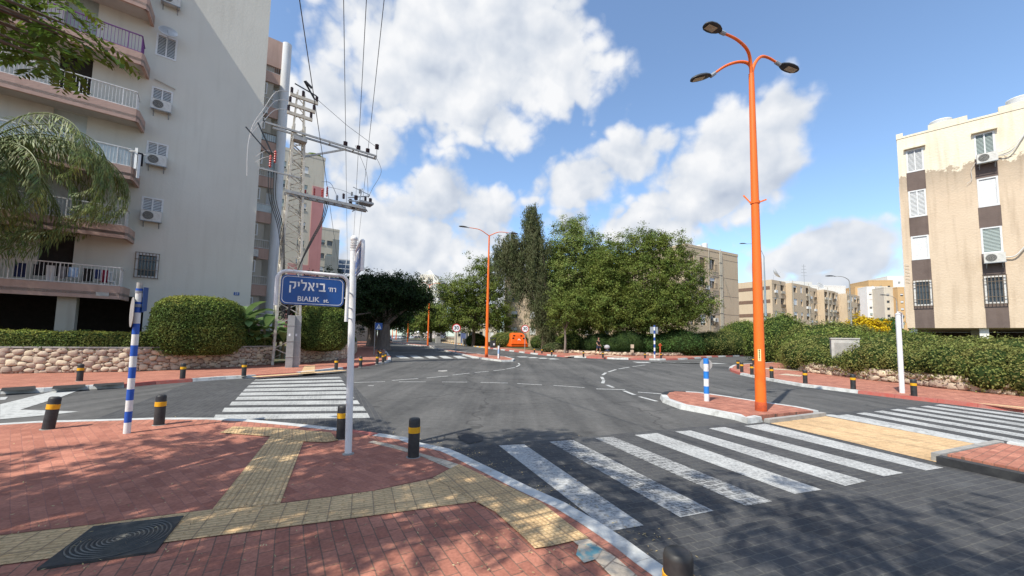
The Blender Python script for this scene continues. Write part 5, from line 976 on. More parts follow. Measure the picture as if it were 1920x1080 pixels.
# banana-leaved plants beside the gable
def broadleaf(label, base, specs, seed):
    rg = random.Random(seed); t = thing('banana_plant', label, 'plant', base, 0, 'broad leaved plants beside the gable'); b = MB(); lf = MB()
    for k in range(specs[0]):
        x, y = rg.uniform(-.9, .9), rg.uniform(-.5, .5); h = rg.uniform(.5, specs[1]*.62); b.tube([(x, y, -.1), (x+rg.uniform(-.1, .1), y, h)], [.09, .055], 7)
        for j in range(7):
            a = rg.uniform(0, 6.28); d = Vector((math.cos(a), math.sin(a), 0)); el_ = rg.uniform(.35, 1.35); Ln = rg.uniform(.8, 1.35)*specs[2]; wd = Ln*.19; n = 8; p = Vector((x, y, h-.05)); sp = []; ang = el_
            for i in range(n+1): sp.append(p.copy()); p = p+(d*math.cos(ang)+Vector((0, 0, math.sin(ang))))*Ln/n; ang -= rg.uniform(.05, .24)
            sd_ = Vector((-d.y, d.x, 0)); vs = []
            for i, q in enumerate(sp):
                w_ = wd*math.sin(math.pi*min(1, max(.03, (i-1.2)/(n-1.2))))**.6 if i > 1 else .02
                vs += [q-sd_*w_+Vector((0, 0, w_*.35)), q, q+sd_*w_+Vector((0, 0, w_*.35))]
            lf.add(vs, [(i*3+c, i*3+c+1, i*3+c+4, i*3+c+3) for i in range(n) for c in (0, 1)])
    b.build('stem', 'bananastem', t, True); lf.build('leaves', 'banana', t, True); return t
broadleaf('tall banana like plant with an upright pale leaf, left of the pylon', (P_at(484, 20.2), 20.2, .6), (6, 2.9, 1.3), 4)
broadleaf('lower broad leaved plant close behind the pylon legs', (P_at(512, 20.8), 20.9, .5), (5, 2.2, 1.1), 8)
broadleaf('dark broad leaved plant between the bush and the house number', (P_at(458, 19.0), 19.1, .5), (3, 2.4, 1.1), 21)
broadleaf('small spiky plant in the dark undercroft', (P_at(206, 18.2), 18.2, .9), (1, .9, .6), 31)

AVT = 'trees lining the far side of the avenue'
# ficus on the left of the avenue
tree('ficus_tree', 'very dark broad ficus tree with thick ridged trunks left of the avenue', 'tree', (-14.7, 45, .1), .75, 2.9,
     [(0, 0, 6.0, 4.6, 4.6, 2.6), (2.6, .8, 6.2, 2.9, 3, 2.1), (-3.4, -1, 5.6, 3.4, 3.5, 2.5), (1.2, -1, 7.3, 2.8, 3, 1.5), (-2, 0, 7.2, 2.8, 3, 1.5), (3.9, 0, 5.9, 1.4, 1.8, 1.4)], 60000, .22, 'ficus', bark='ficusbark', shell=.35, clump=1.0, aspect=.6, limbs=20)
tree('ficus_tree', 'second dark ficus behind the street name pole', 'tree', (-19.6, 55, .1), .7, 3.0, [(0, 0, 6.0, 5.4, 5, 3.0), (-3.5, 1, 5.4, 3.5, 4, 2.6), (2, 0, 4.6, 3.5, 3.5, 1.8)], 30000, .28, 'ficus', bark='ficusbark', shell=.3, clump=1.2)
tree('ficus_tree', 'dark tree filling the gap behind the clipped bush', 'tree', (-16.6, 36, .1), .35, 2.6, [(0, 0, 4.8, 2.8, 3, 2.4), (-2.5, 0, 4.3, 2.4, 3, 2.2)], 18000, .2, 'ficus', shell=.35)
tree('street_tree', 'dark green tree far down the left side of the avenue', 'tree', (-27.5, 84, .1), .5, 3, [(0, 0, 6.3, 5.5, 5, 3.6), (4, 0, 5.8, 3, 3, 2.6)], 16000, .35, 'treedark', AVT, shell=.4, clump=1.3)
tree('street_tree', 'blue green tree closing the far end of the avenue', 'tree', (-50, 190, .1), .5, 3, [(0, 0, 8, 11, 6, 5), (9, 0, 7, 6, 5, 4.5)], 12000, .7, 'treedark', AVT, shell=.4, clump=2.4)
tree('street_tree', 'olive green tree right of the avenue below the distant tower', 'tree', (-21.5, 104, .1), .4, 3.4, [(0, 0, 6.6, 5.6, 5, 3.9), (-2.4, 0, 5.6, 3.6, 4, 3.6), (3, 0, 5.2, 3.4, 4, 3.6), (0, 0, 8.6, 3, 3, 2.0)], 26000, .36, 'treemid', AVT, clump=1.5, per=50)
tree('street_tree', 'leafy green tree behind the orange two armed lamp', 'tree', (-6.6, 68, .15), .3, 3.0,
     [(-2.2, 0, 8.6, 3.6, 4, 3.8), (1.2, 0, 10.4, 3.6, 3.6, 4.2), (3.2, -.5, 7.2, 3.0, 3.5, 4.0), (-.5, 0, 5.0, 4.2, 4, 2.6), (-4.6, 0, 9.4, 2.2, 2.6, 2.4), (3.6, 0, 12.2, 2.0, 2, 2.6), (1.6, 0, 14.0, 1.5, 1.5, 1.6), (-2.6, .3, 6.2, 3.2, 3, 3.0), (4.6, 0, 5.0, 2.2, 2.4, 2.6)], 72000, .24, 'treemid', AVT, clump=1.1, per=60)
ct = tree('casuarina_tree', 'tall dark drooping casuarina taller than the trees around it', 'tree', (4.0, 48, .15), .36, 4.0,
     [(-1.7, 0, 15.8, 1.3, 1.3, 2.5), (-1.5, 0, 13.0, 2.0, 1.9, 2.8), (-1.0, 0, 9.6, 1.9, 1.8, 3.0), (-.2, 0, 6.4, 2.0, 1.8, 2.6), (-4.0, .2, 13.6, 1.7, 1.4, 1.3), (-5.2, .2, 11.8, 1.7, 1.3, 1.9), (-3.6, .1, 11.4, 1.5, 1.4, 2.3), (-3.2, 0, 8.8, 1.2, 1.2, 2.0), (.4, 0, 3.6, 1.9, 1.7, 1.5), (-1.8, 0, 17.6, .7, .7, 1.1)], 80000, .30, 'casu', droop=1.05, clump=1.0, per=60, aspect=.22, shell=.1, limbs=34, top=(-1.7, 0, 17.8))
RT = 'leafy trees on the far corner'
tree('leafy_tree', 'light green leafy tree right of the casuarina, the taller of the pair', 'tree', (7.8, 49, .15), .28, 3.2,
     [(0.2, 0, 9.5, 3.6, 3.4, 4.4), (-1.2, 0, 13.2, 2.4, 2.4, 3.2), (1.6, 0, 13.2, 2.4, 2.4, 2.8), (3.2, 0, 11.0, 2.4, 2.4, 2.6), (-2.2, -.5, 6.8, 2.3, 2.6, 3.0), (1.4, -.8, 5.6, 3.0, 2.8, 2.6), (.1, 0, 15.8, 1.3, 1.3, 1.4), (-2.4, -.6, 10.0, 1.6, 1.7, 2.0), (-3.0, .3, 7.6, 1.9, 1.9, 2.4), (-2.6, .5, 12.0, 1.5, 1.5, 2.0), (3.6, .4, 7.6, 2.6, 2.4, 3.2), (.2, -.6, 4.2, 3.8, 2.4, 1.6), (.6, -1.0, 2.9, 3.6, 2.0, 1.3)], 120000, .19, 'treelight', RT, clump=.95, per=60, shell=.4, limbs=34)
tree('leafy_tree', 'wide deep green leafy tree reaching toward the block with roof tanks', 'tree', (15.0, 44.5, .15), .34, 2.8,
     [(0, 0, 8.4, 4.6, 4, 3.9), (-3.6, 0, 9.6, 2.6, 2.8, 3.2), (-.8, 0, 11.8, 2.4, 2.5, 2.4), (3.0, 0, 11.6, 2.3, 2.4, 2.2), (3.9, -.4, 8.6, 2.8, 3, 2.6), (5.4, -.3, 5.6, 2.4, 2.6, 1.7), (2.0, -1.4, 5.2, 3.8, 3, 2.0), (-3.6, -1.2, 5.2, 3.2, 3, 2.2), (-4.6, -.3, 7.4, 2.4, 2.4, 2.4), (0, -2.2, 4.2, 3.6, 1.8, 1.3), (.5, -1.6, 3.3, 4.6, 1.8, 1.3), (-3.5, -1, 3.4, 2.6, 1.8, 1.3), (1.2, 0, 13.2, 1.4, 1.4, 1.2)], 155000, .18, 'treemid', RT, clump=.85, per=60)
tree('leafy_tree', 'darker leafy tree filling the gap behind the two big crowns', 'tree', (12.2, 52.5, .15), .3, 3.0, [(0, 0, 8.0, 4.4, 3, 4.0), (-3.5, 0, 6.4, 3.6, 3, 3.4), (3.5, 0, 6.0, 4.0, 3, 3.2), (0, 0, 11.6, 3.0, 2.4, 2.2), (-6.0, -.5, 5.2, 2.8, 2.4, 2.6)], 60000, .24, 'treedark', RT, clump=1.1, per=60, shell=.3)
tree('leafy_tree', 'slim tree with a thin pale trunk under the leafy crowns', 'tree', (5.9, 43.2, .15), .13, 2.6, [(0, 0, 4.6, 1.9, 1.7, 1.8), (1.2, 0, 5.4, 1.5, 1.5, 1.4)], 14000, .17, 'treemid', RT, bark='ficusbark', clump=.7, limbs=10)
# hedges and bushes of the far corner
HB = 'rounded bushes along the far corner'
def bush(label, x, Y, z, rx, rz_, n, mat='hedge', leaf=.13, ry=None, e=2.2, group=HB, jit=.10, name='bush', top=None, cat='bush'):
    return shrub(name, label, cat, [(0, 0, rz_*.42, rx, ry or rx, rz_*.55), (rx*.5, .2, rz_*.36, rx*.7, rx*.7, rz_*.5), (-rx*.55, -.1, rz_*.34, rx*.65, rx*.7, rz_*.46), (rx*.1, -.5, rz_*.5, rx*.5, rx*.5, rz_*.5)], n, leaf, mat, (x, Y, z), group, e=e, jitter=jit, topmat=top)
bush('feathery pale green bush behind the recycling container', 0.2, 62, .15, 2.1, 2.5, 9000, 'hedge2')
bush('dark bush right of the recycling container beside the casuarina', 5.2, 58.5, .15, 2.0, 2.3, 8000)
bush('dark shrub at the foot of the lamp, left of the litter bin', -6.3, 70, .15, 1.5, 2.2, 6000)
bush('leafy shrub between litter bin and recycling container', -1.6, 64.5, .15, 1.6, 2.4, 7000, 'hedge2')
bush('grey green low shrub at the foot of the casuarina', 5.0, 45.5, .12, 1.2, 1.1, 5000, 'casu')
bush('bright leafy shrub between the casuarina and the thin trunk', 7.0, 46.5, .12, 1.5, 2.3, 8000, 'treemid', leaf=.16)
bush('dark shrub behind the walking person', 10.0, 44.5, .12, 1.9, 2.3, 8000, 'ficus')
bush('dark shrub behind the black litter bin', 12.6, 42.8, .12, 2.0, 2.6, 9000, 'ficus')
bush('dark rounded hedge left of the striped pole', 15.2, 43.5, .12, 2.1, 2.3, 9000, 'treedark')
bush('dark rounded hedge right of the striped pole, in tree shade', 18.4, 43.6, .12, 2.5, 2.9, 12000, 'treedark')
bush('half sunlit rounded hedge below the block with roof tanks', 22.6, 45.6, .12, 2.6, 2.7, 12000, 'hedge2', leaf=.12)
bush('rounded hedge with sunny top left of the taller leafy shrub', 25.6, 47.2, .12, 2.3, 2.9, 9000, 'hedge2', leaf=.12)
bush('tall leafy shrub left of the blue grey lamp post', 28.6, 48.6, .12, 2.6, 4.2, 12000, 'treemid', leaf=.16)
bush('dense domed bush right of the blue grey lamp post', 33.5, 50.5, .12, 2.5, 3.1, 9000, 'casu', leaf=.14)
# low rubble edging on the far corner
e1_ = px((1040,662.6),(1100,665),(1160,668.5),(1240,669.6),(1300,668.4),(1400,663.2),(1475,661)); stone_wall('low rubble edging at the foot of the far corner hedges', e1_, .1, .42, side=-1, size=.34, capz=.02)
e2_ = [G(800, 641.2)+CR*3.2, G(850, 644.3)+CR*3, G(905, 651)+CR*2.2]; stone_wall('pale low garden wall along the far side of the avenue', e2_, .1, .75, side=-1, size=.4, capz=.06)
# right corner: rubble wall, sprawling hedge and the bushes behind it
rw = px((1482,693.6),(1517,702),(1589,710.4),(1637,717.7),(1685,722.5),(1763,733),(1850,742),(1925,749)); rw = [rw[0]+Vector((6, 4.5, 0)), rw[0]+Vector((1.2, 1.4, 0))]+rw+[rw[-1]+Vector((1.5, -5, 0))]
stone_wall('curving rubble wall under the wild hedge on the right corner', rw, .1, .62, side=-1, size=.24, capz=.015)
rb_ = [Vector((p.x, p.y, 0)) for p in rw]; hb = []
base = Vector((16.5, 16.0, .1))
for q in resample(rb_[1:-1], .8):
    for dd, rr, zt in ((.55, .75, 1.38), (1.5, 1.0, 1.50), (2.8, 1.1, 1.55)):
        v = Vector((.93, .36, 0))*dd; zt_ = zt*random.uniform(.88, 1.08); px_c = 960+732*(q.x+v.x)/(q.y+v.y); zt_ *= (.72 if 1545 < px_c < 1625 and dd < 2 else 1); hb.append((q.x+v.x-base.x, q.y+v.y-base.y, zt_*.55+.1, rr*random.uniform(.8, 1.1), rr*random.uniform(.8, 1.1), zt_*.5))
    if q.y < 14.2: hb.append((q.x+.15-base.x, q.y-base.y, .55, .55, .6, .55))
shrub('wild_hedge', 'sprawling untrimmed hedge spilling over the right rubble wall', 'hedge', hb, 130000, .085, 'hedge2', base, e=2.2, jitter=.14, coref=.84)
for i, (x, y, r_, h, m_, lb) in enumerate([(19.2, 23.5, 2.2, 2.1, 'hedge2', 'fine leaved bush mass behind the concrete cabinet'), (21.6, 22.0, 2.6, 2.3, 'treemid', 'bush mass left of the white name pole, behind the hedge'), (22.6, 27.5, 2.7, 2.6, 'treemid', 'green bushes in front of the long sand coloured row'), (24.6, 30.5, 3.0, 3.2, 'hedge2', 'bushes at the foot of the far grey lamp post'),
        (23.5, 34.5, 2.2, 4.0, 'treemid', 'taller leafy bush left of the far grey lamp post'), (18.8, 18.6, 2.2, 2.0, 'hedge2', 'bush behind the wild hedge below the tan building corner'), (20.5, 15.4, 2.6, 2.0, 'hedge2', 'bush behind the wild hedge under the tan building pillars'), (22.5, 19.5, 2.2, 2.0, 'hedge2', 'bush in front of the first white pillar'), (27.5, 32.0, 2.6, 3.0, 'hedge2', 'bush right of the far grey lamp post')]):
    bush(lb, x, y, .15, r_, h, 15000, m_, leaf=.11 if y < 25 else .15, group='bushes behind the right hedge', jit=.16)
tree('flowering_tree', 'small rounded tree covered in yellow blossom before the far towers', 'tree', (46, 50.5, .15), .2, 1.6, [(-.9, 0, 4.0, 1.7, 1.5, .95), (.8, 0, 3.8, 1.3, 1.5, .8)], 6000, .28, 'yellowfl', None, clump=.8)
tree('street_tree', 'dark green tree right of the yellow blossom', 'tree', (48.2, 52, .15), .25, 1.8, [(0, 0, 3.5, 2.0, 2.0, 1.6), (1.2, 0, 3.2, 1.4, 1.6, 1.2)], 9000, .26, 'treedark', None, clump=.9)
tree('street_tree', 'small tree at the foot of the pale towers', 'tree', (82, 84, .15), .25, 1.8, [(0, 0, 4.5, 2.4, 2.4, 2.8)], 4000, .35, 'treedark', None, clump=.9)

# trees standing over the photographer: their shade dapples the near pavement
def feather(lf, q, d, Ln, rg):
    """one bipinnate leaf hanging from q along d"""
    n = 9; ax = d.normalized(); side = ax.cross(Vector((0, 0, 1))).normalized() if abs(ax.z) < .95 else Vector((1, 0, 0))
    p = Vector(q); 
    for i in range(n):
        ax2 = (ax+Vector((0, 0, -.10*i))).normalized(); p = p+ax2*Ln/n
        for sg in (-1, 1):
            pl = (side*sg*.9+ax2*.5+Vector((0, 0, -.25))).normalized(); L2 = Ln*.30*math.sin(math.pi*(i+1.3)/(n+2))
            lf[0].append(p+pl*L2*.5); lf[1].append(ax2.cross(pl)+Vector((rg.uniform(-.4, .4), rg.uniform(-.4, .4), rg.uniform(-.4, .4)))); lf[2].append(pl); lf[3].append(L2)
def canopy(label, base, blobs, nclump, seed, th=3.2, tr=.22, extra=None, Ln=.42, targets=None):
    rg = random.Random(seed); t = thing('shade_tree', label, 'tree', base, 0, None); lf = ([], [], [], []); b = MB(); fork = Vector((0, 0, th)); b.tube([(0, 0, -.1), (.1, 0, th*.5), (0, 0, th)], [tr*1.3, tr, tr*.9], 10)
    ends = []
    for bb in blobs:
        for k in range(int(nclump*bb[6])):
            d = Vector((rg.gauss(0, 1), rg.gauss(0, 1), rg.gauss(0, 1))).normalized(); u = rg.random()**.4; ends.append(Vector((bb[0]+d.x*bb[3]*u, bb[1]+d.y*bb[4]*u, bb[2]+d.z*bb[5]*u)))
    if targets: ends += [Vector(e)-Vector(base) for e in targets]
    for k, e in enumerate(ends):
        for j in range(rg.randint(3, 5)):
            a = rg.uniform(0, 6.28); feather(lf, e+Vector((rg.uniform(-.15, .15), rg.uniform(-.15, .15), rg.uniform(-.1, .1))), Vector((math.cos(a), math.sin(a), rg.uniform(-.5, .35))), Ln*rg.uniform(.8, 1.2), rg)
        if k % 6 == 0 or k >= len(ends)-(len(targets) if targets else 0):
            mid = fork.lerp(e, .55)+Vector((0, 0, .35)); pts = catmull([fork, mid, e], 4); b.tube(pts, [tr*.32*(1-.88*i/(len(pts)-1)) for i in range(len(pts))], 5)
    b.build('trunk', 'bark', t, True); leafmesh('crown', np.array(lf[0]), np.array(lf[1]), np.array(lf[2]), np.array(lf[3]), np.array(lf[3])*.42, 'jac', t, .05); return t
tg = []
rg_ = random.Random(5)
for px_, py_ in [(15,20),(45,35),(80,25),(110,55),(140,40),(60,70),(25,95),(100,95),(70,120),(130,100),(150,75),(95,140),(40,60),(160,95),(5,5),(20,50),(120,20),(85,60),(50,10),(110,130),(0,70),(65,95),(30,0),(90,0)]:
    tg.append(tuple(P(px_+rg_.uniform(-8, 8)-10, py_+rg_.uniform(-8, 8)-25, rg_.uniform(3.9, 4.7))))
canopy('feathery leaved tree whose low branch hangs into the top left corner', (-7.6, -1.6, SW), [(0.6, 1.8, 6.3, 3.6, 3.0, 1.5, 1.0), (3.4, 2.6, 6.8, 2.2, 2.0, 1.2, .45), (4.3, 4.0, 7.2, 1.0, .8, .7, .10)], 390, 12, targets=tg)
canopy('feathery leaved tree behind the photographer shading the near crossing', (-.6, -4.2, SW), [(1.2, .4, 7.0, 2.8, 1.5, 1.4, .35), (-.5, 3.7, 7.2, 2.0, 1.5, 1.0, .40), (1.8, 3.2, 7.4, 1.6, 1.0, .8, .2)], 170, 15)

# ================================================================== STREET FURNITURE
# --- black bollards with a yellow band
BG = 'black bollards with a yellow band along the kerbs'
t0 = thing('bollard', '', 'bollard', (0, 0, 0), 0, BG)
b = MB(); b.lathe([(.078, -.04), (.078, .50), (.072, .525), (.055, .537), (.01, .54)], 20); b.build('post', 'blackrub', t0, True)
b = MB(); b.lathe([(.079, .335), (.083, .337), (.083, .415), (.079, .417)], 20); b.build('reflective_band', 'band', t0, True)
b = MB(); b.lathe([(.10, -.02), (.10, .006), (.08, .008)], 16); b.build('footing', 'kgrey', t0, True)
bl = [(90,805,.06,'leaning black bollard, second nearest the left edge on the near pavement'), (298,797,.06,'black bollard right of the leaning striped pole on the near pavement'), (640,823,.06,'black bollard half hidden behind the white name post'), (775,857,.06,'large black bollard standing alone right of the white name post'),
 (149,714.5,.1,'black bollard across the road before the left rubble wall, leftmost'), (342,710.5,.1,'black bollard across the road below the big clipped bush'), (457,705,.1,'black bollard across the road left of the striped crossing end'), (630,693.5,.1,'black bollard by the short curved rubble wall'), (676,688,.1,'black bollard just right of the white name post, at the far corner'),
 (707,683,.1,'black bollard leftmost of the cluster at the corner of the avenue'), (718,680,.1,'front black bollard of the cluster nearest the avenue'), (722,677.5,.1,'rearmost right black bollard of the corner cluster'), (709.5,668,.1,'black bollard in ficus shade behind the corner cluster'), (713,671,.1,'black bollard between the crossing sign and the corner cluster'),
 (1714,743,.1,'black bollard right of the white name pole on the right corner'), (1600,730,.1,'black bollard before the middle of the curving rubble wall'), (1510,719,.1,'black bollard left of the middle one before the curving wall'), (1447,709.5,.1,'black bollard close behind the thick orange lamp post'), (1410,703,.1,'black bollard left of the thick orange lamp post'), (1391,698,.1,'black bollard at the tip of the right corner, in front'), (1384,692,.1,'black bollard at the tip of the right corner, behind'), (1413,684,.1,'farthest black bollard of the right corner'),
 (1002,661.5,.11,'thin dark bollard at the far corner, right of the recycling container'), (1016,663,.11,'dark bollard before the casuarina trunk'), (1034.5,666,.11,'dark bollard right of the casuarina trunk'), (1094,669.5,.11,'black bollard left of the walking person'), (1130.5,670.8,.11,'black bollard right of the walking person'), (1209.5,672.5,.11,'black bollard left of the far striped pole'), (1239.5,672.5,.11,'black bollard right of the far striped pole')]
for i, (x, y, z, lb) in enumerate(bl):
    q = G(x, y, z); o = t0 if i == 0 else dup(t0, q, random.uniform(0, 6), lb)
    if i == 0: o.location = q; o['label'] = lb; 
o = dup(t0, Vector((.82, 1.93, .06)), 0, 'nearest black bollard, only its shiny top in view at the bottom edge')
bpy.context.view_layer.update()
t0.rotation_euler = (R(-2), R(4.5), .4)
tops = G(1271, 1030, .60); o.location = (tops.x, tops.y, .06)

# --- orange street lamps
def lamp_head(parent, pos, d, tilt, L=.62, w=.27):
    """flat LED lantern pointing along d from pos"""
    d = Vector(d).normalized(); up = Vector((0, 0, 1)); x = d; y = up.cross(x).normalized(); z = x.cross(y); z = (z*math.cos(tilt)-x*math.sin(tilt)*0).normalized()
    x = (x*math.cos(tilt)+Vector((0, 0, 1))*math.sin(tilt)).normalized(); z = x.cross(y).normalized()*1.0; z = -z if z.z < 0 else z
    b = MB(); n = 14; prof = [(-.02, .03, .02), (.03, .045, .035), (.09, .09, .06), (.2, .13, .08), (.35, .145, .085), (.5, .13, .07), (.59, .08, .045), (.62, .03, .02)]; vs = []
    for u, hw, hh in prof:
        for k in range(n):
            a = 2*math.pi*k/n; cz = math.sin(a); vs.append(Vector(pos)+x*u*L/.62+y*math.cos(a)*hw*w/.27+z*(hh*cz if cz > 0 else hh*.25*cz))
    fs = [(i*n+k, i*n+(k+1) % n, (i+1)*n+(k+1) % n, (i+1)*n+k) for i in range(len(prof)-1) for k in range(n)]+[tuple(range(n))[::-1], tuple(range((len(prof)-1)*n, len(prof)*n))]
    b.add(vs, fs); h = b.build('lantern', 'bingrey', parent, True)
    g = MB(); c = Vector(pos)+x*.38*L/.62-z*.024; g.add([c+x*.15-y*.075, c+x*.15+y*.075, c-x*.13+y*.075, c-x*.13-y*.075], [(0, 1, 2, 3)]); g.build('led_panel', 'cream_led', h)
    return h
mt['cream_led'] = M('yellowish led cover', (.42, .37, .26), (.34, .30, .21), rough=.35, spec=.6)
def lamp(label, base, H, arms, r0=.105, r1=.055, mat='orange', group='orange street lamps of the avenue', L=.62, plate=False, foot=True, cat='street lamp'):
    t = thing('street_lamp', label, cat, base, 0, group); b = MB(); b.tube([(0, 0, .0), (0, 0, H*.42), (0, 0, H*.43), (0, 0, H)], [r0, r0*.86, r0*.84, r1], 18); b.build('pole', mat, t, True)
    if foot:
        b = MB(); b.lathe([(r0*1.06, -.02), (r0*1.05, .20), (r0*1.0, .21)], 18); b.build('foot', 'rust', t, True)
    for (tip, mids) in arms:
        tip = Vector(tip)-Vector(base); pts = catmull([Vector((0, 0, H-.55)), Vector((0, 0, H-.1))]+[Vector(m_)-Vector(base) for m_ in mids]+[tip], 5); n = len(pts)
        b = MB(); b.tube(pts, [r1*.8*(1-.45*i/(n-1)) for i in range(n)], 10); a = b.build('arm', mat, t, True); d = (pts[-1]-pts[-3]).normalized(); b = MB(); b.tube([tip-d*.05, tip+d*.10], r1*.75, 8); b.build('collar', 'greysteel', a, True)
        lamp_head(a, tip+d*.07, (d.x, d.y, 0), math.asin(max(-.5, min(.5, d.z)))*.5, L)
    return t
lb_ = G(1427, 770, .12); J = P(1411, 128, lb_.y)
H_ = J.z-.12
h1 = P(1356, 62, lb_.y-.75); h2_ = P(1338, 139, lb_.y-.05); h3 = P(1457, 118, lb_.y+.25)
ml = lamp('tall orange lamp post with three curved arms on the near traffic island', tuple(lb_), H_-.15, [(h1, [P(1404, 100, lb_.y-.15), P(1384, 76, lb_.y-.5)]), (h2_, [P(1406, 122, lb_.y), P(1388, 116, lb_.y), P(1362, 123, lb_.y-.03)]), (h3, [P(1414, 122, lb_.y+.02), P(1426, 107, lb_.y+.1), P(1440, 108, lb_.y+.2)])], r0=.118, r1=.062, L=.56)
b = MB()
for a, dz in ((2.6, .22), (-.4, 0.05), (.9, .0)): b.bar((math.cos(a)*.09, math.sin(a)*.09, 5.05), (math.cos(a)*.24, math.sin(a)*.24, 5.05+dz), .03)
b.tube([(0, 0, 5.02), (0, 0, 5.08)], .105, 14); b.build('banner_bracket', 'orange', ml)
# number plate on the near lamp, seen from the pavement: 86661 written downwards
va = math.atan2(-lb_.x, lb_.y); pl = MB(); pz = 1.18
yl = -.1135; pl.box(-.032, .032, yl-.004, yl+.012, pz-.01, pz+.27); po = pl.build('number_plate', 'plate', ml) if 'plate' in mt else None
mt['plate'] = M('pale yellow plate', (.80, .72, .36), rough=.5)
if po is None: po = pl.build('number_plate', 'plate', ml)
po.rotation_euler = (0, 0, math.atan2(lb_.y, lb_.x)-math.pi/2)
for i, ch in enumerate('86661'): text_mesh('digit', ch, .058, 'black', po, (0, yl-.007, pz+.24-i*.052), (R(90), 0, 0), .001, bold=.001)
def two_arm(label, base, H, s=1.0, mat='orange', r0=.10, az_=R(67), span=1.75):
    B = Vector(base); c = Vector((math.sin(az_), math.cos(az_), 0)); arms = []
    for sg in (-1, 1): arms.append((B+c*sg*span+Vector((0, 0, H+.42*s)), [B+c*sg*span*.15+Vector((0, 0, H+.10*s)), B+c*sg*span*.5+Vector((0, 0, H+.38*s))]))
    return lamp(label, base, H, arms, r0=r0, r1=.055, mat=mat, L=.75)
two_arm('orange two armed lamp on the tip of the far median', tuple(G(912, 669.5, .12)), 9.9, r0=.13)
two_arm('second orange two armed lamp along the avenue median', tuple(G(802, 648.4, .12)), 9.7, r0=.14)
for (x, y), l2 in (((764, 641.2), 'third orange lamp of the avenue median, top lost in the foliage'), ((742.6, 636.9), 'fourth orange lamp of the avenue, thicker in view than the last'), ((735.5, 635.2), 'farthest orange lamp of the avenue, a thin line by the cars')):
    q = G(x, y, .12); two_arm(l2, (q.x, q.y, .12), 6.2 if y > 636 else 6.0, r0=.17)
# grey lamps right
def one_arm(label, base, H, tip, mids, mat, r0=.09, band_=None):
    t = lamp(label, base, H, [(tip, mids)], r0=r0, r1=.045, mat=mat, group=None, L=.8, foot=False); return t
q = G(1438, 668.5, .1); Hq = P(1428, 480, q.y).z
one_arm('peeling blue grey lamp post with stickers behind the orange one', tuple(q), Hq-.1, P(1400, 457, q.y-.2), [P(1425, 466, q.y), P(1415, 458, q.y-.1)], 'bluepole', r0=.15)
q = Vector((29.0, 34.5, .1)); q.x = P(1596, 600, 34.5).x; one_arm('grey curved lamp rising from the bushes before the long row', tuple(q), P(1594, 535, q.y).z, P(1566, 518, q.y), [P(1591, 525, q.y), P(1580, 519, q.y)], 'galv', r0=.10)
q = Vector((P(1683, 600, 46).x, 46, .1)); one_arm('thin grey lamp in front of the pale far towers', tuple(q), P(1681, 566, q.y).z, P(1664, 554, q.y), [P(1679, 560, q.y), P(1672, 555.5, q.y)], 'galv', r0=.09)

# --- street name post, two blue plates
B = G(652.9, 851.6, SW); sp = thing('street_name_post', 'white street name post with a curved tube frame and a ball on top', 'sign post', tuple(B)); top = P(663.0, 470, B.y)-B
b = MB(); b.tube([(0, 0, 0), tuple(top)], [.047, .046], 16); b.build('pole', 'steelw', sp, True)
b = MB(); b.lathe([(.05, 0), (.05, .02), (.02, .03), (.052, .045), (.054, .055), (.02, .065), (.052, .08), (.054, .09), (.02, .10), (.048, .115), (.05, .125), (.02, .135)], 16, tuple(top)); b.ball(tuple(top+Vector((0, 0, .175))), .052, 14, 10); b.build('finial', 'steelw', sp, True)
b = MB(); b.lathe([(.085, -.01), (.08, .01), (.05, .02)], 14); b.build('base_plate', 'kgrey', sp, True)
def name_sign(mid_px, Ys, corners, label):
    pass
# plate 1 plane: from left-near to right-far
PL = P(526, 545, 4.93); PR = P(645, 547, 5.30); ex = (PR-PL); ex.z = 0; Wd = ex.length; ex.normalize(); zc = (P(526, 516.5, 4.93).z+P(645, 521, 5.30).z)/2; zb = (P(526, 572, 4.93).z+P(645, 573.5, 5.30).z)/2; Hh = zc-zb
rz = math.atan2(ex.y, ex.x)
def rrect(w, h, r, n=6):
    out = []
    for cx, cy, a0 in ((w/2-r, h/2-r, 0), (-w/2+r, h/2-r, 90), (-w/2+r, -h/2+r, 180), (w/2-r, -h/2+r, 270)):
        for k in range(n+1): a = R(a0+90*k/n); out.append((cx+r*math.cos(a), cy+r*math.sin(a)))
    return out
def plate(parent, name, w, h, loc, rz_, face='bluesign'):
    """blue enamel plate with a white rule near its edge; local x right, z up, faces local -y"""
    o = MB(); o.prism(rrect(w, h, .07), -.004, .004); p_ = o.build(name, [face], parent); p_.location = loc; p_.rotation_euler = (R(90), 0, rz_)
    r = MB(); po_ = rrect(w-.03, h-.03, .06); pi_ = rrect(w-.044, h-.044, .055); n = len(po_)
    r.add([(x, y, .0055) for x, y in po_]+[(x, y, .0055) for x, y in pi_], [(i, (i+1) % n, n+(i+1) % n, n+i) for i in range(n)]); r.build('white_rule', 'signw', p_)
    e_ = MB(); e_.prism(rrect(w+.006, h+.006, .072), -.006, -.0041); e_.build('plate_back', 'signback', p_)
    return p_
mid = (PL+PR)/2; mid.z = (zc+zb)/2; p1 = plate(sp, 'name_plate', Wd, Hh, tuple(mid-B), rz)
HEB = None
def heb_letters(parent, glyphs, x, y, s, z=.0075):
    """block Hebrew letters from strokes on a 10x10 grid; x runs left to right"""
    for poly_list, adv in glyphs:
        m_ = MB()
        for pl_ in poly_list: m_.add([(x+px_*s, y+py_*s, z) for px_, py_ in pl_], [tuple(range(len(pl_)))])
        m_.build('letter', 'signw', parent); x += adv*s
def rect(a, b_, c, d): return [(a, c), (b_, c), (b_, d), (a, d)]
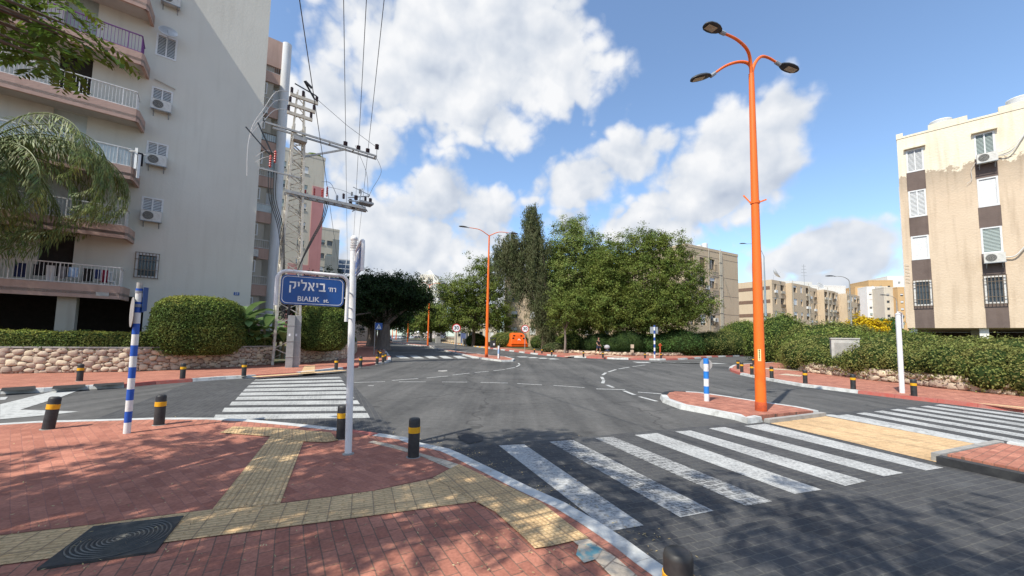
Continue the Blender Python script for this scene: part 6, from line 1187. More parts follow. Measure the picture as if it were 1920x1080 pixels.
bet = ([rect(.5, 6.2, 8.2, 10), rect(4.6, 6.4, 1.8, 9.2), rect(0, 7.4, 0, 1.8)], 8.4); yod = ([rect(.3, 2.6, 8.2, 10), rect(.8, 2.6, 4.6, 8.4)], 3.6)
alef = ([[(0, 10), (2.1, 10), (7.6, 0), (5.5, 0)], [(5.2, 10), (7.3, 10), (6.6, 5.2), (4.6, 3.9), (5.5, 6)], [(0.2, 0), (2.2, 0), (2.4, 3.2), (3.6, 5.0), (2.2, 6.4), (.6, 3.6)]], 8.6)
lamed = ([rect(0, 1.8, 8.2, 12.8), rect(0, 6.6, 8.2, 10), [(4.8, 8.4), (6.6, 8.4), (6.4, 5), (4.4, 0), (2.4, 0), (4.6, 5)]], 7.6); qof = ([rect(0, 6.8, 8.2, 10), rect(0, 1.7, -3.4, 5.6), [(5, 8.4), (6.8, 8.4), (6.8, 4.4), (5.2, 1.6), (3.4, 1.6), (5, 4.6)]], 8.0)
resh = ([rect(0, 5.4, 8.2, 10), rect(4, 5.8, 0, 9)], 7.0); het = ([rect(0, 7, 8.2, 10), rect(.3, 2.1, 0, 9), rect(4.9, 6.7, 0, 9)], 8.2); ger = ([[(0.2, 10), (1.8, 10), (1.0, 7), (.1, 7)]], 3.0)
w_u = Wd/118.
heb_letters(p1, [qof, yod, lamed, alef, yod, bet], (541.5-585.5)*w_u, (545.2-545.5)*w_u+.0, w_u*1.72)
heb_letters(p1, [ger, het, resh], (613.5-585.5)*w_u, (545.2-544.5)*w_u, w_u*.88)
text_mesh('latin_lettering', 'BIALIK', Hh*.235, 'signw', p1, ((577-585.5)*w_u, -Hh*.30, .0075), (0, 0, 0), .0005, bold=.0016)
text_mesh('latin_lettering', 'st.', Hh*.19, 'signw', p1, ((610.5-585.5)*w_u, -Hh*.315, .0075), (0, 0, 0), .0005, bold=.002)
# frame of plate 1
b = MB(); e2 = ex; Lp = PL-B-ex*.045; Rp = PR-B+ex*.045; zt = zc-B.z+.045; yo = Vector((0, 0, 0)); r_ = .11
def F1(s, z): q_ = Lp+(Rp-Lp)*s; return Vector((q_.x, q_.y, z))
ws = (Rp-Lp).length; rr = r_/ws; pts = [F1(0, zb-B.z-.02), F1(0, zt-r_)]
for k in range(1, 7): a = math.pi/2*k/6; pts.append(F1(rr*(1-math.cos(a)), zt-r_+r_*math.sin(a)))
for k in range(0, 7): a = math.pi/2*k/6; pts.append(F1(1-rr+rr*math.sin(a), zt-r_+r_*math.cos(a)))
zlow = P(650, 603, 5.3).z-B.z; pts += [F1(1, zlow)]
b.tube(pts, .023, 12)
for z in (zb-B.z+.21, zb-B.z+.0, zlow+.05): b.tube([F1(1, z), (top.x*z/top.z, top.y*z/top.z, z)], .011, 8)
for s_, z in ((.28, zt-.01), (.72, zt-.01)): b.tube([F1(s_, z), F1(s_, z-.05)], .008, 6)
for z in (zb-B.z+.12,): b.tube([F1(0, z), F1(.05, z)], .008, 6); b.tube([F1(.95, z), F1(1, z)], .008, 6)
b.build('tube_frame', 'steelw', sp, True)
# plate 2, seen almost edge on
QF = P(666.5, 500, 5.42); QN = P(679.5, 480, 4.78); zc2 = P(679, 455, 4.78).z; zb2 = P(666, 519, 5.4).z; ex2 = QN-QF; ex2.z = 0; W2 = ex2.length; ex2.normalize(); rz2 = math.atan2(ex2.y, ex2.x)
m2 = (QF+QN)/2; m2.z = (zc2+zb2)/2; p2 = plate(sp, 'name_plate', W2, zc2-zb2, tuple(m2-B), rz2+0)
h2q = zc2-zb2; heb_letters(p2, [het, yod, resh, yod, het], -W2*.38, h2q*.05, W2/58.); 
for i in range(6): MB().add([(x, y, .0075) for x, y in [(-W2*.3+i*W2*.1, -h2q*.36), (-W2*.3+i*W2*.1+W2*.05, -h2q*.36), (-W2*.3+i*W2*.1+W2*.05, -h2q*.22), (-W2*.3+i*W2*.1, -h2q*.22)]], [(0, 1, 2, 3)]).build('letter', 'signw', p2)
b = MB(); a0 = QF-B; a1 = QN-B+ex2*.04; z1_ = zc2-B.z+.03
def F2(s, z): q_ = a0+(a1-a0)*s; return Vector((q_.x, q_.y, z))
b.tube(catmull([F2(0, z1_-.14), F2(.06, z1_-.03), F2(.2, z1_+.01), F2(.85, z1_+.01), F2(.97, z1_-.04), F2(1, z1_-.14), F2(1, zb2-B.z-.02)], 4), .022, 12); b.build('tube_frame', 'steelw', sp, True)

# --- blue and white striped poles
mt['bw'] = stripe_mat('blue and white pole bands', (.70, .70, .68), (.012, .085, .42), .36); mt['bwn'] = stripe_mat('bright blue white bands', (.74, .74, .73), (.02, .20, .62), .40)
B = G(237.7, 812.7, SW); T = P(262.5, 530, B.y-.05); t = thing('striped_pole', 'leaning blue and white striped pole with edge on signs on the near pavement', 'sign post', tuple(B))
d = T-B; b = MB(); b.tube([(0, 0, -.02), tuple(d*.96)], [.047, .045], 16); b.build('pole', 'bw', t, True)
b = MB(); b.tube([tuple(d*.96), tuple(d)], [.040, .040], 16); b.build('pole_top', 'galv', t, True)
vd = Vector((B.x, B.y, 0)).normalized(); sd_ = Vector((-vd.y, vd.x, 0))
sgn = MB(); c_ = d*.905; e_ = (vd*.9+sd_*-.2).normalized(); nrm_ = e_.cross(Vector((0, 0, 1)))
sgn.add([c_+sd_*-.06+e_*s*.25-Vector((0, 0, z))+nrm_*t_ for t_ in (0, .006) for s, z in ((-.2, -.16), (.9, -.18), (.9, .22), (-.2, .26))], [(0, 1, 2, 3), (7, 6, 5, 4), (0, 4, 5, 1), (1, 5, 6, 2), (2, 6, 7, 3), (3, 7, 4, 0)]); sgn.build('blue_sign', 'bluesign', t)
b = MB(); c_ = d*.80+sd_*.07; e_ = (vd*.99+sd_*.10).normalized(); n2_ = e_.cross(Vector((0, 0, 1)))
b.add([c_+e_*math.cos(a)*.25+Vector((0, 0, math.sin(a)*.25))+n2_*t_ for t_ in (0, .006) for a in np.linspace(0, 2*math.pi, 25)[:-1]], [tuple(range(24))[::-1], tuple(range(24, 48))]+[(i, (i+1) % 24, 24+(i+1) % 24, 24+i) for i in range(24)]); b.build('round_sign', 'signback', t)
for q0_, q1_, qr in ((.835, .855, .056), (.93, .945, .052)): MB().tube([tuple(d*q0_), tuple(d*q1_)], qr, 14).build('clamp', 'greysteel', t, True)
B = G(1325, 752, .12); t = thing('striped_pole', 'short blue and white striped pole with a round sign on the near island tip', 'sign post', tuple(B)); hh = P(1326, 672, B.y).z-.12
b = MB(); b.tube([(0, 0, 0), (0, 0, hh)], .066, 16); b.build('pole', 'bwn', t, True); b = MB(); vd = Vector((B.x, B.y, 0)).normalized(); sd_ = Vector((-vd.y, vd.x, 0))
b.add([sd_*math.cos(a)*.155+Vector((0, 0, hh-.17+math.sin(a)*.16))+vd*(.07+t_) for t_ in (0, .005) for a in np.linspace(0, 2*math.pi, 25)[:-1]], [tuple(range(24))[::-1], tuple(range(24, 48))]+[(i, (i+1) % 24, 24+(i+1) % 24, 24+i) for i in range(24)]); b.build('round_sign', 'signback', t)
B = G(1227.5, 671.3, .11); t = thing('striped_pole', 'tall blue and white striped pole among the far corner bollards', 'sign post', tuple(B)); hh = P(1227, 610, B.y).z-.1; mt['bwf'] = stripe_mat('far pole bands', (.74, .74, .73), (.02, .07, .30), .62)
b = MB(); b.tube([(0, 0, 0), (0, 0, hh)], .075, 10); b.build('pole', 'bwf', t, True); b = MB(); b.prism(rrect(.7, .1, .03), 0, .6); o = b.build('sign', 'greysteel', t); o.location = (0, .1, hh-.75)
B = G(934.5, 672, .12); t = thing('striped_pole', 'short white and pale blue marker post on the far median', 'sign post', tuple(B)); mt['bwm'] = stripe_mat('marker bands', (.74, .74, .73), (.35, .5, .72), .7)
b = MB(); b.tube([(0, 0, 0), (0, 0, .95)], .07, 10); b.build('pole', 'bwm', t, True); b = MB(); b.tube([(.06, .3, 0), (.06, .3, 1.15)], .03, 8); b.build('rod', 'bingrey', t, True)
# --- signs on poles
def disc(parent, name, c, r, face, mat, th=.006, n=28):
    f = Vector(face).normalized(); sd = Vector((-f.y, f.x, 0)); m_ = MB(); m_.add([Vector(c)+sd*math.cos(a)*r+Vector((0, 0, math.sin(a)*r))+f*t_ for t_ in (0, th) for a in np.linspace(0, 2*math.pi, n+1)[:-1]], [tuple(range(n))[::-1], tuple(range(n, 2*n))]+[(i, (i+1) % n, n+(i+1) % n, n+i) for i in range(n)]); return m_.build(name, mat, parent)
def speed_sign(label, px_, py_, ytop, mat='greysteel', r=.32, z=.11):
    B = G(px_, py_, z); t = thing('speed_sign', label, 'road sign', tuple(B), 0, 'thirty speed limit signs'); zt_ = P(px_, ytop, B.y).z-z; MB().tube([(0, 0, 0), (0, 0, zt_+r*.6)], .045, 10).build('pole', mat, t, True)
    f = Vector((-B.x, -B.y, 0)).normalized(); d_ = disc(t, 'sign_disc', Vector((0, 0, zt_))+f*.05, r, f, 'redsign'); disc(d_, 'white_field', Vector((0, 0, zt_))+f*.058, r*.80, f, 'signw')
    text_mesh('digits', '30', r*1.15, 'black', d_, tuple(Vector((0, 0, zt_))+f*.068), (R(90), 0, math.atan2(f.y, f.x)+math.pi/2), .001, bold=.012)
speed_sign('thirty speed limit sign on a dark pole at the start of the far median', 854.5, 661.5, 615, r=.42)
speed_sign('thirty speed limit sign in front of the recycling container', 984, 658.5, 616.5, 'galv', r=.46)
B = G(701, 665.5, .1); t = thing('crossing_sign', 'square blue pedestrian crossing sign on a grey pole under the ficus', 'road sign', tuple(B)); zt_ = P(712, 612, B.y).z-.1
MB().tube([(0, 0, 0), (0, 0, zt_+.35)], .035, 10).build('pole', 'galv', t, True); f = Vector((-B.x, -B.y, 0)).normalized(); sdv = Vector((-f.y, f.x, 0)); rzs = math.atan2(f.y, f.x)+math.pi/2
o = MB(); o.prism(rrect(.56, .56, .05), -.004, .004); s1 = o.build('sign_panel', 'bluesign', t); s1.location = Vector((0, 0, zt_))-sdv*-.28+f*.05; s1.rotation_euler = (R(90), 0, rzs)
o = MB(); o.add([(-.2, -.19, .006), (.2, -.19, .006), (0, .2, .006)], [(0, 1, 2)]); o.build('white_triangle', 'signw', s1)
o = MB()
for pl_ in ([(-.03, .03), (.03, .03), (.03, -.06), (-.03, -.06)], [(-.03, -.06), (0, -.06), (-.06, -.17), (-.09, -.17)], [(0, -.06), (.03, -.06), (.09, -.17), (.06, -.17)], [(-.025, .045), (.025, .045), (.025, .09), (-.025, .09)], [(.03, .02), (.08, -.04), (.06, -.05), (.03, -.01)]): o.add([(x, y, .008) for x, y in pl_], [tuple(range(len(pl_)))])
o.build('walking_figure', 'black', s1)
# right white name pole
B = G(1691.7, 736.9, .1); t = thing('street_name_post', 'plain white street name pole with a small dark panel, right of the wild hedge', 'sign post', tuple(B)); hh = P(1687, 590, B.y).z-.1
MB().tube([(0, 0, 0), (0, 0, hh)], .072, 14).build('pole', 'steelw', t, True); MB().tube([(0, 0, hh), (0, 0, hh+.03), (0, 0, hh+.035), (0, 0, hh+.06)], [.085, .085, .05, .05], 14).build('cap', 'steelw', t, True)
e_ = Vector((.82, .57, 0)); q_ = e_*.10; w3 = .44; zz_ = hh-.20; b = MB()
o = MB(); o.prism(rrect(w3, .48, .03), -.004, .004); pn = o.build('name_panel', 'darkblue', t); pn.location = Vector((0, 0, zz_))+e_*(w3/2+.10); pn.rotation_euler = (R(90), 0, math.atan2(e_.y, e_.x))
heb_letters(pn, [het, yod, resh], -.13, .02, .0125, .006); MB().add([(-.1, -.12, .006), (.08, -.12, .006), (.08, -.07, .006), (-.1, -.07, .006)], [(0, 1, 2, 3)]).build('letter', 'signw', pn)
b.tube(catmull([(0, 0, zz_+.29), tuple(e_*.2+Vector((0, 0, zz_+.29))), tuple(e_*(w3+.06)+Vector((0, 0, zz_+.28))), tuple(e_*(w3+.13)+Vector((0, 0, zz_+.2))), tuple(e_*(w3+.13)+Vector((0, 0, zz_-.26)))], 4), .022, 10); b.build('tube_frame', 'steelw', t, True)
# --- concrete cabinets
def cabinet(label, px_, py_, Y, w, d_, h, rz_, z=.12, arch=True, cat='cabinet'):
    q_ = P(px_, py_, Y); t = thing('concrete_cabinet', label, cat, (q_.x, q_.y, z), rz_); b = MB(); b.box(-w/2, w/2, -d_/2, d_/2, 0, h-.06); b.build('housing', 'conc', t); b = MB(); b.prism([(-w/2-.03, -d_/2-.03), (w/2+.03, -d_/2-.03), (w/2+.03, d_/2+.03), (-w/2-.03, d_/2+.03)], h-.06, h); b.build('roof', 'conc', t); b = MB(); b.box(-w/2+.12, w/2-.12, -d_/2-.015, -d_/2-.001, .15, h-.25); b.build('door', 'kgrey', t); return t
cabinet('pale concrete cabinet sunk into the wild hedge', 1583, 650, 20.3, 1.1, .9, 1.90, R(-35))
cabinet('white electricity cabinet at the end of the far right street, beside the domed bush', 1474, 650, 34.5, 1.0, .8, 2.1, R(-60))
for i, (x, Y, h) in enumerate([(791, 118, 1.9), (821, 86, 1.5), (872, 74, 1.2)]): cabinet(['tall pale cabinet farthest along the avenue wall', 'pale cabinet in the middle of the avenue wall', 'small pale cabinet near the bus shelter'][i], x, 640, Y, 1.0, .6, h, R(20))
# --- cable ducts at the pylon
B = G(541, 689, .1); t = thing('cable_duct', 'left of two tall grey steel cable ducts at the foot of the pylon', 'cable duct', tuple(B), R(30), 'grey cable ducts at the pylon')
b = MB(); b.box(-.15, .15, -.1, .1, 0, 2.5); b.build('duct', 'greyduct', t) if 'greyduct' in mt else None
mt['greyduct'] = M('grey painted steel duct', (.33, .33, .32), (.26, .26, .25), rough=.6, scale=5)
if not kids(t): b.build('duct', 'greyduct', t)
b = MB(); 
for z in (.5, 1.25, 2.0): b.box(-.16, .16, -.115, -.101, z, z+.03)
b.build('clamp', 'galv', t); b = MB(); b.box(-.08, 0, -.104, -.1015, 1.5, 1.62); b.build('sticker', 'signw', t)
dup(t, G(553.5, 688.3, .1), R(30), 'right of two tall grey steel cable ducts at the foot of the pylon')

# --- the lattice pylon
TB = (-11.95, 20.75); t = thing('power_pylon', 'old pale lattice power pylon with crossarms and insulators', 'pylon', (TB[0], TB[1], .1), R(39))
Zt = 13.0; wb, wt = .60, .25
def leg(ix, iy, z): w_ = wb+(wt-wb)*min(1, z/Zt); return Vector((ix*w_, iy*w_*.8, z))
for ix in (-1, 1):
    for iy in (-1, 1): MB().bar(leg(ix, iy, -.1), leg(ix, iy, Zt), .11).build('leg', 'lattice', t)
b = MB(); z = .25; k = 0
while z < Zt-.3:
    st_ = max(.38, .62-.02*z); z2 = min(Zt, z+st_)
    for (a, c) in (((-1, -1), (1, -1)), ((1, -1), (1, 1)), ((1, 1), (-1, 1)), ((-1, 1), (-1, -1))):
        p_, q_ = (a, c) if k % 2 else (c, a); b.bar(leg(*p_, z), leg(*q_, z2), .08, .04)
        if k % 3 == 0: b.bar(leg(*a, z), leg(*c, z), .045, .02)
    z = z2; k += 1
b.build('bracing', 'lattice', t)
b = MB()
for ix in (-1, 1):
    for iy in (-1, 1): b.bar(leg(ix, iy, Zt), (ix*.16, iy*.13, 15.0), .05)
for z in (13.4, 13.9, 14.4): b.bar((-.22, -.13, z), (.22, -.13, z+.4), .035); b.bar((.22, .13, z), (-.22, .13, z+.4), .035)
b.build('pylon_head', 'lattice', t)
def insulator(parent, p_, h=.34, mat='insul', r=.075, name='insulator'):
    b = MB(); pr = [(.02, 0)]
    for k in range(5): z = h*(.08+.18*k); pr += [(r*.55, z), (r, z+h*.03), (r, z+h*.07), (r*.55, z+h*.12)]
    pr += [(.02, h)]; b.lathe(pr, 10, tuple(p_)); return b.build(name, mat, parent, True)
for i, z in enumerate((13.55, 14.05, 14.6)):
    arm = MB().bar((-.62+.05*i, -.15, z), (.62+.12*i, -.15, z), .12, .16).build('crossarm', 'creamw', t)
    for x in (-.56+.05*i, .55+.12*i): insulator(arm, (x, -.15, z+.07), .36)
    if i == 2: insulator(arm, (.1, -.15, z+.1), .36)
b = MB(); b.bar((-.35, -.2, 15.25), (.75, -.2, 15.0), .05); b.bar((.1, -.2, 15.6), (.75, .1, 14.9), .07); b.tube([(.15, -.2, 15.6), (.5, -.2, 15.35)], .07, 8); b.build('switch_gear', 'bingrey', t)
# upper long arm, aimed to the right with four insulators
ua = MB(); za_ = 12.55
ua.bar((-1.6, -.3, za_), (4.25, -.3, za_), .07, .10); ua.bar((-1.2, .1, za_-.0), (4.35, .1, za_), .07, .10); ua.bar((.2, -.1, 11.3), (2.5, -.1, za_-.05), .09); ua.bar((-.3, -.36, 12.1), (.35, -.36, 12.1), .5, .2)
for x in (.3, 1.6, 2.9, 4.2): ua.bar((x, -.3, za_), (x, .1, za_), .05)
ua = ua.build('crossarm', 'galv', t)
UI = [(2.45, -.1), (3.2, -.1), (3.75, -.1), (4.3, -.1)]
for i, (x, y) in enumerate(UI):
    insulator(ua, (x, y, za_+.08+(.45 if i == 3 else 0)), .34, r=.12)
    if i == 3: MB().bar((x, y, za_), (x, y, za_+.5), .03).build('stem', 'galv', ua)
# lower arm with switch gear
la = MB(); zl_ = 9.15
la.bar((-1.7, -.3, zl_+.9), (.2, -.3, zl_+.9), .07); la.bar((-.5, -.35, zl_), (3.7, -.35, zl_), .10, .16); la.bar((-.5, .15, zl_), (3.9, .15, zl_), .10, .16)
for i in range(9): la.bar((i*.46, -.35, zl_), (i*.46+.3, .15, zl_), .05)
la = la.build('crossarm', 'galv', t)
for i, (x, z, m_, h, r) in enumerate([(1.35, .1, 'insulred', .55, .06), (1.6, .25, 'insulred', .6, .06), (.95, .1, 'insulred', .5, .055), (.5, .05, 'insulred', .35, .06), (2.15, .1, 'greysteel', .4, .07), (2.5, .35, 'insul', .34, .08), (2.9, .15, 'insul', .3, .10), (3.2, .45, 'insul', .3, .11), (3.75, .5, 'insul', .3, .08), (4.05, .45, 'insul', .34, .10), (3.4, .9, 'greysteel', .3, .06), (2.95, .65, 'greysteel', .25, .06), (3.1, -.1, 'insul', .26, .10)]):
    insulator(la, (x, -.1, zl_+z), h, m_, r)
b = MB(); b.bar((2.7, -.3, zl_+.25), (4.1, -.3, zl_+.45), .06); b.bar((2.8, .1, zl_+.55), (4.0, -.1, zl_+.9), .05); b.bar((3.0, -.1, zl_+1.2), (4.0, -.1, zl_+.95), .03); b.bar((3.3, -.2, zl_-.1), (3.5, -.2, zl_+1.2), .05); b.box(3.3, 4.15, -.45, .2, zl_+.3, zl_+.42); b.bar((3.0, -.2, zl_-.3), (3.6, -.2, zl_+.2), .06)
b.tube(catmull([(1.3, -.1, zl_+1.05), (1.75, -.1, zl_+1.1), (2.1, -.1, zl_+.5)], 4), .015, 5); b.tube(catmull([(1.6, -.1, zl_+.85), (2.4, -.1, zl_+.85), (3.1, -.1, zl_+.7)], 4), .012, 5); b.build('switch_gear', 'greysteel', la)
# left gear: red insulator chain and pale jumpers
b = MB(); b.bar((-1.9, -.3, 12.4), (-1.2, -.3, 11.0), .06); b.bar((-2.4, -.3, 12.0), (-1.3, -.3, 10.9), .05); b.bar((-1.7, -.3, 12.6), (-.3, -.3, 12.5), .06); b.build('side_arm', 'bingrey', t)
for x, z in ((-1.25, 10.2), (-1.05, 10.5)): insulator(t, (x, -.3, z), .7, 'insulred', .07)
b = MB()
for i in range(4): b.tube(catmull([(-1.3+i*.12, -.3, 10.0), (-1.2+i*.1, -.35, 8.6), (-.75+i*.08, -.4, 7.2), (-.5+i*.05, -.4, 5.5), (-.3+i*.05, -.45, 2.4)], 4), .022, 6)
for i in range(3): b.tube(catmull([(1.5+i*.1, -.2, 9.2), (1.35+i*.06, -.25, 8.0), (.8+i*.05, -.35, 6.6), (.25, -.45, 4.8), (-.1+i*.05, -.45, 2.4)], 4), .024, 6)
b.build('cables', 'cable', t, True)
b = MB()
for i in range(3): b.tube(catmull([(-.6, -.15, 14.7-i*.5), (-1.2, -.2, 14.4-i*.5), (-1.7, -.3, 13.2-i*.35), (-2.1, -.3, 12.2-i*.2), (-2.25, -.3, 11.0), (-2.2, -.3, 9.5)], 4), .016, 5)
for i in range(2): b.tube(catmull([(-.9, -.3, 11.0-i*.3), (-1.4, -.3, 11.1-i*.35), (-1.9, -.3, 10.6-i*.3)], 4), .014, 5)
b.build('jumper_wires', 'cablew', t, True)
# overhead lines running along the avenue over the photographer
tm = Matrix.Translation((TB[0], TB[1], .1)) @ Matrix.Rotation(R(39), 4, 'Z')
for i, (x, z, lbl) in enumerate([(1.85, 9.75, 'leftmost overhead wire, passing to the lower switch gear of the pylon'), (2.45, 13.1, 'second overhead wire from the left'), (3.2, 13.1, 'third overhead wire, almost vertical in view'), (3.78, 13.1, 'rightmost overhead wire coming from above')]):
    q_ = tm @ Vector((x, -.1, z)); q_.z = z+.1
    if i == 0: q_ = P(612, 340, 21.6)
    b = MB(); pts = []
    for k in range(-14, 23):
        s_ = k*3.0; sag = .0009*(s_ if s_ < 0 else s_*.7)**2*(1 if s_ < 0 else .9)*0; pts.append(q_+AV*s_+Vector((0, 0, -abs(s_)*.006)))
    b.tube(pts, .014, 5); o = b.build('overhead_wire', 'wire'); tag(o, lbl, 'cable', 'overhead wires above the crossing')
hd = tm @ Vector((.7, -.15, 14.9)); b = MB(); e_ = tm @ Vector((4.3, -.1, 13.2))
b.tube([hd, hd.lerp(e_, .5)+Vector((0, 0, -.12)), e_], .012, 5); o = b.build('overhead_wire', 'wire'); tag(o, 'thin wire slanting from the pylon head to the end of the long arm', 'cable')
b = MB(); e_ = tm @ Vector((3.9, -.1, 9.9)); h_ = tm @ Vector((3.0, -.1, 12.9)); b.tube(catmull([h_, h_.lerp(e_, .5)+Vector((.25, .1, 0)), e_], 5), .012, 5); h_ = tm @ Vector((4.25, -.1, 12.6)); b.tube(catmull([h_, h_+Vector((.35, .1, -.9)), e_+Vector((.25, 0, .6)), e_], 5), .012, 5); o = b.build('overhead_wire', 'wire'); tag(o, 'pair of thin drop wires looping from the long arm to the lower switch gear', 'cable')

# --- recycling container, bins, shelter
B = G(969, 652.2, .11); sc_ = B.y/732*1.0
rc = t = thing('recycling_container', 'bright orange bell shaped recycling container with round holes before the pale bush', 'recycling container', tuple(B), math.atan2(-B.x, B.y)+R(24))
w_, h_ = 1.35, 1.85; b = MB(); ft, bk = -.85, .85
sec = [(0, 1.0, ft, bk), (.35, .98, ft+.02, bk-.02), (.40, .96, ft+.05, bk-.04), (1.1, .86, ft+.32, bk-.12), (1.55, .78, ft+.50, bk-.22), (1.78, .66, ft+.66, bk-.36), (1.85, .5, ft+.8, bk-.55)]; vs = []
for z, k_, f0, b0 in sec: vs += [(-w_*k_*.62, f0, z+.16), (w_*k_*.62, f0, z+.16), (w_*k_*.62, b0, z+.16), (-w_*k_*.62, b0, z+.16)]
fs = [(i*4+k, i*4+(k+1) % 4, (i+1)*4+(k+1) % 4, (i+1)*4+k) for i in range(len(sec)-1) for k in range(4)]+[(0, 3, 2, 1), tuple(range((len(sec)-1)*4, len(sec)*4))]
b.add(vs, fs); sh = b.build('hood', 'binorange', t); t.scale = (1.7, 1.3, 1.15); bm = sh.modifiers.new('bevel', 'BEVEL'); bm.width = .06; bm.segments = 2
b = MB(); b.box(-.8, .8, -.82, .82, 0, .18); b.build('base', 'black', t); b = MB()
for x, z in ((-.42, 1.62), (.28, 1.62), (-.55, 1.28), (.5, 1.28)):
    yy = ft+.32+(z-.16-1.1)*.4-.02; b.tube([(x, yy-.03, z), (x, yy+.05, z)], .10, 12)
b.build('opening', 'black', t); b = MB(); yy = ft+.05
b.add([(-.2, yy+.17, .92), (.2, yy+.17, .92), (.2, yy+.20, .99), (-.2, yy+.20, .99)], [(0, 1, 2, 3)]); b.add([(-.16, yy+.19, 1.02), (-.08, yy+.19, 1.02), (.04, yy+.25, 1.22), (-.04, yy+.25, 1.22)], [(0, 1, 2, 3)]); b.add([(.16, yy+.19, 1.02), (.08, yy+.19, 1.02), (-.04, yy+.25, 1.22), (.04, yy+.25, 1.22)], [(0, 1, 2, 3)]); o = b.build('recycling_mark', 'signw', t); o.location.y = -.03
b = MB(); b.box(-.85, .85, -.88, -.84, .50, .56); b.bar((.84, -.6, .5), (.84, .6, .5), .05); b.build('rail', 'binorange', t)
def bin_(label, base, w_, h_, rz_, mats='bingrey'):
    t = thing('litter_bin', label, 'litter bin', base, rz_); b = MB(); b.prism(rrect(w_, w_*.9, w_*.15), 0, h_*.72); b.build('body', mats, t); b = MB(); b.prism(rrect(w_*1.08, w_, w_*.15), h_*.9, h_); 
    for sx in (-1, 1): b.box(sx*w_*.42-.03, sx*w_*.42+.03, -w_*.35, w_*.35, h_*.72, h_*.9)
    b.build('hood', mats, t); b = MB(); b.box(.0, w_*.3, -w_*.47, -w_*.455, h_*.25, h_*.45); b.build('notice', 'signw', t)
bin_('dark litter bin between the orange lamp and the recycling container', tuple(G(924, 652, .11)), .8, 1.5, R(10)); bin_('black litter bin under the trees at the far corner', tuple(G(1174, 665, .11)), .62, 1.32, R(-15))
B = G(875, 645.5, .11); t = thing('bus_shelter', 'small dark glazed bus shelter beside the avenue', 'bus shelter', tuple(B), R(67)); 
for x in (-1.4, 1.4):
    for y in (-.6, .6): MB().bar((x, y, 0), (x, y, 2.5), .09).build('post', 'greysteel', t)
b = MB(); b.prism(rrect(3.2, 1.7, .1), 2.5, 2.62); b.build('roof', 'bingrey', t); b = MB(); b.box(-1.35, 1.35, .58, .60, .3, 2.4); b.build('glass_back', 'glass', t); b = MB(); b.box(-1.42, -1.39, -.55, .55, .3, 2.3); b.build('poster_panel', 'darkblue', t); b = MB(); b.box(-1.0, 1.0, .15, .5, .45, .5); b.build('bench', 'greysteel', t)
# small fence and gate posts behind the avenue pavement
t = thing('garden_fence', 'low dark garden fence with two white globe lamps along the avenue', 'fence', (-19, 84, .1), R(60))
b = MB()
for i in range(40): b.bar((-6+i*.35, 0, .4), (-6+i*.35, 0, 2.0), .06)
b.bar((-6, 0, 1.9), (8, 0, 1.9), .08); b.bar((-6, 0, .6), (8, 0, .6), .08); b.build('railing', 'bingrey', t)
for x in (-1.5, 1.5): MB().ball((x, 0, 2.3), .28).build('globe', 'signw', t, True)
# brown post sign and warm box in the trees
q_ = G(1238, 668.5, .11); t = thing('hydrant_post', 'rusty brown standpipe behind the right far bollard', 'standpipe', tuple(q_)); b = MB(); b.tube([(0, 0, 0), (0, 0, 1.15)], .07, 8); b.build('pipe', 'rust', t, True); b = MB(); b.tube([(-.16, 0, 1.1), (.16, 0, 1.1)], .06, 8); b.ball((0, 0, 1.2), .1, 8, 6); b.build('valve_head', 'rust', t, True)
q_ = G(1185.5, 667, .11); t = thing('garden_sign', 'small tan notice on a stake in the shade beside the black litter bin', 'sign', tuple(q_)); MB().tube([(0, 0, 0), (0, 0, .9)], .03, 6).build('stake', 'bark', t); MB().box(-.16, .16, -.03, 0, .75, 1.12).build('panel', 'cream', t); MB().box(-.18, .14, -.03, 0, .32, .58).build('panel', 'cream', t)

